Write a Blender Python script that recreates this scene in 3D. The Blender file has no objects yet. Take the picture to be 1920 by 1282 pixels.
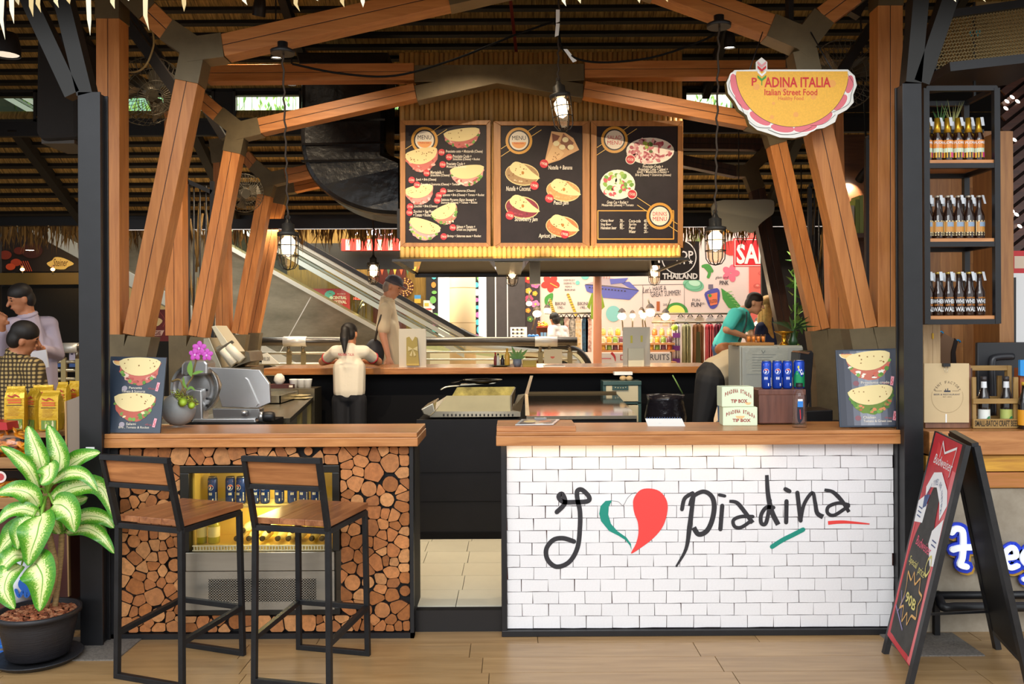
import bpy, bmesh, math, random
from mathutils import Vector as V, Matrix
from math import sin, cos, pi, radians, atan2, sqrt
R = random.Random(11)
SC = bpy.context.scene
COL = SC.collection
# ---------------------------------------------------------------- camera, sky, lights, exposure
F = 1600.0; HZ = 620.0; HC = 1.69; RO = radians(.3)
cd = bpy.data.cameras.new('camera'); cam = bpy.data.objects.new('camera', cd); COL.objects.link(cam)
cam.location = (0, 0, HC)
cam.matrix_world = Matrix.Translation((0, 0, HC)) @ Matrix.Rotation(radians(90), 4, 'X') @ Matrix.Rotation(-RO, 4, 'Z')
cd.sensor_width = 36; cd.lens = 36 * F / 1920; cd.shift_y = -(641 - HZ) / 1920; cd.clip_start = .05; cd.clip_end = 200
SC.camera = cam
w = bpy.data.worlds.new('world'); SC.world = w; w.use_nodes = True
bg = w.node_tree.nodes['Background']; bg.inputs[0].default_value = (.93, .97, 1, 1); bg.inputs[1].default_value = .9
vs_ = SC.view_settings
SC.display_settings.display_device = 'sRGB'
vs_.view_transform = 'Standard'; vs_.look = 'None'; vs_.gamma = 1; vs_.use_curve_mapping = False; vs_.exposure = .62
def area(name, loc, target, sx, sy, power, col):
    l = bpy.data.lights.new(name, 'AREA'); l.shape = 'RECTANGLE'; l.size = sx; l.size_y = sy; l.energy = power; l.color = col
    o = bpy.data.objects.new(name, l); COL.objects.link(o); o.location = loc
    d = V(target) - V(loc); o.rotation_euler = d.to_track_quat('-Z', 'Y').to_euler(); return o
def point(name, loc, power, col, r=.05):
    l = bpy.data.lights.new(name, 'POINT'); l.energy = power; l.color = col; l.shadow_soft_size = r
    o = bpy.data.objects.new(name, l); COL.objects.link(o); o.location = loc; return o
WARM = (1, .66, .33); SOFT = (1, .83, .62)
area('daylight_opening', (-1, -3.2, 5.2), (0, 4.6, .5), 8, 3, 300, (.95, .98, 1))
area('mall_ceiling_light', (3.2, 12.6, 4.3), (3.2, 14.6, 1.6), 7, .8, 75, (1, .78, .62))
area('concourse_ceiling_light', (-2.5, 12.9, 4.2), (-2.5, 13.8, 1), 6, .8, 200, (1, .8, .5))
area('fill_downlight', (-.5, 10.3, 2.968), (-.5, 10.1, 0), 9, .05, 95, (1, .88, .74))  # unseen fill light added to brighten the people and railing
area('fill_uplight', (-.5, 10.3, 3.012), (-.5, 10.1, 4), 9, .05, 9, (1, .72, .4))  # unseen fill light added to brighten the thatch from below
area('escalator_fill_light', (-4.0, 11.7, 3.7), (-3.4, 12.5, 1.5), 4, .4, 45, (.95, .97, 1))  # unseen fill light added for the escalator panel, hidden behind the eave
area('yard_daylight', (0, 14.2, 7.2), (0, 16.2, 5), 14, 1.5, 420, (.97, 1, .98))
# ---------------------------------------------------------------- projection of the photograph's pixels onto real depths
def P(px, py, Y):
    dx, dy = px - 960, HZ - py
    return V(((dx * cos(RO) + dy * sin(RO)) / F * Y, Y, HC + (-dx * sin(RO) + dy * cos(RO)) / F * Y))
# ---------------------------------------------------------------- materials
def lin(h):
    h = h.lstrip('#'); o = []
    for i in (0, 2, 4):
        c = int(h[i:i+2], 16) / 255
        o.append(c / 12.92 if c <= .04045 else ((c + .055) / 1.055) ** 2.4)
    return (o[0], o[1], o[2], 1)
_mc = {}
def nodes(name):
    m = bpy.data.materials.new(name); m.use_nodes = True
    nt = m.node_tree; b = nt.nodes['Principled BSDF']
    def N(t, **k):
        n = nt.nodes.new(t)
        for a, v in k.items(): setattr(n, a, v)
        return n
    return m, nt, b, N, (lambda a, c: nt.links.new(a, c))
def M(hexc, r=.6, m=0.0, var=0.0, vs=8.0, bump=0.0, bs=60.0, ov=0.0, emit=0.0, coat=0.0, stretch=(1, 1, 1), hex2=None, spec=.5):
    key = ('M', hexc, r, m, var, vs, bump, bs, ov, emit, coat, stretch, hex2, spec)
    if key in _mc: return _mc[key]
    mt, nt, b, N, L = nodes('paint_' + hexc.strip('#'))
    c = lin(hexc)
    b.inputs['Base Color'].default_value = c; b.inputs['Roughness'].default_value = r; b.inputs['Metallic'].default_value = m
    b.inputs['Coat Weight'].default_value = coat; b.inputs['Specular IOR Level'].default_value = spec
    if emit:
        b.inputs['Emission Color'].default_value = c; b.inputs['Emission Strength'].default_value = emit
    if var or bump or ov or hex2:
        tc = N('ShaderNodeTexCoord'); mp = N('ShaderNodeMapping'); mp.inputs['Scale'].default_value = stretch
        L(tc.outputs['Object'], mp.inputs[0])
    src = None
    if var or hex2:
        n = N('ShaderNodeTexNoise'); n.inputs['Scale'].default_value = vs; n.inputs['Detail'].default_value = 6; n.inputs['Roughness'].default_value = .65
        L(mp.outputs[0], n.inputs[0])
        cr_ = N('ShaderNodeValToRGB')
        cr_.color_ramp.elements[0].position = .3; cr_.color_ramp.elements[1].position = .7
        if hex2: a, e = lin(hex2), c
        else: a, e = [x * (1 - var) for x in c[:3]] + [1], [min(1, x * (1 + var * .6)) for x in c[:3]] + [1]
        cr_.color_ramp.elements[0].color = a; cr_.color_ramp.elements[1].color = e
        L(n.outputs[0], cr_.inputs[0]); src = cr_.outputs[0]
    if ov:
        oi = N('ShaderNodeObjectInfo'); mr = N('ShaderNodeMapRange'); mr.inputs[3].default_value = 1 - ov; mr.inputs[4].default_value = 1 + ov * .7
        L(oi.outputs['Random'], mr.inputs[0]); hs = N('ShaderNodeHueSaturation')
        if src: L(src, hs.inputs['Color'])
        else: hs.inputs['Color'].default_value = c
        L(mr.outputs[0], hs.inputs['Value']); src = hs.outputs[0]
    if src: L(src, b.inputs['Base Color'])
    if bump:
        n2 = N('ShaderNodeTexNoise'); n2.inputs['Scale'].default_value = bs; n2.inputs['Detail'].default_value = 4; L(mp.outputs[0], n2.inputs[0])
        bn = N('ShaderNodeBump'); bn.inputs['Strength'].default_value = bump; bn.inputs['Distance'].default_value = .01
        L(n2.outputs[0], bn.inputs['Height']); L(bn.outputs[0], b.inputs['Normal'])
    _mc[key] = mt; return mt
def W(h1, h2, axis='X', r=.4, sc=1.0, ov=.12, coat=.15):
    """wood: long grain along one object axis"""
    key = ('W', h1, h2, axis, r, sc, ov)
    if key in _mc: return _mc[key]
    mt, nt, b, N, L = nodes('wood_' + h1.strip('#'))
    tc = N('ShaderNodeTexCoord'); mp = N('ShaderNodeMapping'); oi = N('ShaderNodeObjectInfo')
    st = {'X': (1.2, 14, 14), 'Y': (14, 1.2, 14), 'Z': (14, 14, 1.2)}[axis]
    mp.inputs['Scale'].default_value = [s * sc for s in st]
    ml = N('ShaderNodeMath', operation='MULTIPLY'); ml.inputs[1].default_value = 37
    L(oi.outputs['Random'], ml.inputs[0]); cb = N('ShaderNodeCombineXYZ')
    for i in range(3): L(ml.outputs[0], cb.inputs[i])
    L(tc.outputs['Object'], mp.inputs[0]); L(cb.outputs[0], mp.inputs[1])
    n = N('ShaderNodeTexNoise'); n.inputs['Scale'].default_value = 2.2; n.inputs['Detail'].default_value = 8; n.inputs['Roughness'].default_value = .6; n.inputs['Distortion'].default_value = .4
    L(mp.outputs[0], n.inputs[0])
    cr_ = N('ShaderNodeValToRGB'); e = cr_.color_ramp.elements
    e[0].position = .33; e[1].position = .68; e[0].color = lin(h2); e[1].color = lin(h1)
    L(n.outputs[0], cr_.inputs[0])
    mr = N('ShaderNodeMapRange'); mr.inputs[3].default_value = 1 - ov; mr.inputs[4].default_value = 1 + ov
    L(oi.outputs['Random'], mr.inputs[0]); hs = N('ShaderNodeHueSaturation'); L(cr_.outputs[0], hs.inputs['Color']); L(mr.outputs[0], hs.inputs['Value'])
    L(hs.outputs[0], b.inputs['Base Color']); b.inputs['Roughness'].default_value = r; b.inputs['Coat Weight'].default_value = coat; b.inputs['Coat Roughness'].default_value = .25
    bn = N('ShaderNodeBump'); bn.inputs['Strength'].default_value = .12; bn.inputs['Distance'].default_value = .005
    L(n.outputs[0], bn.inputs['Height']); L(bn.outputs[0], b.inputs['Normal'])
    _mc[key] = mt; return mt
def GLASS(tint='#ffffff', gloss=.12, rough=.02):
    key = ('G', tint, gloss, rough)
    if key in _mc: return _mc[key]
    mt, nt, b, N, L = nodes('glass_sheet')
    nt.nodes.remove(b); out = nt.nodes['Material Output']
    t = N('ShaderNodeBsdfTransparent'); t.inputs[0].default_value = lin(tint)
    g = N('ShaderNodeBsdfGlossy'); g.inputs['Roughness'].default_value = rough
    fr = N('ShaderNodeLayerWeight'); fr.inputs[0].default_value = .5
    pw = N('ShaderNodeMath', operation='POWER'); pw.inputs[1].default_value = 2.5; L(fr.outputs['Facing'], pw.inputs[0])
    ad = N('ShaderNodeMath', operation='MULTIPLY_ADD'); ad.inputs[1].default_value = min(.9, gloss * 5); ad.inputs[2].default_value = gloss * .3; ad.use_clamp = True
    L(pw.outputs[0], ad.inputs[0]); mx = N('ShaderNodeMixShader')
    L(ad.outputs[0], mx.inputs[0]); L(t.outputs[0], mx.inputs[1]); L(g.outputs[0], mx.inputs[2]); L(mx.outputs[0], out.inputs[0])
    _mc[key] = mt; return mt
def STEEL(h='#b8b6b0', r=.3, axis=0, var=.12):
    st = [3, 3, 3]; st[axis] = .3
    return M(h, r, .9, var=var, vs=5, stretch=tuple(st))
# ---------------------------------------------------------------- mesh building
WL = {}
class MB:
    def __init__(s): s.v = []; s.f = []; s.m = []; s.sm = []; s.mats = []; s.uv = None
    def mi(s, mat):
        if mat not in s.mats: s.mats.append(mat)
        return s.mats.index(mat)
    def add(s, vs, fs, mat, smooth=False):
        b = len(s.v); i = s.mi(mat)
        s.v += [tuple(x) for x in vs]; s.f += [[b + k for k in f] for f in fs]; s.m += [i] * len(fs); s.sm += [smooth] * len(fs); return s
    def bx(s, x0, x1, y0, y1, z0, z1, mat):
        vs = [(x, y, z) for x in (x0, x1) for y in (y0, y1) for z in (z0, z1)]
        return s.add(vs, [(0, 1, 3, 2), (4, 6, 7, 5), (0, 4, 5, 1), (2, 3, 7, 6), (0, 2, 6, 4), (1, 5, 7, 3)], mat)
    def obx(s, c, size, mat, M3=None):
        c = V(c); M3 = M3 or Matrix.Identity(3); h = [x / 2 for x in size]
        vs = [c + M3 @ V((sx * h[0], sy * h[1], sz * h[2])) for sx in (-1, 1) for sy in (-1, 1) for sz in (-1, 1)]
        return s.add(vs, [(0, 1, 3, 2), (4, 6, 7, 5), (0, 4, 5, 1), (2, 3, 7, 6), (0, 2, 6, 4), (1, 5, 7, 3)], mat)
    def beam(s, p, q, w, d, mat, side=None):
        """square-cut bar from p to q; w across, d in depth (about Y)"""
        p, q = V(p), V(q); t = (q - p).normalized(); up = V(side) if side else V((0, 1, 0))
        a = t.cross(up)
        if a.length < 1e-4: a = V((1, 0, 0))
        a.normalize(); b = a.cross(t).normalized()
        vs = [e + a * (sa * w / 2) + b * (sb * d / 2) for e in (p, q) for sa, sb in ((-1, -1), (1, -1), (1, 1), (-1, 1))]
        return s.add(vs, [(0, 1, 2, 3), (7, 6, 5, 4), (0, 4, 5, 1), (1, 5, 6, 2), (2, 6, 7, 3), (3, 7, 4, 0)], mat)
    def tube(s, pts, r, mat, n=8, closed=False, caps=True, smooth=True):
        pts = [V(p) for p in pts]; k = len(pts); rs = r if isinstance(r, (list, tuple)) else [r] * k
        rings = []; prev = None
        for i, p in enumerate(pts):
            if closed: t = pts[(i + 1) % k] - pts[i - 1]
            else: t = pts[min(i + 1, k - 1)] - pts[max(i - 1, 0)]
            if t.length < 1e-9: t = V((0, 0, 1))
            t.normalize()
            if prev is None:
                a = t.orthogonal().normalized()
            else:
                a = prev - t * prev.dot(t)
                if a.length < 1e-6: a = t.orthogonal()
                a.normalize()
            prev = a; b = t.cross(a)
            rings.append([p + a * (cos(2 * pi * j / n) * rs[i]) + b * (sin(2 * pi * j / n) * rs[i]) for j in range(n)])
        vs = [v for rg in rings for v in rg]; fs = []
        for i in range(k if closed else k - 1):
            i2 = (i + 1) % k
            for j in range(n): fs.append((i * n + j, i * n + (j + 1) % n, i2 * n + (j + 1) % n, i2 * n + j))
        s.add(vs, fs, mat, smooth)
        if caps and not closed:
            b = len(s.v) - len(vs); i = s.mi(mat)
            s.f += [[b + j for j in range(n)][::-1], [b + (k - 1) * n + j for j in range(n)]]; s.m += [i, i]; s.sm += [False, False]
        return s
    def lathe(s, prof, mat, n=20, c=(0, 0, 0), M3=None, smooth=True, sx=1, sy=1, capb=True, capt=True):
        c = V(c); M3 = M3 or Matrix.Identity(3); vs = []; fs = []
        for r, z in prof:
            for j in range(n): vs.append(c + M3 @ V((cos(2 * pi * j / n) * r * sx, sin(2 * pi * j / n) * r * sy, z)))
        for i in range(len(prof) - 1):
            for j in range(n): fs.append((i * n + j, i * n + (j + 1) % n, (i + 1) * n + (j + 1) % n, (i + 1) * n + j))
        s.add(vs, fs, mat, smooth); b = len(s.v) - len(vs); i = s.mi(mat)
        if capb and prof[0][0] > 1e-5: s.f.append([b + j for j in range(n)][::-1]); s.m.append(i); s.sm.append(False)
        if capt and prof[-1][0] > 1e-5: s.f.append([b + (len(prof) - 1) * n + j for j in range(n)]); s.m.append(i); s.sm.append(False)
        return s
    def ell(s, c, r, mat, n=14, k=8, M3=None, smooth=True):
        prof = [(max(1e-6, sin(pi * i / k)), -cos(pi * i / k)) for i in range(k + 1)]
        M3 = (M3 or Matrix.Identity(3)) @ Matrix.Diagonal(V(r))
        return s.lathe(prof, mat, n, c, M3, smooth)
    def cap(s, p, q, r1, r2, mat, n=10):
        """rounded, tapered limb"""
        p, q = V(p), V(q); t = q - p; l = t.length
        t = t / l if l > 1e-6 else V((0, 0, 1))
        pts = []; rs = []
        for a in (85, 55, 25, 0): pts.append(p - t * (r1 * sin(radians(a)))); rs.append(r1 * cos(radians(a)))
        for a in (0, 25, 55, 85): pts.append(q + t * (r2 * sin(radians(a)))); rs.append(r2 * cos(radians(a)))
        return s.tube(pts, rs, mat, n)
    def prism(s, poly, off, mat, mside=None):
        """closed solid from an outline (list of points) pushed by off"""
        poly = [V(p) for p in poly]; off = V(off); n = len(poly)
        vs = poly + [p + off for p in poly]
        s.add(vs, [list(range(n)), list(range(n, 2 * n))[::-1]], mat)
        b = len(s.v) - 2 * n; i = s.mi(mside or mat)
        for j in range(n):
            s.f.append([b + j, b + n + j, b + n + (j + 1) % n, b + (j + 1) % n]); s.m.append(i); s.sm.append(False)
        return s
    def poly(s, pts, mat): return s.add(pts, [list(range(len(pts)))], mat)
    def mesh(s, name):
        me = bpy.data.meshes.new(name); me.from_pydata(s.v, [], s.f)
        for m in s.mats: me.materials.append(m)
        me.polygons.foreach_set('material_index', s.m); me.polygons.foreach_set('use_smooth', s.sm)
        if s.uv:
            ul = me.uv_layers.new(name='UVMap')
            for lp in me.loops: ul.data[lp.index].uv = s.uv[lp.vertex_index]
        me.update(); return me
    def obj(s, name, parent=None, local=False, bev=0, mods=None):
        return link(name, s.mesh(name), parent, local, bev)
def link(name, me, parent=None, local=False, bev=0, fixn=True):
    if fixn:
        bm = bmesh.new(); bm.from_mesh(me); bmesh.ops.recalc_face_normals(bm, faces=bm.faces); bm.to_mesh(me); bm.free()
    o = bpy.data.objects.new(name, me); COL.objects.link(o)
    if parent is not None:
        o.parent = parent
        if not local: o.location = -V(WL.get(parent.name, (0, 0, 0)))
    WL[o.name] = V((0, 0, 0)) if (parent is None or not local) else V((0, 0, 0))
    if bev:
        md = o.modifiers.new('bevel', 'BEVEL'); md.width = bev; md.segments = 2; md.limit_method = 'ANGLE'; md.angle_limit = radians(40)
    return o
def tag(o, label=None, cat=None, group=None, kind=None):
    if label: o['label'] = label
    if cat: o['category'] = cat
    if group: o['group'] = group
    if kind: o['kind'] = kind
    return o
def T(name, label, cat, loc=(0, 0, 0), group=None, rz=0):
    o = bpy.data.objects.new(name, None); COL.objects.link(o); o.location = loc; o.rotation_euler = (0, 0, rz)
    o.empty_display_size = .05; WL[o.name] = V(loc); return tag(o, label, cat, group)
def dup(root, loc, rz=None, label=None):
    r = root.copy(); COL.objects.link(r); r.location = loc
    if rz is not None: r.rotation_euler = (0, 0, rz)
    if label: r['label'] = label
    for ch in list(root.children):
        c = ch.copy(); COL.objects.link(c); c.parent = r
        for g in ch.children:
            d = g.copy(); COL.objects.link(d); d.parent = c
    return r
def cr(pts, n=6, closed=False):
    """smooth curve through points"""
    pts = [tuple(p) for p in pts]; k = len(pts); out = []
    rng = range(k if closed else k - 1)
    for i in rng:
        g = (lambda j: pts[j % k]) if closed else (lambda j: pts[max(0, min(k - 1, j))])
        p0, p1, p2, p3 = g(i - 1), g(i), g(i + 1), g(i + 2)
        for j in range(n):
            t = j / n
            out.append(tuple(.5 * (2 * b + (c - a) * t + (2 * a - 5 * b + 4 * c - d) * t * t + (3 * b - a - 3 * c + d) * t ** 3) for a, b, c, d in zip(p0, p1, p2, p3)))
    if not closed: out.append(pts[-1])
    return out
_tc = {}
def glyphs(s, shear=0, bold=0):
    k = (s, shear, bold)
    if k not in _tc:
        c = bpy.data.curves.new('t', 'FONT'); c.body = s; c.shear = shear; c.offset = bold; c.resolution_u = 2; c.align_x = 'LEFT'
        o = bpy.data.objects.new('t', c); m = o.to_mesh()
        vs = [(v.co.x, v.co.y) for v in m.vertices]; fs = [list(p.vertices) for p in m.polygons]
        o.to_mesh_clear(); bpy.data.objects.remove(o); bpy.data.curves.remove(c)
        _tc[k] = (vs, fs)
    return _tc[k]
class Sheet:
    """flat print on a real surface; mp(u,v) gives the surface point, nrm the outward normal"""
    def __init__(s, mp, nrm, mb=None, step=.0005): s.mp = mp; s.n = V(nrm); s.mb = mb or MB(); s.step = step; s.k = 0
    def p(s, u, v, l): return s.mp(u, v) + s.n * (s.step * (l + s.k % 13 * .06))
    def poly(s, pts, mat, l=1): s.k += 1; s.mb.poly([s.p(u, v, l) for u, v in pts], mat)
    def rect(s, x0, y0, x1, y1, mat, l=1): s.poly([(x0, y0), (x1, y0), (x1, y1), (x0, y1)], mat, l)
    def disc(s, cx, cy, rx, ry, mat, l=1, rot=0, n=24, a0=0, a1=360):
        c, q = cos(radians(rot)), sin(radians(rot)); pts = []
        full = a1 - a0 >= 360
        for i in range(n if full else n + 1):
            a = radians(a0 + (a1 - a0) * i / n); x, y = rx * cos(a), ry * sin(a); pts.append((cx + x * c - y * q, cy + x * q + y * c))
        s.poly(pts, mat, l)
    def ring(s, cx, cy, r0, r1, mat, l=1, n=32, a0=0, a1=360, asp=1):
        vs = []; fs = []; s.k += 1
        for i in range(n + 1):
            a = radians(a0 + (a1 - a0) * i / n)
            for r in (r0, r1): vs.append(s.p(cx + r * cos(a), cy + r * asp * sin(a), l))
        for i in range(n): fs.append((2 * i, 2 * i + 1, 2 * i + 3, 2 * i + 2))
        s.mb.add(vs, fs, mat)
    def ribbon(s, pts, w, mat, l=1, n=5, smooth=True):
        s.k += 1
        if smooth and len(pts) > 2: pts = cr(pts, n)
        k = len(pts); ws = w if isinstance(w, (list, tuple)) else None; vs = []; fs = []
        for i in range(k):
            x0, y0 = pts[max(i - 1, 0)]; x1, y1 = pts[min(i + 1, k - 1)]; dx, dy = x1 - x0, y1 - y0; d = sqrt(dx * dx + dy * dy) or 1
            t = i / max(1, k - 1); ww = w if ws is None else ws[0] + (ws[1] - ws[0]) * t if len(ws) == 2 else ws[0] + (ws[1] - ws[0]) * min(1, 2 * t) + (ws[2] - ws[1]) * max(0, 2 * t - 1)
            nx, ny = -dy / d * ww / 2, dx / d * ww / 2
            vs += [s.p(pts[i][0] + nx, pts[i][1] + ny, l), s.p(pts[i][0] - nx, pts[i][1] - ny, l)]
        for i in range(k - 1): fs.append((2 * i, 2 * i + 1, 2 * i + 3, 2 * i + 2))
        s.mb.add(vs, fs, mat)
        if ws is None and k > 1:
            for e in (0, k - 1):
                s.k += 1
                s.mb.poly([s.p(pts[e][0] + cos(a * pi / 4) * w / 2, pts[e][1] + sin(a * pi / 4) * w / 2, l) for a in range(8)], mat)
    def text(s, t, x0, y0, x1, y1, mat, l=2, rot=0, shear=0, bold=0, keep=False):
        vs, fs = glyphs(t, shear, bold)
        if not vs: return
        a0 = min(v[0] for v in vs); a1 = max(v[0] for v in vs); b0 = min(v[1] for v in vs); b1 = max(v[1] for v in vs)
        s.k += 1; cx, cy = (x0 + x1) / 2, (y0 + y1) / 2; c, q = cos(radians(rot)), sin(radians(rot)); kx = (x1 - x0) / (a1 - a0); ky = (y1 - y0) / (b1 - b0)
        if keep: kx = ky = min(kx, ky)
        o = []
        for x, y in vs:
            u = (x - (a0 + a1) / 2) * kx; v = -(y - (b0 + b1) / 2) * ky
            o.append(s.p(cx + u * c - v * q, cy + u * q + v * c, l))
        s.mb.add(o, fs, mat)
    def arc(s, t, cx, cy, r, a0, a1, h, mat, l=2, bold=0, asp=1):
        """letters set one by one round an arc (angles in degrees, 270 = top)"""
        n = len(t); step = (a1 - a0) / max(1, n - 1)
        for i, ch in enumerate(t):
            if ch == ' ': continue
            a = a0 + step * i; x = cx + r * cos(radians(a)); y = cy + r * asp * sin(radians(a)); wd = h * (.25 if ch in 'I1!' else .72)
            s.text(ch, x - wd / 2, y - h / 2, x + wd / 2, y + h / 2, mat, l, rot=a + 90 if a1 > a0 else a - 90, bold=bold)
    def obj(s, name, parent=None, local=False): return link(name, s.mb.mesh(name), parent, local, fixn=False)
def front(Y, mb=None, step=.0006): return Sheet(lambda u, v: P(u, v, Y), (0, -1, 0), mb, step)
def bil(a, b, c, d, mb=None, step=.0006):
    """sheet over the quad a(top-left) b(top-right) c(bottom-right) d(bottom-left), u and v run 0..1"""
    a, b, c, d = V(a), V(b), V(c), V(d); n = (b - a).cross(d - a).normalized()
    if n.y > 0 and abs(n.y) > .05: n = -n
    return Sheet(lambda u, v: (a * (1 - u) + b * u) * (1 - v) + (d * (1 - u) + c * u) * v, n, mb, step)
BLACK = M('#1b1a1c', .45, 0, var=.2); STEELBLK = M('#19191c', .42, .1, var=.25, vs=12); WHITE = M('#ececea', .6); BRONZE = M('#6e5f44', .42, .45, var=.3, vs=3)
OAK = W('#c47f40', '#a8652c', 'Z', r=.5, coat=.05, ov=.06); OAKX = W('#c47f40', '#a8652c', 'X', r=.5, coat=.05, ov=.06)
SLAB = W('#cf9057', '#a86a38', 'X', r=.3)
# ================================================================ SETTING
def struct(o, label=None): return tag(o, label, kind='structure')
# ---- front floor: wood-look planks over a slab
b = MB(); b.bx(-9, 9, -9, 10.2, -.12, -.012, M('#8f7350', .5)); floor = struct(b.obj('floor'))
WP = W('#ab8a5f', '#93734b', 'X', r=.33, sc=.8, ov=.07)
pm = {}
for row in range(8):
    y0 = 3.42 + row * .2; x = -3.3 - R.random() * .9
    while x < 3.4:
        if 'p' not in pm:
            q = MB(); q.bx(0, 1.196, 0, .197, -.012, 0, WP); pm['p'] = q.mesh('plank')
        o = link('plank', pm['p'], floor, fixn=False); o.location = (x, y0, 0); x += 1.2
# granite plates under the two black columns
for cx in (-2.27, 2.21):
    b = MB(); b.bx(cx - .19, cx + .22, 4.40, 4.73, -.005, .006, M('#77716a', .7, var=.5, vs=90)); tag(b.obj('plate', floor), 'speckled grey stone base plate')
# ---- raised kiosk floor
b = MB(); b.bx(-2.75, 2.75, 4.86, 10.0, 0, .108, BLACK); kfl = struct(b.obj('floor_kiosk'))
TL = M('#d9d3bd', .22, var=.06, vs=3)
q = MB(); q.bx(.002, .298, .002, .298, 0, .012, TL); tm = q.mesh('tile')
for i in range(5):
    for j in range(6):
        o = link('tile', tm, kfl, fixn=False); o.location = (-.93 + i * .3 + (.02 if j % 2 else 0), 4.88 + j * .3, .108)
b = MB(); b.bx(-.6, 0, 4.80, 4.86, 0, .12, M('#151416', .3)); struct(b.obj('trim_step'))
# ---- mall concourse floor behind the kiosk (higher level)
b = MB(); b.bx(-14, 14, 9.35, 17, .3, .55, M('#b59d78', .3, var=.1)); struct(b.obj('floor_concourse'))
# ---- two-tier thatched roof, seen from below
THA = M('#a88547', .9, var=.85, vs=9, stretch=(6, .5, .5), bump=.8, bs=14)
BAT = M('#15110d', .8)
def roof(name, y0, z0, y1, z1, n, x0=-9, x1=9):
    top = struct(MB().bx(x0, x1, y0, y0 + .02, z0 + .12, z0 + .14, BAT).obj(name))
    L = V((0, y1 - y0, z1 - z0)); u = L.normalized(); nr = V((0, -u.z, u.y)) if u.y > 0 else V((0, u.z, -u.y))
    if nr.z < 0: nr = -nr
    for i in range(n):
        a = V((0, y0, z0)) + L * (i / n); c = V((0, y0, z0)) + L * ((i + 1.12) / n)
        m = MB(); m.prism([V((x0, a.y, a.z)), V((x0, c.y, c.z)) + nr * .035, V((x0, c.y, c.z)) + nr * .12, V((x0, a.y, a.z)) + nr * .09], (x1 - x0, 0, 0), THA)
        m.obj('thatch_row', top)
        m = MB(); m.beam(V((x0, a.y, a.z)) - nr * .02, V((x1, a.y, a.z)) - nr * .02, .048, .045, BAT, side=nr); m.obj('batten', top)
    return top
r1 = roof('ceiling_front', 4.0, 3.55, 6.8, 5.6, 9)
r2 = roof('ceiling_back', 9.65, 4.42, 6.8, 5.6, 17)
r3 = roof('ceiling_eave', 11.25, 3.17, 9.6, 4.08, 10)
tr_ = T('added_light_trough', 'slim black light trough running under the far eave', 'light fitting', (-.5, 10.3, 2.95))  # made-up trough; its lips keep the added fill lights out of view
m = MB(); m.bx(-5.1, 4.1, 10.255, 10.265, 2.93, 3.05, BLACK).bx(-5.1, 4.1, 10.335, 10.345, 2.93, 3.05, BLACK).bx(-5.1, 4.1, 10.265, 10.335, 2.98, 3.0, BLACK); m.obj('trough', tr_)
for x in (-4.2, .4, 3.5): m = MB(); m.beam((x, 10.3, 3.0), (x, 10.3, 3.72), .012, .012, BLACK); m.obj('hanger_rod', tr_)
def rafters(top, y0, z0, y1, z1, xs, w=.1):
    for x in xs:
        m = MB(); m.beam((x, y0, z0 - .07), (x + (.0 if x > 0 else -.0), y1, z1 - .07), w, .12, BAT); m.obj('rafter', top)
rafters(r3, 11.25, 3.17, 9.6, 4.08, (-5.6, -3.6, 3.3, 5.6)); rafters(r2, 9.65, 4.42, 6.8, 5.6, (-4.4, -2.2, 2.2, 4.4), .08)
m = MB(); m.bx(-9, 9, 11.17, 11.27, 3.1, 3.28, BLACK); m.obj('fascia', r3)
# clerestory: dark boards with openings, glass and the bright yard behind
cl = struct(MB().bx(-9, 9, 9.62, 9.70, 4.36, 4.5, BLACK).obj('wall_clerestory'))
zb, zt = P(960, 224, 9.6).z, P(960, 165, 9.6).z
b = MB(); b.bx(-9, 9, 9.58, 9.66, zb - .16, zb, BLACK); b.obj('sill', cl)
ops = [(-60, 68), (232, 402), (437, 566), (716, 752), (1282, 1378)]
xs = [-9] + [P(v, 190, 9.6).x for o in ops for v in o] + [9]
for i in range(0, len(xs), 2):
    b = MB(); b.bx(xs[i], xs[i + 1], 9.6, 9.65, zb, 4.4, M('#161412', .6)); b.obj('panel', cl)
for i, (a, c) in enumerate(ops):
    xa, xc = P(a, 190, 9.6).x, P(c, 190, 9.6).x
    b = MB()
    for bb in ((xa, xc, zb, zb + .03), (xa, xc, zt - .02, zt + .01), (xa, xa + .03, zb, zt), (xc - .03, xc, zb, zt)): b.bx(bb[0], bb[1], 9.59, 9.66, bb[2], bb[3], M('#2b2a28', .4))
    wn = struct(b.obj('window_%d' % (i + 1))); g = MB(); g.bx(xa, xc, 9.62, 9.626, zb, zt, GLASS('#f4fbf6', .1)); g.obj('pane', wn)
yd = struct(MB().bx(-12, 12, 16.2, 16.4, 3.2, 9, M('#e6e0cb', .8, var=.1, vs=2)).obj('wall_yard'))
b = MB(); b.bx(-5.6, -2.9, 16.1, 16.2, 4.4, 5.35, M('#6c7278', .6)); b.obj('panel', yd)
b = MB(); b.bx(-9.5, -6.2, 16.1, 16.2, 4.3, 7, M('#8fb59c', .4, var=.2)); b.obj('panel', yd)
GREENS = [M('#6f9a3a', .6), M('#4f7d2c', .6), M('#93b552', .6)]
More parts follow.
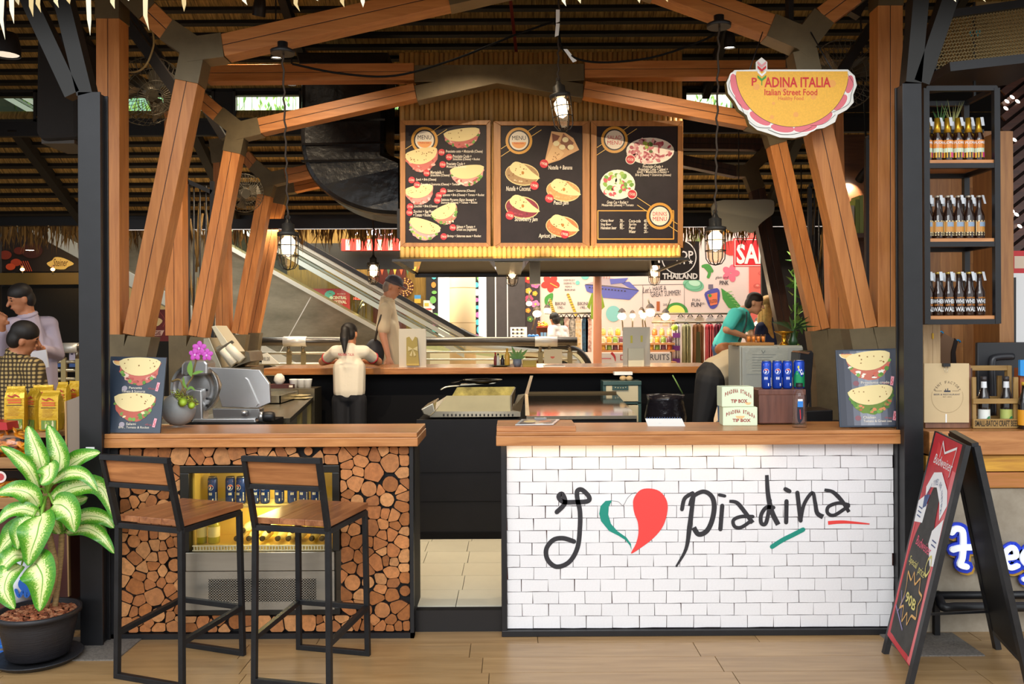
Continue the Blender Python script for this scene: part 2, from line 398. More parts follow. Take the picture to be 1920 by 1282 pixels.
def spray(name, label, cx, cz, Y, w, h, n):
    m = MB()
    for i in range(n):
        x = cx + R.gauss(0, w); z = cz + R.uniform(-h, h); a = R.uniform(-.5, .5); l = R.uniform(.09, .17); k = R.uniform(.015, .03)
        y = Y + R.uniform(-.2, .2); d = V((sin(a) * l, R.uniform(-.03, .03), -cos(a) * l)); s_ = V((k, R.uniform(-.02, .02), 0))
        m.poly([V((x, y, z)), V((x, y, z)) + d * .5 + s_, V((x, y, z)) + d, V((x, y, z)) + d * .5 - s_], R.choice(GREENS))
    for i in range(6):
        x = cx + R.gauss(0, w); m.tube([(x, Y, cz + h + .5), (x + .03, Y, cz), (x, Y, cz - h)], .006, GREENS[1], 4)
    return tag(m.obj(name), label, 'vine', kind='stuff')
for px, n, ww in ((250, 110, .12), (330, 60, .08), (515, 80, .13), (445, 15, .05), (738, 90, .08), (1335, 90, .16), (30, 40, .3)):
    c = P(px, 190, 15.3); spray('hanging_vine', 'green hanging vine leaves outside the high window strip', c.x, c.z, 15.3, ww * 2, .5, n)
# ---- thatch fringes (straws nobody could count)
def fringe(name, label, x0, x1, Y, z, n, l0, l1, wd, mats, dy=.12):
    m = MB()
    for i in range(n):
        x = R.uniform(x0, x1); y = Y + R.uniform(-dy, dy); l = R.uniform(l0, l1); a = R.gauss(0, .10); ww = wd * R.uniform(.6, 1.2); bend = R.gauss(0, .03)
        mt = R.choice(mats); p0 = V((x, y, z + .05)); p1 = V((x + a * l * .5 + bend, y, z - l * .55)); p2 = V((x + a * l, y + R.uniform(-.03, .03), z - l))
        m.add([p0 - V((ww, 0, 0)), p0 + V((ww, .004, 0)), p1 + V((ww * .9, .004, 0)), p1 - V((ww * .9, 0, 0)), p2], [(0, 1, 2, 3), (3, 2, 4)], mt)
    return tag(m.obj(name), label, 'thatch fringe', kind='stuff')
ST = [M('#8b6a34', .8), M('#6b4d22', .8), M('#a88144', .8), M('#523a1a', .8)]
fringe('thatch_fringe', 'ragged straw fringe hanging from the far eave of the roof', -7, 6.5, 11.34, 3.16, 1900, .1, .44, .010, ST)
LS = [M('#d9c79a', .6), M('#c4aa72', .6), M('#efe2bf', .6)]
m = MB()
for px, py, l in ((3, -5, 80), (20, -5, 50), (33, -8, 18), (58, -8, 40), (72, -10, 34), (128, -8, 16), (210, -8, 25), (272, 0, 58), (343, -8, 30), (457, -8, 18), (555, -8, 30), (642, -8, 22), (678, -8, 22), (1058, -8, 20), (1085, -8, 15), (1197, -8, 14), (1250, -8, 12), (1790, -8, 12), (1845, -8, 12), (105, -10, 25), (165, 5, 62), (590, -8, 10), (238, -8, 10)):
    Y = 4.02 + R.uniform(-.05, .05); p0 = P(px, py - 12, Y); p1 = P(px + R.uniform(-2, 2), py + l * .5, Y); p2 = P(px + R.uniform(2, 8), py + l, Y); ww = .011
    m.add([p0 - V((ww, 0, 0)), p0 + V((ww, .006, 0)), p1 + V((ww * .8, .006, 0)), p1 - V((ww * .8, 0, 0)), p2], [(0, 1, 2, 3), (3, 2, 4)], R.choice(LS))
tag(m.obj('thatch_fringe'), 'pale palm leaf tips hanging from the near eave above the kiosk', 'thatch fringe', kind='stuff')
# ================================================================ TIMBER FRAMES
def timber(mb, p, q, w, d, mat=None):
    """two boards with a dark groove between"""
    p, q = V(p), V(q); t = (q - p).normalized(); a = t.cross(V((0, 1, 0))).normalized(); g = .004; mat = mat or OAK
    for s in (-1, 1): mb.beam(p + a * (s * (w / 4 + g / 4)), q + a * (s * (w / 4 + g / 4)), w / 2 - g / 2, d, mat)
    mb.beam(p, q, w * .6, d * .94, BLACK)
def pxw(px, Y): return px / F * Y
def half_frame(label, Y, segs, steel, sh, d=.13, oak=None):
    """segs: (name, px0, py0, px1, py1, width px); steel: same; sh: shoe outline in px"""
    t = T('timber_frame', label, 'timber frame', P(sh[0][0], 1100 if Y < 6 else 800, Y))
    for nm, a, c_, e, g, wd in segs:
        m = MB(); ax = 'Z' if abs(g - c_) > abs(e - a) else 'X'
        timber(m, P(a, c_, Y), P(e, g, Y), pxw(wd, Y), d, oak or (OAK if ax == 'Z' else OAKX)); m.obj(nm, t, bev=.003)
    if steel:
        for i, (a, c_, e, g, wd) in enumerate(steel):
            m = MB(); m.beam(P(a, c_, Y), P(e, g, Y), pxw(wd, Y), d * (1.06 + .018 * i), BRONZE); m.obj('steel_node', t)
    if sh:
        m = MB(); m.prism([P(x, y, Y - d * .54) for x, y in sh], (0, d * 1.08, 0), BRONZE); m.obj('steel_shoe', t)
    return t
half_frame('brown timber frame post, brace and rafter behind the log counter, nearest on its side', 5.2,
    [('post', 212, 628, 211, 40, 43), ('brace', 260, 629, 357, 158, 43), ('strut', 322, 64, 284, 28, 41), ('rafter', 423, 91, 842, -3, 42)],
    [(357, 158, 368, 104, 45), (376, 100, 320, 62, 44), (356, 100, 424, 91, 45), (284, 28, 236, -20, 43), (211, 42, 211, -30, 44), (840, -3, 965, -32, 44)],
    [(190, 627), (234, 627), (232, 650), (239, 629), (283, 632), (270, 690), (262, 830), (195, 830)])
half_frame('brown timber frame post, brace and rafter behind the painted brick counter, nearest on its side', 5.2,
    [('post', 1661, 614, 1661, 17, 46), ('brace', 1615, 616, 1532, 240, 44), ('strut', 1537, 38, 1596, -6, 40), ('rafter', 1441, 54, 1230, -22, 42)],
    [(1532, 242, 1502, 100, 45), (1490, 100, 1538, 37, 45), (1510, 84, 1440, 54, 44), (1661, 18, 1661, -40, 47), (1596, -6, 1640, -40, 42), (1230, -22, 1100, -68, 44)],
    [(1684, 612), (1637, 613), (1640, 640), (1638, 614), (1592, 617), (1604, 680), (1612, 820), (1684, 820)])
half_frame('second brown timber frame with a rafter to the steel bracket, slicer side', 7.25,
    [('post', 332, 629, 330, 210, 33), ('brace', 374, 631, 439, 287, 32), ('strut', 415, 219, 381, 190, 29), ('rafter', 489, 239, 780, 174, 29)],
    [(439, 288, 448, 245, 34), (456, 250, 414, 217, 31), (444, 250, 490, 239, 32), (381, 190, 350, 160, 30), (330, 212, 330, 150, 34), (362, 140, 392, 140, 32)],
    [(316, 629), (350, 629), (349, 650), (357, 631), (391, 633), (382, 690), (378, 860), (318, 860)])
half_frame('second brown timber frame with a rafter to the steel bracket, grey cooler side', 7.25,
    [('post', 1568, 617, 1560, 210, 32), ('brace', 1535, 618, 1455, 270, 32), ('rafter', 1402, 227, 1094, 170, 29)],
    [(1455, 272, 1444, 235, 33), (1450, 236, 1400, 227, 31), (1444, 240, 1490, 200, 30), (1560, 212, 1560, 120, 33)],
    [(1585, 616), (1552, 616), (1553, 640), (1551, 619), (1519, 621), (1530, 690), (1536, 860), (1586, 860)])
half_frame('third slim brown timber frame by the far steel counter, behind the slicer', 9.6,
    [('post', 421, 626, 416, 305, 26), ('brace', 449, 626, 498, 366, 25), ('strut', 478, 312, 461, 292, 22), ('rafter', 536, 331, 600, 317, 23)],
    [(498, 367, 507, 332, 26), (514, 342, 477, 311, 24), (506, 338, 537, 331, 25), (416, 306, 410, 262, 30)],
    [(408, 625), (434, 625), (434, 640), (437, 627), (462, 627), (452, 690), (450, 760), (408, 760)])
half_frame('fourth slim brown timber brace beside the escalator, farthest of the row', 10.4,
    [('brace', 474, 625, 523, 382, 23), ('rafter', 553, 351, 612, 338, 21)], [(523, 383, 529, 352, 24), (520, 356, 554, 351, 22)],
    [(461, 624), (487, 624), (478, 690), (476, 796), (455, 796), (458, 690)])
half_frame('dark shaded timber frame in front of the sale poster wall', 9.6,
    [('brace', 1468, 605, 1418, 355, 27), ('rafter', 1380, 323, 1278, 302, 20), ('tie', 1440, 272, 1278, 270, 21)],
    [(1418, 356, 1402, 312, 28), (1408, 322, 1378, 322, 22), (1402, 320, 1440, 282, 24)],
    [(1456, 604), (1482, 604), (1490, 640), (1492, 812), (1470, 812), (1464, 640)], oak=W('#4a2b18', '#2e1a0e', 'Z', r=.5))  # this frame's shade is put into a darker wood colour
# tie beam and its bronze bracket across the front of the menu wall
t = T('tie_beam', 'long horizontal timber tie beam joined by a bronze steel bracket over the menus', 'beam', P(960, 140, 7.25))
m = MB(); timber(m, P(390, 141, 7.25), P(778, 138, 7.25), pxw(31, 7.25), .13, OAKX); m.obj('beam', t, bev=.003)
m = MB(); timber(m, P(1095, 134, 7.25), P(1476, 132, 7.25), pxw(31, 7.25), .13, OAKX); m.obj('beam', t, bev=.003)
m = MB(); m.prism([P(x, y, 7.17) for x, y in ((777, 122), (1095, 119), (1096, 150), (1064, 152), (1094, 157), (1093, 184), (932, 156), (782, 189), (777, 160), (812, 153), (777, 153))], (0, .16, 0), BRONZE); m.obj('steel_bracket', t, bev=.004)
# ---- black steel columns with forked heads
for px0, px1, pf, lab, fk in ((148, 190, -1, 'black steel column with forked head beside the potted plant', ((142, 180, 58, 0), (165, 180, 118, -10))),
                              (1695, 1731, 1, 'black steel column with forked head between the brick counter and the beer bar', ((1707, 158, 1722, -10), (1722, 158, 1780, -10)))):
    a = P(px0, 700, 4.6); c = P(px1, 700, 4.6)
    t = T('steel_column', lab, 'column', ((a.x + c.x) / 2, 4.6, 0)); zt_ = P(px0, 172 if pf < 0 else 156, 4.6).z
    m = MB(); m.bx(a.x, c.x, 4.6, 4.615, 0, zt_, STEELBLK).bx(a.x, c.x, 4.685, 4.7, 0, zt_, STEELBLK).bx((a.x * .5 + c.x * .5) - .045, (a.x * .5 + c.x * .5) + .045, 4.615, 4.685, 0, zt_, STEELBLK); m.obj('shaft', t, bev=.002)
    m = MB()
    for x0, y0, x1, y1 in fk: m.beam(P(x0, y0, 4.64), P(x1, y1, 4.64), .085, .08, M('#15130f', .5, .1))
    m.obj('fork', t)
    if pf < 0: m = MB(); a, c = P(161, 847, 4.598), P(177, 838, 4.598); m.bx(a.x, c.x, 4.597, 4.6, a.z, c.z, WHITE); tag(m.obj('sticker', t), 'small white paper sticker')
b = MB(); b.bx(P(189, 700, 4.66).x, P(213, 700, 4.66).x, 4.71, 4.76, 0, 1.05, BLACK); tag(b.obj('steel_upright'), 'narrow black upright closing the gap between column and log counter', 'upright')
b = MB(); b.bx(P(193, 700, 5.3).x, P(207, 700, 5.3).x, 5.3, 5.36, .2, 3.5, M('#120d0b', .7)); struct(b.obj('trim_1'))
# steel diagonals up in the roof
for i, (x0, y0, x1, y1, Y, wd) in enumerate(((215, 10, 345, 190, 5.9, .07), (232, 10, 330, 150, 6.4, .05), (340, 130, 420, 260, 7.6, .06), (1640, 40, 1560, 160, 5.9, .06), (1600, 30, 1650, -60, 5.6, .07), (1480, -20, 1481, 125, 5.3, .03))):
    m = MB(); m.beam(P(x0, y0, Y), P(x1, y1, Y), wd, .07, M('#262220', .5, .4)); struct(m.obj('beam_steel'))
m = MB(); m.tube(cr([P(190, 298, 5.13), P(194, 300, 5.13), P(195, 360, 5.13), P(194, 420, 5.13), P(196, 470, 5.13), P(196, 487, 5.13)], 4), .004, M('#c8b888', .6), 5); tag(m.obj('dangling_string'), 'pale string dangling between the black column and timber post', 'string')
m = MB(); m.tube(cr([P(286, 55, 5.3), P(288, 85, 5.3), P(275, 120, 5.3), P(257, 134, 5.35), P(232, 135, 5.4)], 5), .006, M('#a8905a', .6), 5); tag(m.obj('loose_cable'), 'loose tan cable looping down from the first timber strut', 'cable')
m = MB(); m.beam(P(956, -10, 8.0), P(968, 100, 8.4), .03, .03, M('#7c2a1c', .4)); struct(m.obj('pipe_red'))
# ---- far-left and far-right dark surroundings
b = MB(); b.bx(-9, -8.9, 4, 17, 0, 6, M('#1c1714', .8)); struct(b.obj('wall_west'))
b = MB(); b.bx(8.9, 9, 4, 17, 0, 6, M('#1c1714', .8)); struct(b.obj('wall_east'))
# ================================================================ LOG COUNTER
CX0, CX1 = P(213, 1000, 4.72).x, P(776, 1000, 4.72).x; ZT = 1.137
lc = T('log_counter', 'bar counter faced with sawn log ends under a thick wooden top', 'counter', ((CX0 + CX1) / 2, 4.9, 0))
fx0, fx1, fz0, fz1 = P(340, 1000, 4.72).x, P(638, 1000, 4.72).x, P(480, 1152, 4.72).z, P(480, 872, 4.72).z
b = MB(); DK = M('#141110', .7)
b.bx(CX0, fx0, 4.745, 5.04, .03, ZT - .07, DK).bx(fx1, CX1, 4.745, 5.04, .03, ZT - .07, DK).bx(fx0, fx1, 4.745, 5.04, .03, fz0, DK).bx(fx0, fx1, 4.745, 5.04, fz1, ZT - .07, DK); b.obj('carcass', lc)
b = MB(); b.bx(CX0 - .01, CX1, 4.70, 4.75, 0, .03, STEELBLK).bx(CX1 - .02, CX1, 4.70, 4.76, 0, ZT - .06, STEELBLK).bx(CX0 - .02, CX0 + .035, 4.70, 4.76, 0, ZT - .06, STEELBLK); b.obj('steel_edge', lc)
tx0, tx1 = P(190, 810, 4.66).x, P(783, 810, 4.66).x
b = MB(); b.bx(tx0, tx1, 4.66, 5.12, ZT - .076, ZT - .027, SLAB).bx(tx0 + .003, tx1 - .004, 4.664, 5.12, ZT - .026, ZT, SLAB); b.obj('countertop', lc, bev=.004)
# log ends: a weighted (power) diagram so the pieces fill the face like a stacked wood pile
LF = [M(h, .75, var=.3, vs=40, ov=.22) for h in ('#be7c47', '#b06d3b', '#c98c56', '#a2622f')]; BARK = M('#3a2216', .9)
rx0, rx1, rz0, rz1 = CX0 + .04, CX1 - .025, .035, ZT - .085
seeds = []; tries = 0
while tries < 9000:
    tries += 1
    r = R.choice((.022, .026, .03, .036, .04)) * R.uniform(.85, 1.1); x = R.uniform(rx0 + r * .5, rx1 - r * .5); z = R.uniform(rz0 + r * .5, rz1 - r * .5)
    if fx0 - r * .6 < x < fx1 + r * .6 and fz0 - r * .6 < z < fz1 + r * .6: continue
    if all((x - a) ** 2 + (z - c) ** 2 > (.93 * (r + q)) ** 2 for a, c, q in seeds): seeds.append((x, z, r))
def clip(poly, nx, nz, d):
    out = []
    for i in range(len(poly)):
        a, c = poly[i], poly[(i + 1) % len(poly)]; fa, fc = a[0] * nx + a[1] * nz - d, c[0] * nx + c[1] * nz - d
        if fa <= 0: out.append(a)
        if fa * fc < 0: t_ = fa / (fa - fc); out.append((a[0] + (c[0] - a[0]) * t_, a[1] + (c[1] - a[1]) * t_))
    return out
nlog = 0
for i, (x, z, r) in enumerate(seeds):
    e = r * 1.9
    pl = [(max(rx0, x - e), max(rz0, z - e)), (min(rx1, x + e), max(rz0, z - e)), (min(rx1, x + e), min(rz1, z + e)), (max(rx0, x - e), min(rz1, z + e))]
    if fz0 - .01 < z < fz1 + .01: pl = clip(pl, 1, 0, fx0 - .004) if x < fx0 else clip(pl, -1, 0, -(fx1 + .004))
    elif fx0 - .03 < x < fx1 + .03: pl = clip(pl, 0, 1, fz0 - .004) if z < fz0 else clip(pl, 0, -1, -(fz1 + .004))
    for j, (a, c, q) in enumerate(seeds):
        if j == i or abs(a - x) > .2 or abs(c - z) > .2: continue
        dx, dz = a - x, c - z; dd = sqrt(dx * dx + dz * dz)
        pl = clip(pl, dx / dd, dz / dd, (x * dx + z * dz) / dd + (dd * dd + r * r - q * q) / (2 * dd) - .0022)
        if len(pl) < 3: break
    if len(pl) < 3: continue
    if r > .034 and R.random() < .4:
        rr = min(min(abs((pl[k][0] - x) * (pl[(k + 1) % len(pl)][1] - z) - (pl[(k + 1) % len(pl)][0] - x) * (pl[k][1] - z)) / max(1e-6, sqrt((pl[k][0] - pl[(k + 1) % len(pl)][0]) ** 2 + (pl[k][1] - pl[(k + 1) % len(pl)][1]) ** 2)) for k in range(len(pl))), .05) * 1.1
        pl = [(x + rr * cos(2 * pi * k / 14) * R.uniform(.97, 1.03), z + rr * sin(2 * pi * k / 14) * R.uniform(.97, 1.03)) for k in range(14)]
    else:
        cx_ = sum(p[0] for p in pl) / len(pl); cz_ = sum(p[1] for p in pl) / len(pl); q2 = []
        for k in range(len(pl)):
            a, c = pl[k], pl[(k + 1) % len(pl)]
            if (a[0] - c[0]) ** 2 + (a[1] - c[1]) ** 2 < 1e-5: q2.append(a); continue
            q2 += [(a[0] * .84 + c[0] * .16, a[1] * .84 + c[1] * .16), (a[0] * .16 + c[0] * .84, a[1] * .16 + c[1] * .84)]
        pl = q2
    y = 4.712 + R.uniform(-.006, .012); m = MB()
    m.prism([(a, y, c) for a, c in pl], (0, .045, 0), LF[i % 4], BARK); m.obj('log_slice', lc); nlog += 1
print('LOGS', nlog)
# ================================================================ UNDER-COUNTER DRINKS COOLER
ck = T('drinks_cooler', 'glass fronted steel drinks cooler built into the log counter', 'cooler', ((fx0 + fx1) / 2, 4.9, fz0))
FB = M('#15140f', .3); INN = M('#d9bf6a', .4); SS = STEEL('#aaa59a', .36)
yF, yB = 4.70, 5.03; zs = P(480, 1034, 4.7).z
b = MB(); b.bx(fx0, fx1, yF, yB, fz1 - .04, fz1, FB).bx(fx0, fx0 + .05, yF, yB, zs, fz1 - .04, FB).bx(fx1 - .04, fx1, yF, yB, zs, fz1 - .04, FB).bx(fx0, fx1, yF + .01, yB, fz0, fz0 + .04, FB); b.obj('body', ck, bev=.003)
b = MB(); b.bx(fx0 + .05, fx1 - .04, yB - .02, yB - .005, zs, fz1 - .04, INN).bx(fx0 + .05, fx0 + .06, yF + .06, yB - .02, zs, fz1 - .04, INN).bx(fx1 - .05, fx1 - .04, yF + .06, yB - .02, zs, fz1 - .04, INN); b.obj('liner', ck)
ix0, ix1 = fx0 + .06, fx1 - .05; zsh = .715
b = MB(); b.bx(ix0, ix1, yF + .1, yB - .02, zsh - .012, zsh, M('#c9b88a', .25)); b.obj('shelf', ck)
b = MB(); b.bx(ix0, ix1, yF + .05, yB - .02, zs, zs + .02, INN); b.obj('cavity_floor', ck)
m = MB(); n = 46
for i in range(n): xx = ix0 + .01 + (ix1 - ix0 - .02) * i / (n - 1); m.bx(xx - .003, xx + .003, yF + .02, yF + .03, zs + .004, zs + .026, M('#d9cfa8', .3))
m.bx(ix0, ix1, yF + .019, yF + .031, zs + .024, zs + .03, M('#d9cfa8', .3)).bx(ix0, ix1, yF + .019, yF + .031, zs, zs + .005, M('#d9cfa8', .3)); tag(m.obj('air_grille', ck), kind='stuff')
b = MB(); b.bx(ix0 - .01, ix1 + .01, yF + .035, yF + .04, zs + .03, fz1 - .045, GLASS('#fbf6e2', .07)); b.obj('pane', ck)
zm = P(480, 1071, 4.7).z; z2 = P(480, 1143, 4.7).z
b = MB(); b.bx(fx0 + .03, fx1 - .03, yF, yF + .05, zm + .002, zs - .004, SS); b.obj('fascia', ck, bev=.003)
gx0, gx1, gz0, gz1 = P(391, 1100, 4.7).x, P(593, 1100, 4.7).x, P(480, 1128, 4.7).z, P(480, 1085, 4.7).z
b = MB(); b.bx(fx0 + .03, gx0, yF, yF + .05, z2, zm, SS).bx(gx1, fx1 - .03, yF, yF + .05, z2, zm, SS).bx(gx0, gx1, yF, yF + .05, gz1, zm, SS).bx(gx0, gx1, yF, yF + .05, z2, gz0, SS).bx(gx0, gx1, yF + .03, yF + .05, gz0, gz1, DK)
nv, nh = 38, 9
for i in range(nv): xx = gx0 + (gx1 - gx0) * (i + .5) / nv; b.bx(xx - .0035, xx + .0035, yF + .001, yF + .004, gz0, gz1, SS)
for j in range(nh): zz = gz0 + (gz1 - gz0) * (j + .5) / nh; b.bx(gx0, gx1, yF + .001, yF + .004, zz - .0035, zz + .0035, SS)
b.obj('vent_panel', ck)
point('cooler_lamp', ((fx0 + fx1) / 2, 4.85, fz1 - .07), 4.2, (1, .85, .45), .06); point('cooler_lamp', ((fx0 + fx1) / 2, 4.86, zsh - .05), 1.8, (1, .85, .45), .04)
# ---- slim cans (shared by cooler and the display on the wood box)
def can(name, label, loc, body, group, spin=0, globe=True, h=.152, r=.0275):
    t = T(name, label, 'can', loc, group, spin); AL = M('#c9ccd2', .25, .9); m = MB(); bm_ = M(body, .25, .35)
    m.lathe([(r * .78, 0), (r, .008), (r, h - .016), (r * .86, h - .004)], bm_, 20); m.obj('shell', t, True)
    m = MB(); m.lathe([(r * .86, h - .004), (r * .88, h), (r * .8, h - .003), (.0005, h - .004)], AL, 16); m.obj('can_lid', t, True)
    s = Sheet(lambda u, v: V((r * sin(u), -r * cos(u), v)), (0, 0, 0)); wh = M('#f0f2f6', .4); m = s.mb
    def cyl(pts, mat, k): m.poly([V(((r + .0003 * k) * sin(u), -(r + .0003 * k) * cos(u), v)) for u, v in pts], mat)
    if globe:
        cu, cv, gr = -.25, h * .62, .0165; A = lambda a, k=1: (cu + k * gr * cos(a) / r, cv + k * gr * sin(a))
        for half in range(8):
            a0, a1 = 2 * pi * half / 8, 2 * pi * (half + 1) / 8
            cyl([(cu, cv), A(a0), A((a0 + a1) / 2), A(a1)], wh, 1)
        for half in range(4):
            a0, a1 = .35 + 2.6 * half / 4, .35 + 2.6 * (half + 1) / 4
            cyl([(cu + .05, cv + .005), A(a0, .93), A(a1, .93)], M('#c23a3e', .4), 2)
        for half in range(4):
            a0, a1 = 3.4 + 2.4 * half / 4, 3.4 + 2.4 * (half + 1) / 4
            cyl([(cu + .1, cv - .006), A(a0, .93), A(a1, .93)], M('#1f49a8', .4), 2)
        cyl([(-.75, h - .02), (.3, h - .02), (.3, h - .028), (-.75, h - .028)], M('#d07a80', .4), 1)
        for k in range(3): cyl([(cu - .35 + k * .24, h * .40), (cu - .2 + k * .24, h * .44), (cu - .2 + k * .24, h * .33), (cu - .33 + k * .24, h * .33)], wh, 1)
        cyl([(.1, h * .2), (.35, h * .2), (.3, h * .1), (.15, h * .1)], wh, 1)
        for k in range(6): cyl([(.75, .02 + k * .008), (1.0, .02 + k * .008), (1.0, .025 + k * .008), (.75, .025 + k * .008)], wh, 1)
    else:
        gm = M('#17935a', .3, .3)
        for k in range(10): u = -1.4 + .28 * k; cyl([(u, .012), (u + .29, .012), (u + .29, h * .52 + .02 * sin(k)), (u, h * .52 + .02 * sin(k - 1))], gm, 1)
        cyl([(-.7, h * .5), (-.3, h * .72), (-.1, h * .62), (.1, h * .7), (.5, h * .56), (.6, h * .5), (.1, h * .48)], wh, 2)
        cyl([(-.6, h * .76), (-.35, h * .82), (-.2, h * .75), (-.4, h * .68)], M('#d9d23a', .4), 2)
    m.obj('print', t, True); return t
cans = [(399, .1), (432, .5), (452, -.1), (478, .6), (497, .1), (524, 0), (548, .5), (570, -.05), (592, .1)]
c0 = None; names = ['alone at the glass end of the shelf', 'second along the shelf', 'third along the shelf', 'half hidden by the stool post', 'fifth along the shelf', 'sixth along the shelf', 'seventh along the shelf', 'eighth along the shelf', 'last of the row']
for i, (px, sp) in enumerate(cans):
    x = P(px, 920, 4.87).x; lab = 'blue cola can on the cooler shelf, ' + names[i]
    if c0 is None: c0 = can('soda_can', lab, (x, 4.87, zsh), '#1c3f9e', 'blue cola cans in the cooler', sp)
    else: dup(c0, (x, 4.87, zsh), sp, lab)
def small_bottle(name, label, loc, body, capc, group, cat='bottle', h=.2, r=.028, M3=None, lab=None, neck=.011, cap_h=.02, labr=(.2, .5)):
    t = T(name, label, cat, loc, group)
    m = MB(); m.lathe([(r * .9, 0), (r, .006), (r, h * .55), (r * .82, h * .64), (neck * 1.15, h * .78), (neck, h - cap_h)], body, 16); m.obj('body', t, True)
    m = MB(); m.lathe([(neck * 1.15, h - cap_h), (neck * 1.2, h - .002), (.0005, h)], capc, 12); m.obj('bottle_cap', t, True)
    if lab: m = MB(); m.lathe([(r * 1.01, h * labr[0]), (r * 1.01, h * labr[1])], lab, 16, capb=False, capt=False); m.obj('label_band', t, True)
    if M3 is not None: t.rotation_euler = M3.to_euler()
    return t
for i, (px, lab) in enumerate(((377, 'green beer bottle standing in the cooler, nearest the frame'), (401, 'green beer bottle standing in the cooler, second one'))):
    small_bottle('beer_bottle', lab, (P(px, 1000, 4.82).x, 4.82, zs + .02), M('#a8a636', .15), M('#c9c9a0', .4), 'green beer bottles in the cooler', h=.19, r=.033, lab=M('#e6e2c0', .5))
gl = M('#e8dca8', .12); capd = M('#4b3d1c', .5); k = 0; wb = None
wn_ = 'first second third fourth fifth sixth seventh eighth ninth tenth'.split()
for row, (pys, pxs) in enumerate(((1009, (444, 467, 492, 521, 541, 558, 585, 604)), (994, (456, 505, 549, 574)))):
    for i, px in enumerate(pxs):
        c = P(px, pys, 4.78); lab = 'clear water bottle lying with dark cap outward, %s in the %s row' % (wn_[i], ('lower', 'upper')[row]); rot = Matrix.Rotation(radians(90), 3, 'X')
        if wb is None: wb = small_bottle('water_bottle', lab, (c.x, 4.78, c.z), gl, capd, 'water bottles lying in the cooler', h=.16, r=.024, M3=rot, neck=.013, cap_h=.018); 
        else: dup(wb, (c.x, 4.78, c.z), None, lab)
wb.location.y = 4.78
for o in COL.objects:
    if o.name.startswith('water_bottle') and o.parent is None: o.location.y = 4.93
# ================================================================ PAINTED BRICK COUNTER
BX0, BX1 = P(950, 1000, 4.74).x, P(1676, 1000, 4.74).x
bc = T('brick_counter', 'bar counter of white painted bricks with a hand painted slogan under a wooden top', 'counter', ((BX0 + BX1) / 2, 4.9, 0))
b = MB(); b.bx(BX0, BX1, 4.752, 5.04, .035, ZT - .08, M('#5e3a33', .9, var=.6, vs=30)); b.obj('mortar', bc)
b = MB(); b.bx(BX0 - .03, BX0, 4.715, 5.04, 0, ZT - .07, STEELBLK).bx(BX1, BX1 + .05, 4.70, 5.04, 0, ZT - .07, STEELBLK).bx(BX0 - .03, BX1 + .05, 4.71, 5.04, 0, .034, STEELBLK); b.obj('steel_edge', bc, bev=.003)
ux0, ux1 = P(930, 805, 4.66).x, P(1691, 805, 4.66).x
b = MB(); b.bx(ux0, ux1, 4.66, 5.12, ZT - .076, ZT - .022, SLAB).bx(ux0 + .002, ux1 - .002, 4.664, 5.12, ZT - .021, ZT, SLAB); b.obj('countertop', bc, bev=.004)
BRK = M('#efedee', .62, var=.05, vs=14, bump=.35, bs=45, ov=.03); bms = []
for k in range(8):
    m = MB(); j = lambda: R.uniform(-.0016, .0016); w2, h2 = .5, .5
    vs = [(-w2 + j() * 7, 0, -h2 + j() * 14), (0, 0, -h2 + j() * 14), (w2 + j() * 7, 0, -h2 + j() * 14), (w2 + j() * 7, 0, h2 + j() * 14), (0, 0, h2 + j() * 14), (-w2 + j() * 7, 0, h2 + j() * 14)]
    m.prism(vs, (0, .016, 0), BRK); bms.append(m.mesh('brick'))
    bm = bmesh.new(); bm.from_mesh(bms[-1]); bmesh.ops.recalc_face_normals(bm, faces=bm.faces); bm.to_mesh(bms[-1]); bm.free()
ch = (ZT - .082 - .037) / 15; bw = .1475
for row in range(15):
    z = .037 + ch * (row + .5); x = BX0 + .001 - (bw / 2 if row % 2 else 0) + R.uniform(-.006, .006)
    while x < BX1 - .012:
        a, c = max(x, BX0 + .001), min(x + bw + R.uniform(-.004, .004), BX1 - .001)
        if c - a > .007:
            o = link('brick', R.choice(bms), bc, fixn=False); o.location = V(((a + c) / 2, 4.7375 + R.uniform(0, .0011), z)) - WL[bc.name]; o.scale = (c - a - .0034, 1, ch - .0036)
        x = c if c > a else x + bw
# the painted slogan follows the brick faces
sl = front(4.7366, step=.0005); BK = M('#2c2a2f', .6, var=.3, vs=60); RD = M('#e8433f', .6); GN = M('#128a78', .6)
def SP(pts): return [(1000 + x * .33854, 870 + y * .33854) for x, y in pts]
def st(pts, w, mat=BK, l=1): sl.ribbon(SP(pts), [v * 1.35 for v in w] if isinstance(w, list) else w * 1.35 if w > 1 else w, mat, l, 6)
st([(130, 265), (175, 215), (160, 165), (140, 180), (165, 208), (230, 210), (300, 205), (308, 180), (270, 142), (243, 150), (245, 200), (258, 260), (258, 350), (245, 460), (200, 540), (130, 568), (80, 530), (72, 470), (110, 420), (165, 410), (225, 428)], 6.5)
sl.poly(SP([(436, 200), (400, 203), (372, 232), (365, 275), (375, 315), (420, 370), (470, 395), (510, 420), (535, 450), (544, 475), (540, 440), (515, 405), (465, 370), (430, 330), (415, 280), (418, 235)]), GN, 1)
sl.poly(SP(cr([(556, 190), (590, 145), (640, 134), (700, 150), (738, 200), (743, 260), (720, 340), (670, 405), (600, 460), (541, 495), (568, 440), (582, 380), (578, 320), (562, 280), (553, 235)], 4, True)), RD, 1)
st([(436, 203), (470, 208), (497, 228), (520, 190), (545, 165), (570, 155)], .6)
st([(823, 250), (838, 190), (882, 160)], 5.5); st([(890, 165), (880, 230), (865, 350), (845, 470), (790, 568)], [5, 7, 2.5])
st([(866, 232), (885, 180), (940, 152), (985, 175), (1002, 230), (990, 310), (960, 370), (915, 388), (888, 350)], [5, 7, 7])
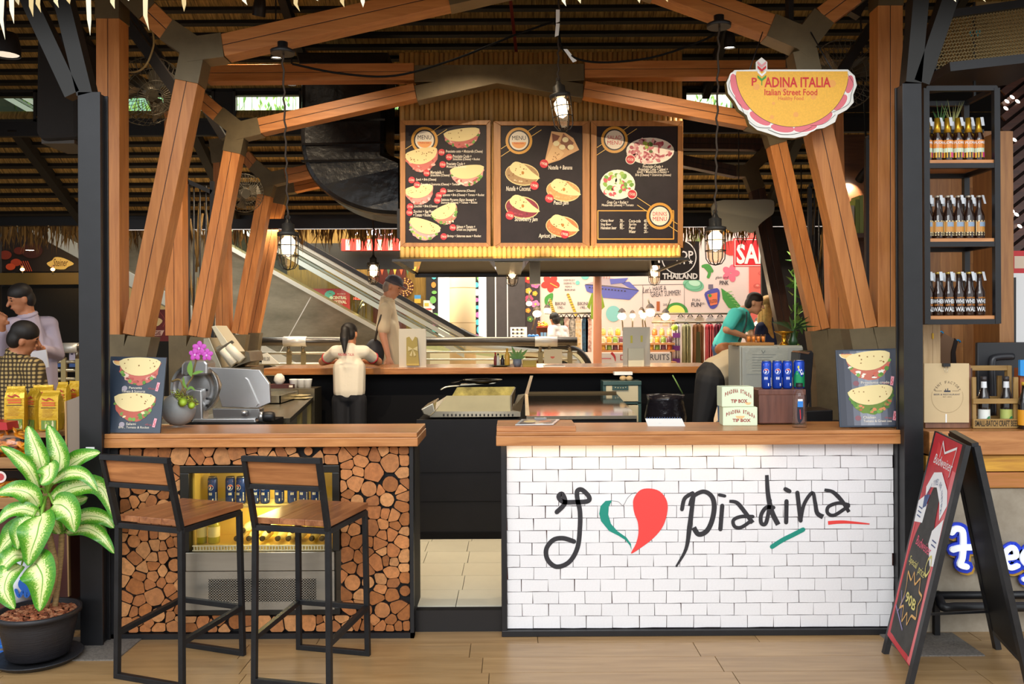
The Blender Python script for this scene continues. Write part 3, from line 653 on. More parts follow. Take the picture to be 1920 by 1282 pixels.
st([(1036, 360), (1046, 230)], 6); st([(1030, 170), (1060, 176)], 4.5)
st([(1085, 205), (1125, 212), (1160, 250), (1215, 325)], [4, 6, 6]); st([(1215, 290), (1150, 290), (1108, 310), (1115, 345), (1150, 350), (1200, 318)], 5)
st([(1293, 60), (1300, 170), (1320, 260), (1356, 335)], [5, 7, 7]); st([(1330, 240), (1290, 240), (1262, 280), (1262, 325), (1285, 330), (1300, 280), (1310, 200)], 5.5)
st([(1400, 322), (1402, 205)], 6); st([(1396, 138), (1418, 150)], 6)
st([(1462, 158), (1480, 312)], 6); st([(1480, 312), (1500, 220), (1545, 158), (1560, 210), (1572, 270), (1605, 292)], [5, 5, 7])
st([(1612, 142), (1660, 155), (1710, 205), (1748, 265)], [4, 6, 5]); st([(1745, 225), (1690, 215), (1635, 235), (1630, 270), (1668, 282), (1745, 232)], 5)
sl.ribbon(SP([(1632, 325), (1720, 320), (1862, 331)]), [7, 6, 2], RD, 1); sl.ribbon(SP([(1322, 457), (1380, 420), (1440, 390), (1494, 362)]), 8.5, GN, 1)
sl.obj('slogan', bc)
area('counter_strip_light', (.6, 4.69, ZT - .08), (.6, 4.74, .6), 1.6, .01, .7, WARM)
# ================================================================ BAR STOOLS
def stool(label, loc, rz, wd, dp):
    t = T('bar_stool', label, 'stool', loc, 'bar stools at the log counter', rz); tb = .026; SZ = .785
    TB = M('#2a2b2e', .42, .55, var=.35, vs=9); SW = W('#b5774a', '#7f4a2c', 'Y', r=.3)
    hx, hy = wd / 2, dp / 2
    # local frame: -y is the backrest side, +y faces the counter
    fb = {(-1, -1): V((-hx, -hy, 0)), (1, -1): V((hx, -hy, 0)), (-1, 1): V((-hx, hy, 0)), (1, 1): V((hx, hy, 0))}
    tp = {k: V((v.x * .97, v.y * (.97 if k[1] < 0 else .93), SZ - .03)) for k, v in fb.items()}
    for k in fb: m = MB(); m.beam(fb[k], tp[k], tb, tb, TB); m.obj('leg', t, True, .002)
    def bar(nm, p, q, w=tb, d=tb): m = MB(); m.beam(p, q, w, d, TB, side=(0, 0, 1)); m.obj(nm, t, True, .002)
    at = lambda k, z: fb[k] + (tp[k] - fb[k]) * (z / (SZ - .03))
    bar('floor_bar', at((-1, -1), .013), at((1, -1), .013)); bar('floor_bar', at((-1, 1), .013), at((1, 1), .013))
    bar('footrest', at((-1, 1), .255), at((1, 1), .255)); bar('footrest', at((-1, -1), .22), at((-1, 1), .255)); bar('footrest', at((1, -1), .22), at((1, 1), .255))
    m = MB()
    for a, c in (((-1, -1), (1, -1)), ((-1, 1), (1, 1)), ((-1, -1), (-1, 1)), ((1, -1), (1, 1))): m.beam(at(a, SZ - .035), at(c, SZ - .035), .03, tb, TB, side=(0, 0, 1))
    m.obj('seat_frame', t, True, .002)
    for i in range(3):
        x0 = -hx - .002 + (wd + .004) * i / 3; m = MB(); m.bx(x0 + .0004, x0 + (wd + .004) / 3 - .0004, -hy + .012, hy + .01, SZ - .018, SZ + .012, SW); m.obj('seat_board', t, True, .003)
    top = {s: V((s * hx * .97, -hy - .085, 1.095)) for s in (-1, 1)}; bot = {s: V((s * hx * .97, -hy + .004, SZ - .03)) for s in (-1, 1)}
    for s in (-1, 1): m = MB(); m.beam(bot[s], top[s], tb * .9, .03, TB, side=(0, 1, 0)); m.obj('back_post', t, True, .002)
    lo = {s: bot[s] + (top[s] - bot[s]) * .60 for s in (-1, 1)}
    m = MB(); m.beam(top[-1] - V((.012, 0, 0)), top[1] + V((.012, 0, 0)), .026, .03, TB, side=(0, 1, 0)); m.obj('top_rail', t, True, .002)
    m = MB(); m.beam(lo[-1], lo[1], .024, .028, TB, side=(0, 1, 0)); m.obj('lower_rail', t, True, .002)
    a, c = lo[-1] * .06 + top[-1] * .94, lo[1] * .06 + top[1] * .94; d1, d2 = lo[-1] * .9 + top[-1] * .1, lo[1] * .9 + top[1] * .1
    m = MB(); off = V((0, .012, .003)); m.prism([d1, d2, c, a], (0, .022, .004), W('#bd7f4d', '#8a5430', 'X', r=.35)); m.obj('back_board', t, True, .002)
    return t
def place_stool(lab, fl, fr, br, bl):
    c = (V(fl) + V(fr) + V(br) + V(bl)) / 4; ux = (V(fr) - V(fl)) + (V(br) - V(bl)); rz = atan2(ux.y, ux.x)
    wd = (V(fr) - V(fl)).length; dp = ((V(bl) - V(fl)).length + (V(br) - V(fr)).length) / 2
    return stool(lab, (c.x, c.y, 0), rz, wd, dp)
place_stool('black steel and wood bar stool next to the potted plant', (-1.96, 4.19, 0), (-1.59, 4.05, 0), (-1.405, 4.46, 0), (-1.765, 4.59, 0))
place_stool('black steel and wood bar stool nearer the doorway, in front of the cooler', (-1.266, 4.116, 0), (-.885, 4.02, 0), (-.745, 4.45, 0), (-1.125, 4.54, 0))
# ================================================================ MENU WALL: bamboo, boards, hood
YB = 7.7
mw = T('bamboo_wall', 'bamboo pole cladding behind the three menu boards', 'wall panel', P(1015, 480, YB))
BAM = M('#e2b368', .45, var=.25, vs=4, stretch=(1, 1, .6), ov=.2, hex2='#a87c40'); BAML = M('#e0b566', .45, var=.2, vs=4, ov=.15)
xa, xb = P(749, 300, YB).x, P(1281, 300, YB).x; z0, z1 = P(1015, 462, YB).z, P(1015, 96, YB).z
m = MB(); m.bx(xa, xb, YB + .06, YB + .12, z0 - .1, z1 - .02, M('#3a2716', .8)); m.obj('backing', mw)
def pole_mesh(l, mat, rr=.0232):
    m = MB(); pr = []
    kn = sorted(R.uniform(.1, l - .1) for _ in range(2)) if l > .5 else []
    zz = [0]
    for k in kn: zz += [k - .012, k, k + .012]
    zz.append(l)
    for i, z in enumerate(zz): pr.append((rr * (1.07 if (i % 3 == 2 and kn and i < len(zz) - 1) else 1), z))
    m.lathe(pr, mat, 8); return m.mesh('bamboo_pole')
pms = [pole_mesh(z1 - z0, BAM) for _ in range(5)]; n = int((xb - xa) / .0445)
for i in range(n):
    o = link('bamboo_pole', R.choice(pms), mw, fixn=False); o.location = V((xa + (i + .5) * (xb - xa) / n, YB + .04, z0 + R.uniform(-.004, .004))) - WL[mw.name]; o.scale = (R.uniform(.92, 1.12), 1, 1)
# hanging valance of short bamboo lit by an LED strip
va = T('bamboo_valance', 'short bamboo valance glowing along the bottom of the menu wall', 'valance', P(1015, 487, YB))
zv0, zv1 = P(1015, 486, YB - .08).z, P(1015, 461, YB - .08).z; pms = [pole_mesh(zv1 - zv0, BAML, .0232) for _ in range(4)]; n2 = 58
for i in range(n2):
    o = link('bamboo_pole', R.choice(pms), va, fixn=False); o.location = V((P(750, 480, YB - .08).x + (i + .5) * (P(1277, 480, YB - .08).x - P(750, 480, YB - .08).x) / n2, YB - .06, zv0)) - WL[va.name]; o.scale = (R.uniform(.95, 1.15), 1, 1)
LED = M('#ffd27a', .5, emit=4)
m = MB(); m.bx(P(1045, 480, YB - .1).x, P(1250, 480, YB - .1).x, YB - .105, YB - .098, zv0 - .006, zv0 + .004, LED); tag(m.obj('led_strip', va), 'glowing warm strip')
area('valance_strip', (P(900, 480, YB).x, YB - .13, zv0 + .012), (P(900, 480, YB).x, YB - .06, zv0 + .2), 1.0, .015, .5, (1, .7, .3)); area('valance_strip', (P(1155, 480, YB).x, YB - .13, zv0 + .012), (P(1155, 480, YB).x, YB - .06, zv0 + .2), 1.1, .015, 1.5, (1, .7, .3))
# ---- extraction hood
hd = T('extractor_hood', 'dark steel extractor hood under the glowing bamboo valance', 'hood', P(1015, 500, 8.4))
zh = P(1015, 488, 7.6).z; hx0, hx1 = P(738, 490, 7.6).x, P(1288, 490, 7.6).x; HS = M('#57503f', .35, .8, var=.3, vs=4)
m = MB(); m.bx(hx0, hx1, 7.5, 7.53, zh - .012, zh + .01, M('#1d1a16', .4)).bx(hx0, hx0 + .03, 7.53, 9.3, zh - .012, zh + .01, HS).bx(hx1 - .03, hx1, 7.53, 9.3, zh - .012, zh + .01, HS).bx(hx0, hx1, 9.27, 9.3, zh - .04, zh + .01, M('#1d1a16', .4)); m.obj('rim', hd)
m = MB()
for x0, x1 in ((hx0 + .03, -.15), (.1, hx1 - .03)): m.prism([(x0, 7.53, zh), (x1, 7.53, zh), (x1 - .2, 8.3, zh + .22), (x0 + .2, 8.3, zh + .22)], (0, 0, .01), HS).prism([(x0, 9.27, zh), (x1, 9.27, zh), (x1 - .2, 8.3, zh + .22), (x0 + .2, 8.3, zh + .22)], (0, 0, .01), M('#2a251e', .4, .5))
m.obj('filter_panel', hd)
m = MB(); m.bx(-.15, .1, 7.535, 9.27, zh - .02, zh + .004, HS); m.obj('spine', hd)
m = MB(); m.bx(hx0, hx1, 7.84, 9.3, zh + .23, zh + .5, M('#171411', .5)); m.obj('casing', hd)
m = MB(); a = P(1002, 520, 8.9); m.bx(a.x - .05, a.x + .06, 8.85, 8.95, a.z - .07, a.z + .2, M('#a8a08c', .4, .5)); tag(m.obj('junction_box', hd), 'pale steel junction box')
# ---- printed menu boards
MD = M('#2b2325', .5, var=.35, vs=3, spec=.25); GOLD = M('#d69a35', .35); GOLDL = M('#f0c463', .35); CRM = M('#efe2cc', .5); RED = M('#c8202c', .45); TXT = M('#f2e6d2', .5); PINK = M('#d9828a', .5); TORT = M('#ecd79c', .6); SPOT = M('#8a5a26', .6)
def badge(s, cx, cy, r, t1, t2, col, flip=1):
    for d in (-7, 7): s.ribbon([(cx - 1.9 * r, cy + flip * (1.25 * r) + d), (cx + 1.9 * r, cy - flip * 1.25 * r + d)], 1.0, GOLDL, 1, smooth=False)
    s.ring(cx, cy, r * .92, r * 1.14, GOLD, 2); s.disc(cx, cy, r * .92, r * .92, M('#241c1e', .4), 2); s.disc(cx, cy, r * .8, r * .8, CRM, 3)
    if t2: s.text(t1, cx - r * .6, cy - r * .35, cx + r * .6, cy - r * .02, col, 4); s.text(t2, cx - r * .6, cy + r * .08, cx + r * .6, cy + r * .42, col, 4)
    else:
        s.text(t1, cx - r * .58, cy - r * .42, cx + r * .58, cy - r * .06, col, 4)
        s.disc(cx, cy + r * .12, r * .62, r * .52, M('#f0a860', .5), 4, a0=0, a1=180); s.text('Piadina Italia', cx - r * .42, cy + r * .14, cx + r * .42, cy + r * .28, RED, 5)
def piadina(s, cx, cy, w, h, rot, fill, l=1, spots=9, greens=True, fold=True, seed=1):
    """folded flatbread with its filling peeping out below"""
    q = random.Random(seed); c, n = cos(radians(rot)), sin(radians(rot)); X = lambda x, y: (cx + (x * c - y * n), cy + (x * n + y * c))
    pts = []
    k = 18
    for i in range(k + 1):
        a = pi * (1 - i / k); rr = 1 + q.uniform(-.04, .04); pts.append(X(w / 2 * cos(a) * rr, -h * .3 + h * .78 * sin(a) * rr))
    s.poly(pts, M(fill[0], .6), l)
    for i in range(30):
        a = pi * q.uniform(.04, .96); r0 = q.uniform(.78, .97); x, y = w / 2 * cos(a) * r0, -h * .3 + h * .78 * sin(a) * r0
        s.disc(*X(x, y), w * q.uniform(.03, .075), h * q.uniform(.03, .07), M(q.choice(fill), .6), l + 1 + (i % 3) * .3, rot=rot + q.uniform(-40, 40), n=8)
    if greens:
        for i in range(6): a = pi * q.uniform(.08, .92); s.disc(*X(w * .47 * cos(a), -h * .3 + h * .72 * sin(a)), w * .05, h * .06, M(q.choice(('#5d8a38', '#77a84a')), .6), l + 2, rot=q.uniform(0, 180), n=8)
    top = []
    for i in range(17): a = pi * (1 - i / 16); top.append(X(w / 2 * cos(a), -h * .34 + h * .5 * sin(a)))
    for i in range(1, 10): u = 1 - 2 * i / 10; top.append(X(w / 2 * u, -h * .34 - h * .14 * sqrt(max(0, 1 - u * u)) * (1 if fold else .05)))
    s.poly(top, TORT, l + 3)
    for i in range(spots): u = q.uniform(-.8, .8); y = q.uniform(-.15, .8) * sqrt(1 - u * u); s.disc(*X(w / 2 * u, h * .48 * y - h * .34), w * q.uniform(.008, .022), h * q.uniform(.012, .03), SPOT, l + 4, n=7, rot=rot)
def price(s, cx, cy, r, t, rot=8): s.disc(cx, cy, r, r, RED, 4); s.text(t, cx - r * .75, cy - r * .32, cx + r * .75, cy + r * .32, CRM, 5, rot=rot)
def board(label, ox0, oy0, ox1, oy1, ix0, iy0, ix1, iy1, Y):
    t = T('menu_board', label, 'menu board', P((ox0 + ox1) / 2, oy1, Y), 'menu boards on the bamboo wall'); FR = W('#b98043', '#9c662f', 'Z', r=.45)
    m = MB(); q = lambda x, y: P(x, y, Y)
    for poly in ([(ox0, oy0), (ox1, oy0), (ix1, iy0), (ix0, iy0)], [(ox1, oy0), (ox1, oy1), (ix1, iy1), (ix1, iy0)], [(ox1, oy1), (ox0, oy1), (ix0, iy1), (ix1, iy1)], [(ox0, oy1), (ox0, oy0), (ix0, iy0), (ix0, iy1)]):
        m2 = MB(); m2.prism([q(*p) for p in poly], (0, .045, 0), FR); m2.obj('frame_rail', t, bev=.003)
    m.prism([q(ix0 - 2, iy0 - 2) + V((0, .012, 0)), q(ix1 + 2, iy0 - 2) + V((0, .012, 0)), q(ix1 + 2, iy1 + 2) + V((0, .012, 0)), q(ix0 - 2, iy1 + 2) + V((0, .012, 0))], (0, .02, 0), MD); m.obj('menu_sheet', t)
    return t, front(Y + .0115, step=.0009)
YM = 7.62
HAM = ['#c96b62', '#d98b80', '#b2524e', '#e3b3a4']
t, s = board('menu board with the piadina list and prices', 750, 225, 920, 463, 760, 234, 912, 455, YM)
badge(s, 796, 263, 22, 'MENU', '', M('#1d1718', .5))
piadina(s, 867, 259, 68, 38, -8, HAM, seed=3); piadina(s, 792, 300, 62, 46, -12, HAM, greens=False, spots=22, seed=4); piadina(s, 877, 329, 64, 40, -6, ['#d99a90', '#e8d8c4', '#b2524e', '#87b04a'], spots=0, seed=5); piadina(s, 787, 365, 54, 38, -10, ['#dc9088', '#eab8b0', '#c96b62'], greens=False, spots=16, seed=6); piadina(s, 836, 403, 50, 38, -24, ['#c08070', '#e6dcc2', '#6f9a45'], seed=7); piadina(s, 794, 431, 60, 40, 18, ['#dba3a0', '#eac2ba', '#b9c860'], seed=8)
for txt, px, x0, x1, y0, y1 in (('250', 828, 836, 905, 281, 288), ('250', 842, 849, 888, 290, 297), ('', 0, 849, 900, 296, 302), ('250', 830, 837, 872, 304, 311), ('', 0, 837, 873, 310, 316), ('220B', 800, 807, 833, 320, 327), ('', 0, 807, 843, 326, 332), ('220B', 772, 780, 818, 333, 340), ('220B', 782, 789, 861, 342, 349), ('220B', 831, 839, 891, 354, 361), ('220B', 823, 830, 908, 362, 369), ('220B', 820, 827, 893, 371, 378), ('', 0, 827, 895, 377, 383), ('210B', 769, 776, 820, 383, 390), ('120B', 768, 775, 812, 394, 401), ('', 0, 775, 808, 400, 406), ('260', 849, 856, 891, 422, 429), ('', 0, 856, 894, 428, 434), ('260', 832, 838, 902, 439, 446)):
    if px: price(s, px, (y0 + y1) / 2 + 1, 6.2, txt)
for tx, x0, y0, x1, y1 in (('Prosciutto cotto + Mozzarella (Cheese)', 836, 281, 905, 288), ('Prosciutto Crudo +', 849, 290, 884, 296), ('Stracchino (Cheese) + Rocket', 849, 296, 900, 302), ('Prosciutto Crudo +', 837, 304, 872, 310), ('Mozzarella (Cheese)', 837, 310, 874, 316), ('Mortadella +', 807, 320, 832, 326), ('Stracchino (Cheese)', 807, 326, 843, 332), ('Speck + Brie (Cheese)', 780, 334, 818, 340), ('Pancetta + Scamorza (Cheese) + Tomato', 789, 343, 861, 349), ('Salami + Scamorza (Cheese)', 839, 355, 891, 361), ('Spianata + Brie (Cheese) + Tomato + Rocket', 830, 363, 908, 369), ('Salsiccia Piccante (Spicy Sausage) +', 827, 372, 893, 378), ('Scamorza (Cheese) + Tomato + Rocket', 827, 377.5, 895, 383), ('Zucchini + Brie (Cheese)', 776, 384, 820, 390), ('Zucchini + Egg Plan', 775, 394, 812, 400), ('+ Tomato + Rocket', 775, 400, 808, 406), ('Salmon + Tomato +', 856, 422, 891, 428), ('Green cos (vegetable)', 856, 428, 894, 434), ('Shrimp + Salsarosa sauce + Rocket', 838, 440, 902, 446)):
    s.text(tx, x0, y0, x1, y1, TXT, 4, shear=.15, bold=.008)
s.obj('print', t)
t, s = board('menu board with the sweet jam and banana piadinas', 925, 227, 1106, 464, 939, 235, 1092, 455, YM)
badge(s, 973, 264, 22, 'MENU', '', M('#1d1718', .5))
s.poly([(1034, 246), (1060, 249), (1075, 259), (1086, 281), (1064, 292), (1050, 300), (1025, 308), (1022, 300)], M('#d8a877', .6), 1); s.poly([(1037, 270), (1058, 287), (1050, 297), (1025, 306), (1023, 300)], M('#e6bd88', .6), 2)
s.poly([(1035, 250), (1050, 255), (1046, 262), (1036, 268)], M('#7a4632', .6), 2); s.poly([(1056, 250), (1076, 268), (1066, 282), (1050, 268)], M('#8a5a42', .6), 2)
for a, b_ in ((1043, 269), (1060, 262), (1054, 276), (1070, 276)): s.disc(a, b_, 6, 5, M('#efe0b0', .5), 3, n=12)
for i in range(7): s.disc(1030 + R.uniform(0, 18), 285 + R.uniform(0, 14), 1.2, 1, SPOT, 4, n=6)
def sweet(cx, cy, w, h, rot, jam):
    s.disc(cx, cy + 2, w / 2, h / 2, M('#e2c88c', .6), 1, rot=rot); s.disc(cx, cy + 2, w / 2 * .96, h / 2 * .9, M(jam[0], .5, var=.3, vs=60), 2, rot=rot)
    q = random.Random(cx)
    for i in range(14): a = q.uniform(.4, 2.9); s.disc(cx + w * .4 * cos(a), cy + h * .36 * sin(a), 2.2, 1.4, M(q.choice(jam), .5), 3, n=7)
    c, n = cos(radians(rot)), sin(radians(rot)); pts = []
    for x, y in ((-.36, -.3), (-.2, -.52), (.05, -.4), (.3, -.05), (.52, .22), (.3, .27), (0, .2), (-.22, .05), (-.34, -.12)): pts.append((cx + x * w, cy + y * h))
    s.poly(cr(pts, 3, True), TORT, 4)
    for i in range(10): s.disc(cx + w * q.uniform(-.28, .2), cy + h * q.uniform(-.38, .1), q.uniform(.6, 1.8), q.uniform(.5, 1.2), SPOT, 5, n=7)
    s.disc(cx + w * .02, cy - h * .02, 2.6, 3.2, M('#b77a2c', .6), 5, n=10)
sweet(979, 325, 64, 42, 8, ['#a98555', '#d8c49a', '#7e5a32']); sweet(979, 387, 64, 42, 8, ['#8a2436', '#a83a4c', '#6a1a28']); sweet(1056, 356, 64, 40, 8, ['#e0a060', '#e8b880']); sweet(1054, 423, 62, 40, 8, ['#e07a42', '#e89058'])
for a, b_, tt in ((1020, 307, '190B'), (1002, 348, '190B'), (1030, 372, '190B'), (956, 404, '190B'), (1059, 439, '190B')): price(s, a, b_, 8, tt, 12)
for tx, x0, y0, x1, y1 in (('Nutella + Banana', 1028, 310, 1073, 318), ('Nutella + Coconut', 949, 349, 995, 358), ('Peach Jam', 1038, 376, 1066, 386), ('Strawberry Jam', 965, 407, 1008, 417), ('Apricot Jam', 1010, 438, 1042, 448)): s.text(tx, x0, y0, x1, y1, TXT, 4, shear=.15, bold=.01)
s.obj('print', t)
t, s = board('menu board with salad plates and the drinks list', 1108, 226, 1281, 464, 1119, 236, 1271, 456, YM)
badge(s, 1152, 262, 22, 'SALAD', 'MENU', RED)
s.disc(1219, 283, 45, 25, M('#efe6d6', .5), 1); q = random.Random(5)
for i in range(90): a, r_ = q.uniform(0, 6.28), sqrt(q.random()) * .9; s.disc(1219 + 44 * r_ * cos(a), 283 + 24 * r_ * sin(a), q.uniform(3, 7), q.uniform(1.5, 3.5), M(q.choice(('#c9747a', '#b5505a', '#dfa6a2', '#ecd0c6', '#a03c48')), .5), 2 + (i % 9) * .12, rot=q.uniform(0, 180), n=8)
for i in range(8): s.disc(1214 + q.uniform(-8, 8), 275 + q.uniform(-7, 9), 4, 3, M(q.choice(('#7a9a3a', '#a9b848', '#4f6a26')), .5), 4, rot=q.uniform(0, 180), n=8)
s.disc(1158, 346, 33, 28, M('#e9ead6', .5), 1)
for i in range(70):
    a, r_ = q.uniform(0, 6.28), sqrt(q.random()) * .86; hx = q.choice(('#8db84a', '#6f9f38', '#b7d070', '#e9e6d0', '#c9545c', '#a8c860')); rr = q.uniform(3, 6)
    s.disc(1158 + 32 * r_ * cos(a), 346 + 27 * r_ * sin(a), rr, rr * .75, M(hx, .5), 2 + (i % 9) * .12, rot=q.uniform(0, 180), n=9)
for a, b_, tt in ((1182, 299, '450B'), (1185, 364, '150B')): s.disc(a, b_, 9.3, 9.3, CRM, 3.5); price(s, a, b_, 8, tt)
for tx, x0, y0, x1, y1 in (('Prosciutto Crudo +', 1205, 309, 1243, 315), ('Prosciutto Cotto + Salami +', 1197, 314.5, 1252, 320.5), ('Speck + Mozzarella (Cheese) +', 1194, 320, 1254, 326), ('Brie (Cheese) + Scamorza (cheese)', 1191, 325.5, 1258, 331.5), ('Green Cos + Rocket +', 1138, 376, 1178, 382), ('Mozzarella (cheese) + Tomato', 1128, 382, 1188, 388), ('Chang Beer', 1126, 411, 1151, 417), ('70.-', 1162, 411, 1170, 417), ('Sing Beer', 1126, 418, 1146, 424), ('80.-', 1162, 418, 1170, 424), ('Heineken beer', 1126, 424, 1156, 430), ('90.-', 1162, 424, 1170, 430), ('Coca-cola', 1179, 411, 1201, 417), ('40.-', 1207, 411, 1215, 417), ('Sprite', 1179, 418, 1193, 424), ('40.-', 1207, 418, 1215, 424), ('Pepsi', 1179, 424, 1191, 431), ('40.-', 1207, 424, 1215, 430), ('Water', 1179, 431, 1192, 437), ('20.-', 1207, 431, 1215, 437)): s.text(tx, x0, y0, x1, y1, TXT, 4, shear=.15, bold=.008)
for seg in ([(1121, 395), (1212, 395)], [(1121, 395), (1121, 448)], [(1121, 448), (1263, 448)], [(1263, 448), (1263, 395)], [(1263, 395), (1256, 395)]): s.ribbon(seg, 2, GOLD, 1, smooth=False)
badge(s, 1237, 405, 22, 'DRINKS', 'MENU', RED, -1)
s.obj('print', t)
# ================================================================ BLACK WRAPPED DUCT
DU = M('#0c0b0c', .3, bump=1.0, bs=9, spec=.5)
t = T('ventilation_duct', 'fat black plastic-wrapped duct bending behind the menu wall', 'duct', P(660, 405, 8.6))
ol = cr([(563, 104), (563, 190), (563, 272), (578, 325), (610, 362), (650, 386), (700, 401), (756, 405)], 4) + [(756, 300), (722, 285), (724, 104)]
m = MB(); ol3 = [P(x, y, 8.35) for x, y in ol]; m.prism(ol3, (0, .7, 0), DU); m.obj('elbow', t, bev=.05)
m = MB(); m.prism([P(x, y, 8.3) for x, y in ((556, 98), (728, 98), (724, 120), (562, 120))], (0, .8, 0), DU); m.obj('collar', t, bev=.01)
for y in (225, 268, 300): m = MB(); m.prism([P(x, yy, 8.335) for x, yy in ((564, y), (722, y - 3), (722, y + 1), (566, y + 4))], (0, .02, 0), M('#0c0b0c', .15)); m.obj('tape_band', t)
# ================================================================ CAGED PENDANT LAMPS
def pendant(label, px, ytop, ybot, mx, my, Y, tilt=0, power=42, big=True, glow=5):
    a = P(px, ytop, Y); c = P(px, ybot, Y); hgt = a.z - c.z; k = hgt / .29; t = T('pendant_lamp', label, 'lamp', (a.x, Y, c.z))
    IR = M('#3a3630', .5, .5, var=.3, vs=20); Rm = Matrix.Rotation(radians(tilt), 3, 'Y')
    z = lambda f: f * hgt; base = V((a.x, Y, c.z)) + Rm @ V((0, 0, 0))
    def L(prof, mat, nm, n=14): m = MB(); m.lathe([(r * k, zz * hgt) for r, zz in prof], mat, n, base, Rm); return m.obj(nm, t)
    L([(.03, .66), (.062, .67), (.062, .74), (.036, .76), (.036, .9), (.02, .93), (.012, 1.0)], IR, 'socket')
    gp = [(.0005, .04), (.03, .07), (.046, .15), (.05, .28), (.05, .66)]
    L(gp, GLASS('#fff4e2', .08), 'glass_jar', 16)
    L([(.0005, .26), (.03, .32), (.04, .44), (.04, .58), (.02, .66)], M('#ffe6c4', .4, emit=glow), 'bulb', 12)
    m = MB()
    for i in range(6):
        an = pi * i / 3; m.tube([base + Rm @ V((cos(an) * r * k, sin(an) * r * k, zz * hgt)) for r, zz in ((.058, .68), (.057, .3), (.053, .12), (.035, .03), (0, .0))], .0032 * k, IR, 5)
    for zz, r in ((.48, .058), (.28, .057)): m.tube([base + Rm @ V((cos(2 * pi * i / 18) * r * k, sin(2 * pi * i / 18) * r * k, zz * hgt)) for i in range(18)], .003 * k, IR, 5, closed=True)
    m.obj('wire_cage', t)
    top = base + Rm @ V((0, 0, hgt)); e = P(mx, my, Y - (.06 if big else 0)); m = MB()
    pts = [top]; n = 24
    for i in range(1, n): f = i / n; pts.append(top.lerp(e, f) + V((.006 * sin(f * 60), .006 * cos(f * 60), 0)))
    m.tube(pts + [e], .006 * k if big else .01, M('#37291a', .7), 5); tag(m.obj('cord', t), 'twisted cord')
    m = MB(); m.tube([top + V((.012 * cos(q_ * pi / 6), 0, .012 + .012 * sin(q_ * pi / 6))) for q_ in range(12)], .003, IR, 5, closed=True); m.obj('hook', t)
    if big:
        m = MB(); m.lathe([(.07, 0), (.072, .02), (.03, .04), (.03, .07)], BLACK, 16, e - V((0, 0, .03))); m.obj('canopy', t)
    lz = base + Rm @ V((0, 0, hgt * .38)); point('pendant_light', lz, power, (1, .70, .40), .035); return t
pendant('caged pendant lamp hanging from the rafter on the slicer side', 540, 411, 506, 530, 92, 5.08)
pendant('caged pendant lamp tilted in front of the sweet piadina menu', 1058, 152, 246, 1048, -30, 5.5, tilt=-7, power=120)
pendant('caged pendant lamp hanging from the rafter on the sign side', 1341, 401, 497, 1348, 42, 5.08)
for px, yb, nm in ((700, 534, 'beside the man in the cap'), (960, 537, 'below the hood in front of the chalk wall'), (1227, 535, 'in front of the shop poster')): pendant('small far pendant lamp ' + nm, px, yb - 56, yb, px, 488 if px > 900 else 106, 9.2, power=9, big=False)
# black supply cable swagged between the lamps
m = MB(); m.tube(cr([P(548, 120, 5.15), P(640, 138, 5.25), P(740, 142, 5.3), P(850, 112, 5.3), P(960, 68, 5.35), P(1040, 40, 5.4)], 6) + cr([P(1048, 62, 5.4), P(1058, 95, 5.4), P(1110, 116, 5.35), P(1220, 108, 5.3), P(1330, 70, 5.2), P(1346, 48, 5.1)], 6), .007, M('#141210', .9, spec=.1), 5)
tag(m.obj('power_cable'), 'black power cable swagged between the three pendant lamps', 'cable')
m = MB()
for x0, y0, x1, y1 in ((1046, 18, 1044, 40), (1046, 44, 1042, 66), (1060, 92, 1076, 114)): a, c = P(x0, y0, 5.38), P(x1, y1, 5.38); m.prism([a + V((-.012, 0, 0)), a + V((.012, 0, 0)), c + V((.018, 0, 0)), c + V((-.006, 0, -.01))], (0, .004, 0), WHITE)
tag(m.obj('cable_tie_paper'), 'white paper tape flags wrapped on the hanging lamp cable', 'tape', kind='stuff')
# ================================================================ PIADINA HANGING SIGN
YS = 4.95; t = T('shop_sign', 'hanging cutout sign of a folded yellow flatbread with red lettering', 'sign', P(1484, 262, YS))
ol = [(1377, 131), (1417, 130), (1417, 116), (1428, 107), (1439, 116), (1439, 130), (1590, 130), (1603, 142), (1607, 160), (1600, 178), (1601, 192), (1588, 206), (1571, 215), (1566, 229), (1545, 240), (1527, 243), (1512, 254), (1490, 259), (1462, 258), (1440, 250), (1420, 244), (1405, 232), (1400, 216), (1385, 205), (1377, 190), (1365, 175), (1362, 155), (1368, 141)]
m = MB(); m.prism([P(x, y, YS) for x, y in ol], (0, .05, 0), M('#e9e7df', .5), M('#6b5a2c', .5)); m.obj('cutout_panel', t, bev=.002)
s = front(YS - .0006, step=.0008); half = [(1381, 134)] + [(1485 + 106 * cos(radians(a)), 134 + 104 * sin(radians(a))) for a in range(176, 3, -6)] + [(1589, 134)]
lin_ = M('#3a3a38', .5)
for cx, cy, rx, ry, rot in ((1378, 160, 8, 22, -12), (1392, 190, 9, 20, -38), (1425, 222, 22, 9, 30), (1467, 240, 22, 8, 8), (1510, 239, 22, 8, -10), (1543, 222, 20, 9, -32), (1575, 192, 18, 9, -50), (1592, 158, 8, 17, 10)):
    s.disc(cx, cy, rx + 3, ry + 3, M('#f3f1ea', .5), 1 + cx % 7 * .08, rot); s.disc(cx, cy, rx, ry, M('#e0707a', .5), 2 + cx % 7 * .08, rot)
for pts in ([(1369, 150), (1367, 165), (1378, 184), (1390, 200)], [(1388, 196), (1400, 222), (1420, 238), (1446, 240)], [(1440, 243), (1465, 252), (1495, 250), (1522, 238)], [(1520, 236), (1545, 232), (1566, 215)], [(1558, 212), (1590, 196), (1596, 176), (1600, 158), (1590, 140)]): s.ribbon(pts, .7, lin_, 3)
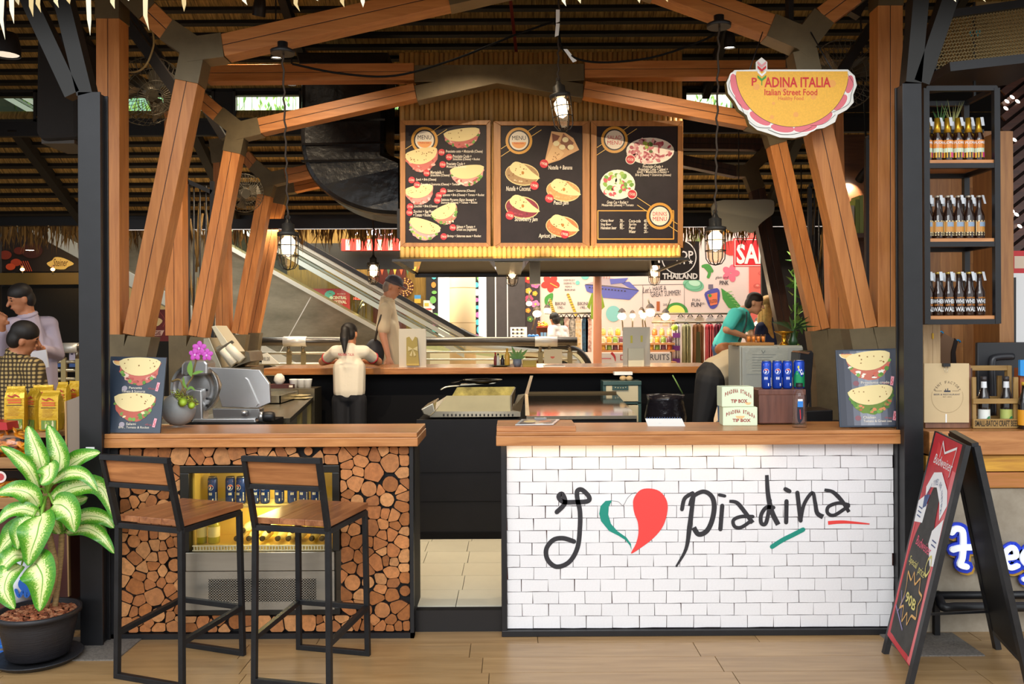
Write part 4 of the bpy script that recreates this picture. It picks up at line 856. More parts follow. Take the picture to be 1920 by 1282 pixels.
s.poly(half, M('#f2b63c', .5, var=.12, vs=120), 3); s.ribbon(half[1:-1], .7, lin_, 4)
for a, b_, r_ in ((1418, 163, 6), (1560, 157, 7), (1470, 165, 8), (1525, 182, 5), (1447, 220, 4), (1492, 215, 5), (1450, 194, 3)): s.disc(a, b_, r_, r_, M('#eda54e', .5), 4)
RS = M('#cf2027', .5); s.text('P', 1409, 146, 1419, 161, RS, 5, bold=.02); s.text('ADINA ITALIA', 1433, 145, 1557, 164, RS, 5, bold=.02); s.text('Italian Street Food', 1433, 167, 1532, 179, RS, 5, bold=.012); s.text('Healthy Food', 1459, 181, 1506, 190, M('#d9653e', .5), 5)
for y, c_ in ((117, '#e79ca0'), (125, '#cf2027'), (134, '#f4f2ec'), (143, '#3c9a35')): s.poly([(1420, y - 2), (1428, y + 5), (1436, y - 2), (1436, y + 3), (1428, y + 10), (1420, y + 3)], M(c_, .5), 6)
s.ribbon([(1428, 150), (1428, 160)], 1.4, M('#3c9a35', .5), 6, smooth=False); s.obj('print', t)
m = MB(); m.tube([P(1405, 132, YS + .03), P(1430, 60, YS + .18)], .004, BLACK, 4).tube([P(1560, 131, YS + .03), P(1520, 60, YS + .18)], .004, BLACK, 4); m.obj('hanging_wire', t)
# ================================================================ WALL FANS, SPEAKER, SPOTS
def fan(label, c, r, nrm, mount):
    t = T('wall_fan', label, 'fan', c); n = V(nrm).normalized(); a = n.orthogonal().normalized(); b = n.cross(a); IR = M('#5f584a', .4, .5); c = V(c)
    m = MB(); K = lambda an, rr, d: c + a * (cos(an) * rr) + b * (sin(an) * rr) + n * d
    for i in range(36): an = 2 * pi * i / 36; m.tube([K(an, .05, .11), K(an, r * .6, .1), K(an, r * .95, .04), K(an, r, 0), K(an, r * .95, -.05), K(an, r * .4, -.1)], .0022, IR, 4, caps=False)
    for rr, d in ((r, 0), (r * .8, .075), (r * .5, .105), (r * .25, .11)): m.tube([K(2 * pi * i / 32, rr, d) for i in range(32)], .004 if rr == r else .0022, IR, 4, closed=True)
    m.obj('guard', t)
    for q_ in range(3):
        a0 = q_ * 2 * pi / 3; m = MB(); m.poly([K(a0, .05, .03), K(a0 + .25, r * .55, .05), K(a0 + .3, r * .86, .045), K(a0 + .95, r * .84, -.01), K(a0 + 1.2, r * .5, -.02), K(a0 + .8, .05, -.02)], M('#5a5346', .35, .5)); m.obj('blade', t)
    m = MB(); m.tube([K(0, 0, .06), K(0, 0, -.02), K(0, 0, -.06), K(0, 0, -.2)], [.05, .06, .07, .05], IR, 14); m.obj('motor', t)
    m = MB(); m.tube([c - n * .16, V(mount)], .025, IR, 8); m.obj('bracket', t); return t
fan('wall fan with wire guard behind the corner post, in front of green leaves', P(278, 172, 6.2), .26, (.65, -.5, -.55), P(214, 160, 6.4))
fan('wall fan in shadow behind the flatbread sign', P(1580, 140, 6.2), .25, (-.6, -.6, -.4), P(1650, 120, 6.4))
fan('small wall fan low beside the third timber frame', P(458, 362, 9.0), .2, (.5, -.8, -.2), P(432, 350, 9.3))
m = MB(); m.prism([P(x, y, 5.9) for x, y in ((68, 66), (142, 60), (146, 258), (76, 262), (66, 250))], (0, .5, 0), M('#1b1715', .9, bump=.4, bs=12)); sp = tag(m.obj('loudspeaker', bev=.03), 'tall black cloth covered loudspeaker hung beside the black column', 'speaker')
m = MB(); m.bx(P(85, 262, 6).x, P(146, 262, 6).x, 5.95, 6.3, P(85, 272, 6).z, P(85, 263, 6).z, M('#3a3128', .5)); m.obj('bracket', sp)
def spot(label, px, py, Y, r=.05, tilt=(0, 0), glow=6, dz=.16, pw=6):
    c = P(px, py, Y); t = T('spotlight', label, 'spotlight', c); q = Matrix.Rotation(tilt[0], 3, 'X') @ Matrix.Rotation(tilt[1], 3, 'Y')
    m = MB(); m.lathe([(r, 0), (r, .06), (r * .8, .14), (r * .3, .15)], BLACK, 16, c, q, capb=False); m.obj('housing', t)
    m = MB(); m.lathe([(.0005, .012), (r * .9, .01)], M('#fff1da', .4, emit=glow), 16, c, q); m.obj('lens', t)
    m = MB(); m.beam(c + q @ V((0, 0, .14)), c + V((0, 0, .14 + dz)), .012, .012, BLACK); m.obj('stem', t)
    l = bpy.data.lights.new('spot', 'SPOT'); l.energy = pw; l.color = (1, .8, .55); l.spot_size = 1.6; l.spot_blend = .6; o = bpy.data.objects.new('spot_beam', l); COL.objects.link(o); o.location = c - q @ V((0, 0, .02)); o.rotation_euler = q.to_euler()
spot('bright ceiling spotlight above the slicer side rafter', 485, 30, 7.2, .055, (.35, .2), 10, .95, 120)
spot('ceiling spotlight just under the lamp canopy', 518, 109, 8.0, .05, (.1, 0), 5, .75, 80); spot('ceiling spotlight above the wrapped duct end', 547, 159, 8.8, .045, (0, 0), 4, .45, 70); spot('ceiling spotlight beyond the sign side lamp', 1368, 90, 7.6, .05, (.1, 0), 6, .95, 90); spot('wide downlight at the far edge over the walkway', 10, 104, 5.5, .09, (0, 0), .5, 1.1, 4)
for i, x in enumerate((-1.7, -.35, 1.3)):
    spot('ceiling spotlight above the front counters, ' + ('slicer side', 'over the doorway', 'over the brick counter')[i], 960 + x / 5.5 * F, -150, 5.5, .05, (.5, 0), 6, .4, 170)  # added above the view to brighten counters, tiles and bamboo
spot('tiny spotlight by the dark book shelf', 1611, 338, 7.8, .04, (.9, .2), 9, 1.9, 12)
# ================================================================ POTTED DIEFFENBACHIA
def leafmat():
    mt, nt, b, N, L = nodes('variegated_leaf'); uv = N('ShaderNodeUVMap'); sp = N('ShaderNodeSeparateXYZ'); L(uv.outputs[0], sp.inputs[0])
    n = N('ShaderNodeTexNoise'); n.inputs['Scale'].default_value = 9; n.inputs['Detail'].default_value = 5; n.inputs['Roughness'].default_value = .7
    mp = N('ShaderNodeMapping'); mp.inputs['Scale'].default_value = (.8, 5, 1); L(uv.outputs[0], mp.inputs[0]); L(mp.outputs[0], n.inputs[0])
    ab = N('ShaderNodeMath', operation='ABSOLUTE'); L(sp.outputs[0], ab.inputs[0])
    vv = N('ShaderNodeMath', operation='MULTIPLY'); vv.inputs[1].default_value = .25; L(sp.outputs[1], vv.inputs[0])
    s1 = N('ShaderNodeMath', operation='ADD'); L(ab.outputs[0], s1.inputs[0]); L(vv.outputs[0], s1.inputs[1])
    ns = N('ShaderNodeMath', operation='MULTIPLY_ADD'); ns.inputs[1].default_value = 1.7; L(n.outputs[0], ns.inputs[0]); L(s1.outputs[0], ns.inputs[2])
    r = N('ShaderNodeValToRGB'); e = r.color_ramp.elements; e[0].position = 0; e[0].color = lin('#e9ecb4'); e[1].position = 1; e[1].color = lin('#3f8a1e')
    x = e.new(.55); x.color = lin('#dfe79c'); x = e.new(.64); x.color = lin('#7fb33a')
    k = N('ShaderNodeMath', operation='SUBTRACT'); k.inputs[1].default_value = .8; L(ns.outputs[0], k.inputs[0]); L(k.outputs[0], r.inputs[0])
    mid = N('ShaderNodeMath', operation='LESS_THAN'); mid.inputs[1].default_value = .04; L(ab.outputs[0], mid.inputs[0]); mx = N('ShaderNodeMix', data_type='RGBA'); L(mid.outputs[0], mx.inputs[0]); L(r.outputs[0], mx.inputs[6]); mx.inputs[7].default_value = lin('#7cae45')
    L(mx.outputs[2], b.inputs['Base Color']); b.inputs['Roughness'].default_value = .32
    return mt
LEAF = leafmat(); PET = M('#7fae3f', .4)
dp = T('potted_plant', 'variegated dieffenbachia in a black plastic pot with a black saucer', 'plant', (-2.46, 4.42, 0)); BP = M('#232226', .42, bump=.25, bs=8, stretch=(1, 1, 30))
m = MB(); m.lathe([(.14, .03), (.15, .04), (.182, .2), (.186, .235), (.203, .24), (.203, .262), (.19, .262), (.18, .225), (.0005, .224)], BP, 40, (-2.46, 4.42, 0)); m.obj('pot', dp)
m = MB(); m.lathe([(.18, 0), (.208, .024), (.213, .028), (.206, .03), (.18, .012), (.0005, .011)], M('#26272b', .5, bump=.4, bs=40), 40, (-2.46, 4.42, 0)); m.obj('saucer', dp)
m = MB(); m.lathe([(.0005, .226), (.18, .227)], M('#4a2a1c', .9), 30, (-2.46, 4.42, 0)); CH = [M(h, .85, var=.3, vs=50) for h in ('#9a5636', '#b06a45', '#7c4128', '#c08560')]
for i in range(420):
    a = R.uniform(0, 6.28); r_ = sqrt(R.random()) * .172; q = Matrix.Rotation(R.uniform(0, 3), 3, 'Z') @ Matrix.Rotation(R.uniform(-.6, .6), 3, 'X')
    m.obx((-2.46 + r_ * cos(a), 4.42 + r_ * sin(a), .232 + .02 * (1 - r_ / .2) + R.uniform(0, .008)), (R.uniform(.012, .03), R.uniform(.008, .018), .007), R.choice(CH), q)
tag(m.obj('bark_mulch', dp), 'reddish bark chip mulch', kind='stuff')
TRK = M('#a98a5a', .7, var=.5, vs=30, stretch=(1, 1, 4)); S1 = [P(102, 1140, 4.45), P(104, 1075, 4.45), P(92, 1000, 4.46), P(88, 935, 4.46), P(84, 890, 4.46)]; S2 = [P(103, 1138, 4.5), P(110, 1080, 4.5), P(114, 1040, 4.5), P(116, 1000, 4.5)]
m = MB(); m.tube(cr([P(84, 1140, 4.47)] + S1[1:], 5), .017, TRK, 8); m.obj('stem', dp); m = MB(); m.tube(cr(S2, 5), .015, TRK, 8); m.obj('stem', dp)
def leaf(pts, Ys, w, face=(0, -1, .5), col=LEAF):
    """pts px path base..tip, width in px"""
    c = [P(x, y, Y) for (x, y), Y in zip(pts, Ys)]; k = cr(c, 6); n = len(k); m = MB(); m.uv = []; w = w / F * 5.0
    k = [V(p) for p in k]; nu = 7; vs = []; uvs = []
    for i, p in enumerate(k):
        t = (k[min(i + 1, n - 1)] - k[max(i - 1, 0)]).normalized(); sd = t.cross(V(face)).normalized(); up = sd.cross(t); f = i / (n - 1)
        ww = w * (sin(pi * min(1, f ** .8)) ** .75) * .5 if 0 < f < 1 else 0
        for j in range(nu): u = -1 + 2 * j / (nu - 1); vs.append(p + sd * (u * ww) + up * (abs(u) * ww * .35 + .004 * sin(f * 14 + j))); uvs.append((u, f))
    fs = [(i * nu + j, i * nu + j + 1, (i + 1) * nu + j + 1, (i + 1) * nu + j) for i in range(n - 1) for j in range(nu - 1)]
    m.add(vs, fs, col, True); m.uv = uvs; o = link('leaf', m.mesh('leaf'), dp, fixn=False); return o
def petiole(a, Ya, c, Yc): m = MB(); m.tube(cr([P(*a, Ya), (P(*a, Ya) + P(*c, Yc)) / 2 + V((0, 0, .02)), P(*c, Yc)], 4), [.006] * 8 + [.004], PET, 6); m.obj('leaf_stalk', dp)
K1 = (88, 930); K2 = (116, 1005)
for st_, pts, Ys, ww in (
    (K1, [(100, 905), (112, 870), (108, 840), (90, 796)], [4.45, 4.44, 4.44, 4.5], 40), (K1, [(82, 900), (76, 865), (64, 830), (52, 798)], [4.42, 4.4, 4.4, 4.42], 34),
    (K1, [(105, 905), (130, 875), (158, 856), (189, 848)], [4.5, 4.5, 4.5, 4.5], 34), (K1, [(72, 918), (55, 880), (30, 855), (0, 836)], [4.4, 4.35, 4.33, 4.3], 24),
    (K1, [(92, 870), (93, 880), (90, 895), (76, 908)], [4.36, 4.33, 4.31, 4.3], 36), (K1, [(98, 905), (130, 888), (160, 892), (184, 922)], [4.4, 4.36, 4.34, 4.33], 24),
    (K1, [(95, 935), (140, 914), (190, 915), (216, 976)], [4.44, 4.42, 4.42, 4.42], 34), (K1, [(72, 952), (58, 928), (28, 918), (-8, 926)], [4.4, 4.36, 4.33, 4.3], 34),
    (K1, [(75, 965), (45, 955), (15, 962), (-8, 985)], [4.38, 4.34, 4.3, 4.28], 26), (K1, [(78, 965), (74, 985), (65, 1015), (52, 1060)], [4.34, 4.27, 4.24, 4.26], 58),
    (K1, [(100, 945), (118, 948), (133, 965), (140, 998)], [4.38, 4.33, 4.31, 4.32], 46), (K2, [(120, 985), (160, 968), (195, 972), (214, 990)], [4.5, 4.5, 4.5, 4.5], 28),
    (K2, [(125, 1000), (160, 990), (190, 1005), (215, 1038)], [4.5, 4.48, 4.46, 4.46], 26), (K1, [(62, 1055), (72, 1062), (80, 1090), (74, 1146)], [4.3, 4.22, 4.19, 4.2], 56),
    (K1, [(45, 1040), (28, 1042), (12, 1055), (-6, 1085)], [4.35, 4.3, 4.27, 4.26], 34), (K1, [(40, 1060), (18, 1075), (8, 1105), (28, 1142)], [4.32, 4.25, 4.22, 4.22], 40),
    (K1, [(68, 985), (40, 990), (18, 1010), (-6, 1042)], [4.42, 4.4, 4.38, 4.38], 40), (K1, [(62, 970), (45, 985), (36, 1005), (33, 1030)], [4.34, 4.31, 4.3, 4.3], 34),
    (K2, [(112, 1000), (104, 985), (96, 978), (84, 990)], [4.46, 4.43, 4.42, 4.42], 24), (K2, [(118, 995), (120, 975), (108, 955), (98, 978)], [4.5, 4.48, 4.46, 4.45], 26),
    (K1, [(70, 940), (60, 948), (45, 960), (20, 945)], [4.5, 4.5, 4.5, 4.5], 30), (K1, [(92, 925), (120, 935), (150, 938), (165, 932)], [4.5, 4.52, 4.54, 4.55], 26), (K2, [(124, 990), (150, 985), (172, 975), (202, 1000)], [4.55, 4.56, 4.56, 4.56], 24)):
    petiole(st_, 4.46 if st_ == K1 else 4.5, pts[0], Ys[0]); leaf(pts, Ys, ww)
# ================================================================ SNACK STALL BEHIND THE PLANT
WD = W('#b98a55', '#8d6238', 'X'); sk = T('snack_stand', 'wooden stepped stand holding bags of dried fruit and pasta', 'stand', (-2.9, 5.2, 0))
x0, x1 = -3.6, P(119, 860, 4.95).x
m = MB(); m.bx(x0, x1, 5.0, 5.7, 0, P(50, 960, 4.98).z, M('#5a2f28', .5)); m.obj('cabinet', sk)
for ya, zz, yy in ((5.15, 872, 4.95), (4.98, 948, 4.82)):
    z = P(50, zz, yy).z; xx = P(72 if zz == 872 else 55, zz, yy).x; m = MB(); m.bx(x0, xx, yy, yy + .018, z - .03, z + .045, WD).bx(xx - .018, xx, yy, yy + .3, z - .03, z + .09, WD).bx(x0, xx, yy, yy + .3, z - .03, z - .015, WD); m.obj('crate', sk, bev=.003)
z = P(80, 806, 5.25).z; m = MB(); m.bx(x0, P(128, 806, 5.25).x, 5.12, 5.66, z - .03, z, WD); m.obj('top_shelf', sk); m = MB(); m.bx(x0, P(128, 806, 5.25).x, 5.3, 5.64, P(50, 960, 4.98).z, z - .03, M('#3a2a20', .7)); m.obj('riser', sk)
m = MB(); m.prism([P(x, y, 4.98) for x, y in ((121, 753), (150, 742), (152, 852), (128, 852))], (0, .012, 0), M('#8a7a6a', .3)); pb = m.obj('price_board'); tag(pb, 'tilted grey-brown board panel standing between snack bags and black column', 'board')
m = MB(); m.prism([P(x, y, 4.975) for x, y in ((121, 753), (124, 752), (130, 1118), (127, 1118))], (0, .02, 0), M('#b58c5a', .5)); m.obj('edge_strip', pb)
PG = M('#d9ac2c', .25, .35, var=.15, vs=14, bump=.5, bs=25); OR = M('#d8642a', .5); RDK = M('#b5342a', .5); GR2 = M('#6f8a3a', .5); CRM2 = M('#ddd2a0', .5)
def pasta(label, px, py0, py1, Y, wpx, rz):
    b0, t0 = P(px, py1, Y), P(px, py0, Y); h = t0.z - b0.z; w_ = wpx / F * Y; d = w_ * .55; t = T('pasta_bag', label, 'bag', b0, 'yellow pasta bags on the stand', rz); m = MB()
    rings = []; vs = []
    for f, sx, sy in ((0, .94, .94), (.03, 1, 1), (.4, 1.02, 1.05), (.74, 1, .95), (.86, .95, .6), (.95, .92, .12), (1, .94, .07)):
        for ax, ay in ((-1, -1), (0, -1.08), (1, -1), (1.03, 0), (1, 1), (0, 1.08), (-1, 1), (-1.03, 0)): vs.append((ax * w_ / 2 * sx + R.uniform(-.002, .002), ay * d / 2 * sy, f * h + R.uniform(-.002, .002)))
    fs = [(i * 8 + j, i * 8 + (j + 1) % 8, (i + 1) * 8 + (j + 1) % 8, (i + 1) * 8 + j) for i in range(6) for j in range(8)] + [list(range(8))[::-1], list(range(48, 56))]
    m.add(vs, fs, PG, False); m.obj('bag', t, True)
    y_ = -d / 2 * 1.16; s = Sheet(lambda u, v: V((u * w_, y_ - .001, h * v)), (0, -1, 0)); q = random.Random(px)
    s.rect(-.34, .72, .36, .68, OR); s.rect(-.3, .66, .36, .62, OR); s.ribbon([(-.3, .8), (-.1, .77), (.05, .81), (.25, .77)], .035, RDK, smooth=True)
    s.rect(-.38, .585, .4, .565, M('#5a4326', .5))
    for i in range(6): s.rect(-.3, .53 - i * .035, .3 - .05 * (i % 3), .52 - i * .035, M('#b07a28', .5))
    s.rect(-.36, .26, .42, .03, GR2)
    for i in range(7): s.disc(q.uniform(-.25, .35), q.uniform(.07, .22), .07, .05, CRM2 if i % 2 else M('#9ab04e', .5), 2, rot=q.uniform(0, 180), n=8)
    s.obj('label_print', t, True); return t
for a in (('yellow pasta bag in the stand, closest to the checked shirt', 31, 724, 806, 5.2, 34, .15), ('yellow pasta bag half hidden between two fuller ones', 66, 728, 806, 5.3, 30, -.5), ('yellow pasta bag in the front row, fullest label in view', 97, 732, 806, 5.18, 36, -.05), ('yellow pasta bag in the second row with crumpled top', 82, 722, 790, 5.5, 36, .2), ('yellow pasta bag second from the black column', 119, 716, 795, 5.5, 24, -.3), ('yellow pasta bag touching the black column', 141, 714, 795, 5.62, 24, -.2)): pasta(*a)
MG = [M(h, .3, coat=.4) for h in ('#f0a01c', '#e08a12', '#f6b83a')]
def dried(label, px, py, Y, w_, h_, sticker):
    t = T('dried_fruit_bag', label, 'bag', P(px, py + h_ / 2, Y)); m = MB()
    for i in range(46):
        c = P(px + R.uniform(-.5, .5) * w_, py + R.uniform(-.5, .5) * h_, Y + R.uniform(-.05, .06)); q = Matrix.Rotation(R.uniform(-1, 1), 3, 'X') @ Matrix.Rotation(R.uniform(-1, 1), 3, 'Y'); m.ell(c, (R.uniform(.03, .05), R.uniform(.018, .03), .008), R.choice(MG), 8, 4, q)
    tag(m.obj('fruit_slices', t), 'orange dried mango slices', kind='stuff')
    m = MB(); c = P(px, py, Y); m.ell(c, (w_ * .56 / F * Y, .1, h_ * .58 / F * Y), GLASS('#fff6e6', .2, .15), 16, 8); m.obj('clear_film', t)
    if sticker: s = front(Y - .105); s.disc(px - 18, py - h_ * .62, 12, 11, M('#e9d8d0', .5), 1); s.disc(px - 18, py - h_ * .62, 8, 7, M('#c44a4a', .5), 2); s.obj('sticker', t)
dried('clear bag of orange dried fruit on the upper wooden crate', 22, 836, 5.1, 74, 60, False); dried('clear bag of orange dried fruit with a round red sticker, lower crate', 18, 925, 4.97, 70, 50, True)
m = MB(); m.prism([P(x, y, 5.05) for x, y in ((-20, 790), (12, 792), (14, 806), (-20, 806))], (0, .2, 0), M('#b5242a', .4)); tag(m.obj('red_tray'), 'red tray edge beside the first pasta bag', 'tray')
BW = M('#e6e8ee', .35, bump=.5, bs=14); BL = M('#1c5fb8', .35); CY = M('#4aa6e0', .35)
for lab, px, py, w_, h_, Y in (('white and blue printed plastic sack leaning behind the flower pot', 40, 1090, 62, 76, 4.85), ('blue and white rounded sack on the floor beside the flower pot', 2, 1190, 52, 80, 4.62)):
    t = T('printed_sack', lab, 'sack', P(px, py + h_ / 2, Y)); c = P(px, py, Y); m = MB(); m.ell(c, (w_ / 2 / F * Y * 1.05, .1, h_ / 2 / F * Y * 1.05), BW, 20, 12); m.obj('sack', t); s = front(Y - .1, step=.001)
    if h_ == 76: s.poly(cr([(48, 1075), (36, 1088), (35, 1100), (48, 1112), (60, 1100), (58, 1080)], 3, True), BL); s.ribbon([(30, 1106), (36, 1118), (44, 1108), (50, 1118), (58, 1106)], 6, BL)
    else:
        s.disc(2, 1188, 20, 24, CY); s.disc(0, 1192, 14, 18, BL, 2)
        for y in (1214, 1222): s.ribbon([(-22, y), (24, y - 2)], 4, BL, 3, smooth=False)
    s.obj('print', t)
# ================================================================ A-FRAME BEER SIGN
af = T('a_frame_sign', 'folding black chalkboard sign with a red beer poster panel', 'sign', (2.2, 4.25, 0)); FRB = M('#222326', .35, var=.3, vs=20)
A, B_, C_, D_ = P(1755, 808, 4.46), P(1808, 833, 4.06), P(1707, 1254, 4.05), P(1671, 1182, 4.5)
D_ = A + (C_ - B_)
nn = (B_ - A).cross(D_ - A).normalized(); nn = -nn if nn.x > 0 else nn
m = MB(); m.prism([A, B_, C_, D_], -nn * .022, FRB); m.obj('front_panel', af, bev=.003)
def ext(a, c, z): t_ = (z - a.z) / (c.z - a.z); return a + (c - a) * t_
for a, c in ((A, D_), (B_, C_)): m = MB(); m.beam(a - nn * .012, ext(a, c, 0.0) - nn * .012, .026, .03, FRB); m.obj('leg', af)
A2, B2 = P(1786, 812, 4.46), P(1829, 836, 4.06); C2, D2 = P(1912, 1240, 4.06), P(1853, 1130, 4.5)
C2 = ext(B2, V((2.445, 4.05, 0)), .1); D2 = ext(A2, V((2.55, 4.5, 0)), .1)
n2 = (B2 - A2).cross(D2 - A2).normalized(); n2 = -n2 if n2.x < 0 else n2
m = MB(); m.prism([A2, B2, C2, D2], -n2 * .008, M('#0e0e11', .5)); m.obj('rear_panel', af)
for a, c in ((A2, D2), (B2, C2)): m = MB(); m.beam(a, ext(a, c, 0.0), .03, .034, FRB); m.obj('leg', af)
m = MB(); m.beam(D2, C2, .02, .02, FRB); m.obj('rear_rail', af); m = MB(); m.beam(A2, B2, .03, .03, FRB); m.obj('rear_rail', af)
m = MB(); m.beam(ext(A, D_, .2) - nn * .02, ext(A2, D2, .2), .012, .012, FRB); m.obj('stay', af)
s = bil(A, B_, C_, D_, step=.0008)
if s.n.dot(nn) < 0: s.n = nn.copy()
PR = M('#c62a36', .4, var=.2, vs=6); PRL = M('#dd6a70', .4); CHK = M('#3b3a38', .7, var=.5, vs=7); WH2 = M('#eceff2', .4); NV = M('#24427e', .4)
s.rect(0.01, .005, .99, .995, PR, 1); s.rect(.85, .13, .985, .99, PRL, 2); s.rect(.01, .3, .06, .8, M('#d8444c', .4), 2)
s.poly(cr([(.36, .27), (.44, .235), (.56, .24), (.66, .28), (.7, .38), (.82, .5), (.88, .6), (.88, .93), (.8, .965), (.2, .965), (.1, .93), (.1, .6), (.17, .48), (.3, .38)], 3, True), CHK, 3)
s.poly([(.15, .26), (.3, .18), (.55, .16), (.85, .22), (.95, .28), (.82, .36), (.7, .29), (.5, .235), (.3, .25), (.2, .3)], WH2, 4); s.poly([(.0, .34), (.18, .3), (.32, .33), (.3, .42), (.02, .44)], WH2, 4); s.poly([(.68, .42), (.95, .34), (.97, .55), (.86, .56), (.66, .48)], WH2, 4); s.poly([(.17, .3), (.35, .28), (.3, .34), (.2, .36)], NV, 5)
s.poly([(.2, .035), (.5, .085), (.82, .03), (.78, .175), (.5, .135), (.22, .15)], M('#d63a40', .4), 3)
for seg in ([(.36, .03), (.5, .075), (.84, .03)], [(.84, .03), (.8, .16)], [(.36, .03), (.36, .1)]): s.ribbon(seg, .012, WH2, 5, smooth=False)
s.text('Budweiser', .2, .095, .85, .14, WH2, 6, shear=.3, rot=0); s.arc('GREAT TIMES ARE WAITING', .52, .36, .3, 205, 345, .028, NV, 6, asp=.5)
for y in (.36, .38, .40): s.rect(.07, y, .2, y + .006, NV, 6)
for y in (.45, .47): s.rect(.76, y, .9, y + .006, NV, 6)
PK = M('#e2607c', .6); YL = M('#d9cf7a', .6)
s.text('Budweiser', .26, .48, .8, .525, PK, 6, shear=.3); s.text('Special', .18, .585, .5, .63, YL, 6, shear=.3); s.text('price', .54, .59, .78, .64, YL, 6, shear=.3); s.text('90B', .36, .735, .74, .785, YL, 6, bold=.02)
s.ribbon(cr([(.28, .7), (.24, .66), (.4, .68), (.45, .64), (.56, .68), (.68, .64), (.74, .69), (.86, .7), (.8, .75), (.84, .8), (.68, .81), (.6, .86), (.52, .82), (.42, .87), (.36, .81), (.24, .83), (.3, .76), (.28, .7)], 2), .012, M('#d7a862', .6), 6); s.ribbon([(.78, .54), (.86, .52), (.9, .57), (.82, .61), (.76, .58), (.78, .54)], .014, YL, 6)
for a in ([(.18, .76), (.36, .86)], [(.34, .76), (.2, .86)], [(.1, .84), (.5, .9)]): s.ribbon(a, .01, M('#8c84b0', .6), 6, smooth=False)
s.obj('poster_print', af)
# ================================================================ NEIGHBOURING BEER BAR
BY = 4.76; nb = T('beer_bar', 'neighbouring concrete bar counter with thick wooden top and blue script letters', 'counter', (2.9, 5.0, 0))
X0, X1 = P(1733, 900, BY).x, 3.7; za = P(1800, 808, 4.72).z; zb_ = P(1800, 852, 4.72).z
m = MB(); m.bx(X0, X1, 4.70, 5.3, zb_, za, SLAB); m.obj('countertop', nb, bev=.004)
for y0, y1, c_ in ((854, 884, '#dfa83c'), (886, 915, '#c07a48')): m = MB(); m.bx(X0, X1, 4.74, 4.77, P(1800, y1, 4.74).z, P(1800, y0, 4.74).z, W(c_, '#a8702c', 'X')); m.obj('plank', nb, bev=.002)  # yellow light on the upper plank is put into its wood colour
m = MB(); m.bx(X0, X1, 4.755, 4.85, 0, P(1800, 916, 4.755).z, M('#b5aa98', .85, var=.35, vs=3, bump=.4, bs=12, hex2='#8e8270')); m.obj('concrete_front', nb)
m = MB(); m.bx(X0, X1, 4.85, 5.25, 0, zb_, BLACK); m.obj('carcass', nb)
fr = T('foot_rail', 'black steel double foot rail along the concrete beer bar', 'rail', (2.9, 4.66, .2)); z1_, z2_ = P(1800, 1120, 4.66).z, P(1800, 1138, 4.62).z
m = MB(); m.tube([(X0, 4.70, z1_), (X1, 4.70, z1_)], .022, STEELBLK, 10); m.obj('rail', fr); m = MB(); m.tube(cr([(P(1768, 1100, 4.66).x, 4.72, z1_), (P(1770, 1130, 4.62).x, 4.63, z2_), (P(1790, 1138, 4.62).x, 4.62, z2_)], 4) + [(X1, 4.62, z2_)], .026, STEELBLK, 10); m.obj('rail', fr)
for x in (P(1755, 1100, 4.7).x, 3.2): m = MB(); m.beam((x, 4.70, z1_), (x, 4.70, 0), .03, .03, STEELBLK); m.obj('rail_post', fr)
WHL = M('#f4f8fc', .4, emit=.25); BLL = M('#1b3fd0', .35); GLD = M('#c89a3c', .4)
def script_letter(label, strokes, w_, Y=4.70):
    t = T('sign_letter', label, 'letter', P(strokes[0][0][0], strokes[0][0][1], Y), 'raised blue beer letters')
    for k, (dx, dy, wd, mat, yy, nm) in enumerate(((3, 4, w_ + 13, GLD, .03, 'shadow_plate'), (0, 0, w_ + 13, BLL, .016, 'outline_plate'), (0, 0, w_, WHL, .0, 'face_plate'))):
        s = front(Y + yy); [s.ribbon([(x + dx, y + dy) for x, y in st__], wd, mat, 0) for st__ in strokes]; o = s.obj(nm, t); md = o.modifiers.new('thickness', 'SOLIDIFY'); md.thickness = .014; md.offset = 0
script_letter('raised white and blue blackletter first letter on the concrete bar', [[(1784, 998), (1792, 991), (1804, 995), (1806, 1020), (1804, 1045), (1800, 1058), (1812, 1062)], [(1786, 1030), (1806, 1026), (1850, 1026)], [(1850, 995), (1850, 1040), (1842, 1062)]], 11)
script_letter('raised white and blue round second letter behind the folding sign', [cr([(1868, 1030), (1858, 1046), (1868, 1062), (1878, 1046)], 5, True) + [(1868, 1030)]], 9)
script_letter('raised white and blue letter e beside the folding sign', [[(1886, 1046), (1905, 1042), (1900, 1026), (1886, 1034), (1884, 1052), (1894, 1064), (1908, 1060)]], 9)
script_letter('raised white and blue letter g at the picture edge', [cr([(1928, 1030), (1917, 1046), (1928, 1060), (1938, 1046)], 5, True) + [(1928, 1030)], [(1938, 1032), (1938, 1078), (1920, 1086)]], 9)
# ---- wood panel wall, bottle shelf
wp = struct(MB().bx(P(1742, 600, 5.6).x, P(1898, 600, 5.6).x, 5.62, 5.7, .9, P(1800, 245, 5.6).z, M('#5a3f25', .6)).obj('wall_bar'))
PW = W('#b07a42', '#8f5c2e', 'Z', r=.5, ov=.18); xx = P(1742, 600, 5.6).x; xe = P(1898, 600, 5.6).x
while xx < xe - .01:
    zz = .95; w_ = min(.075, xe - xx)
    while zz < P(1800, 248, 5.6).z: h_ = R.uniform(.35, .7); m = MB(); m.bx(xx, xx + w_ - .001, 5.6, 5.62, zz, min(zz + h_ - .001, P(1800, 246, 5.6).z), PW); m.obj('panel', wp); zz += h_
    xx += .075
m = MB(); m.bx(P(1873, 400, 5.3).x, P(1900, 400, 5.3).x, 5.3, 5.6, .95, P(1880, 246, 5.3).z, W('#b07a42', '#8f5c2e', 'Z')); m.obj('panel', wp)
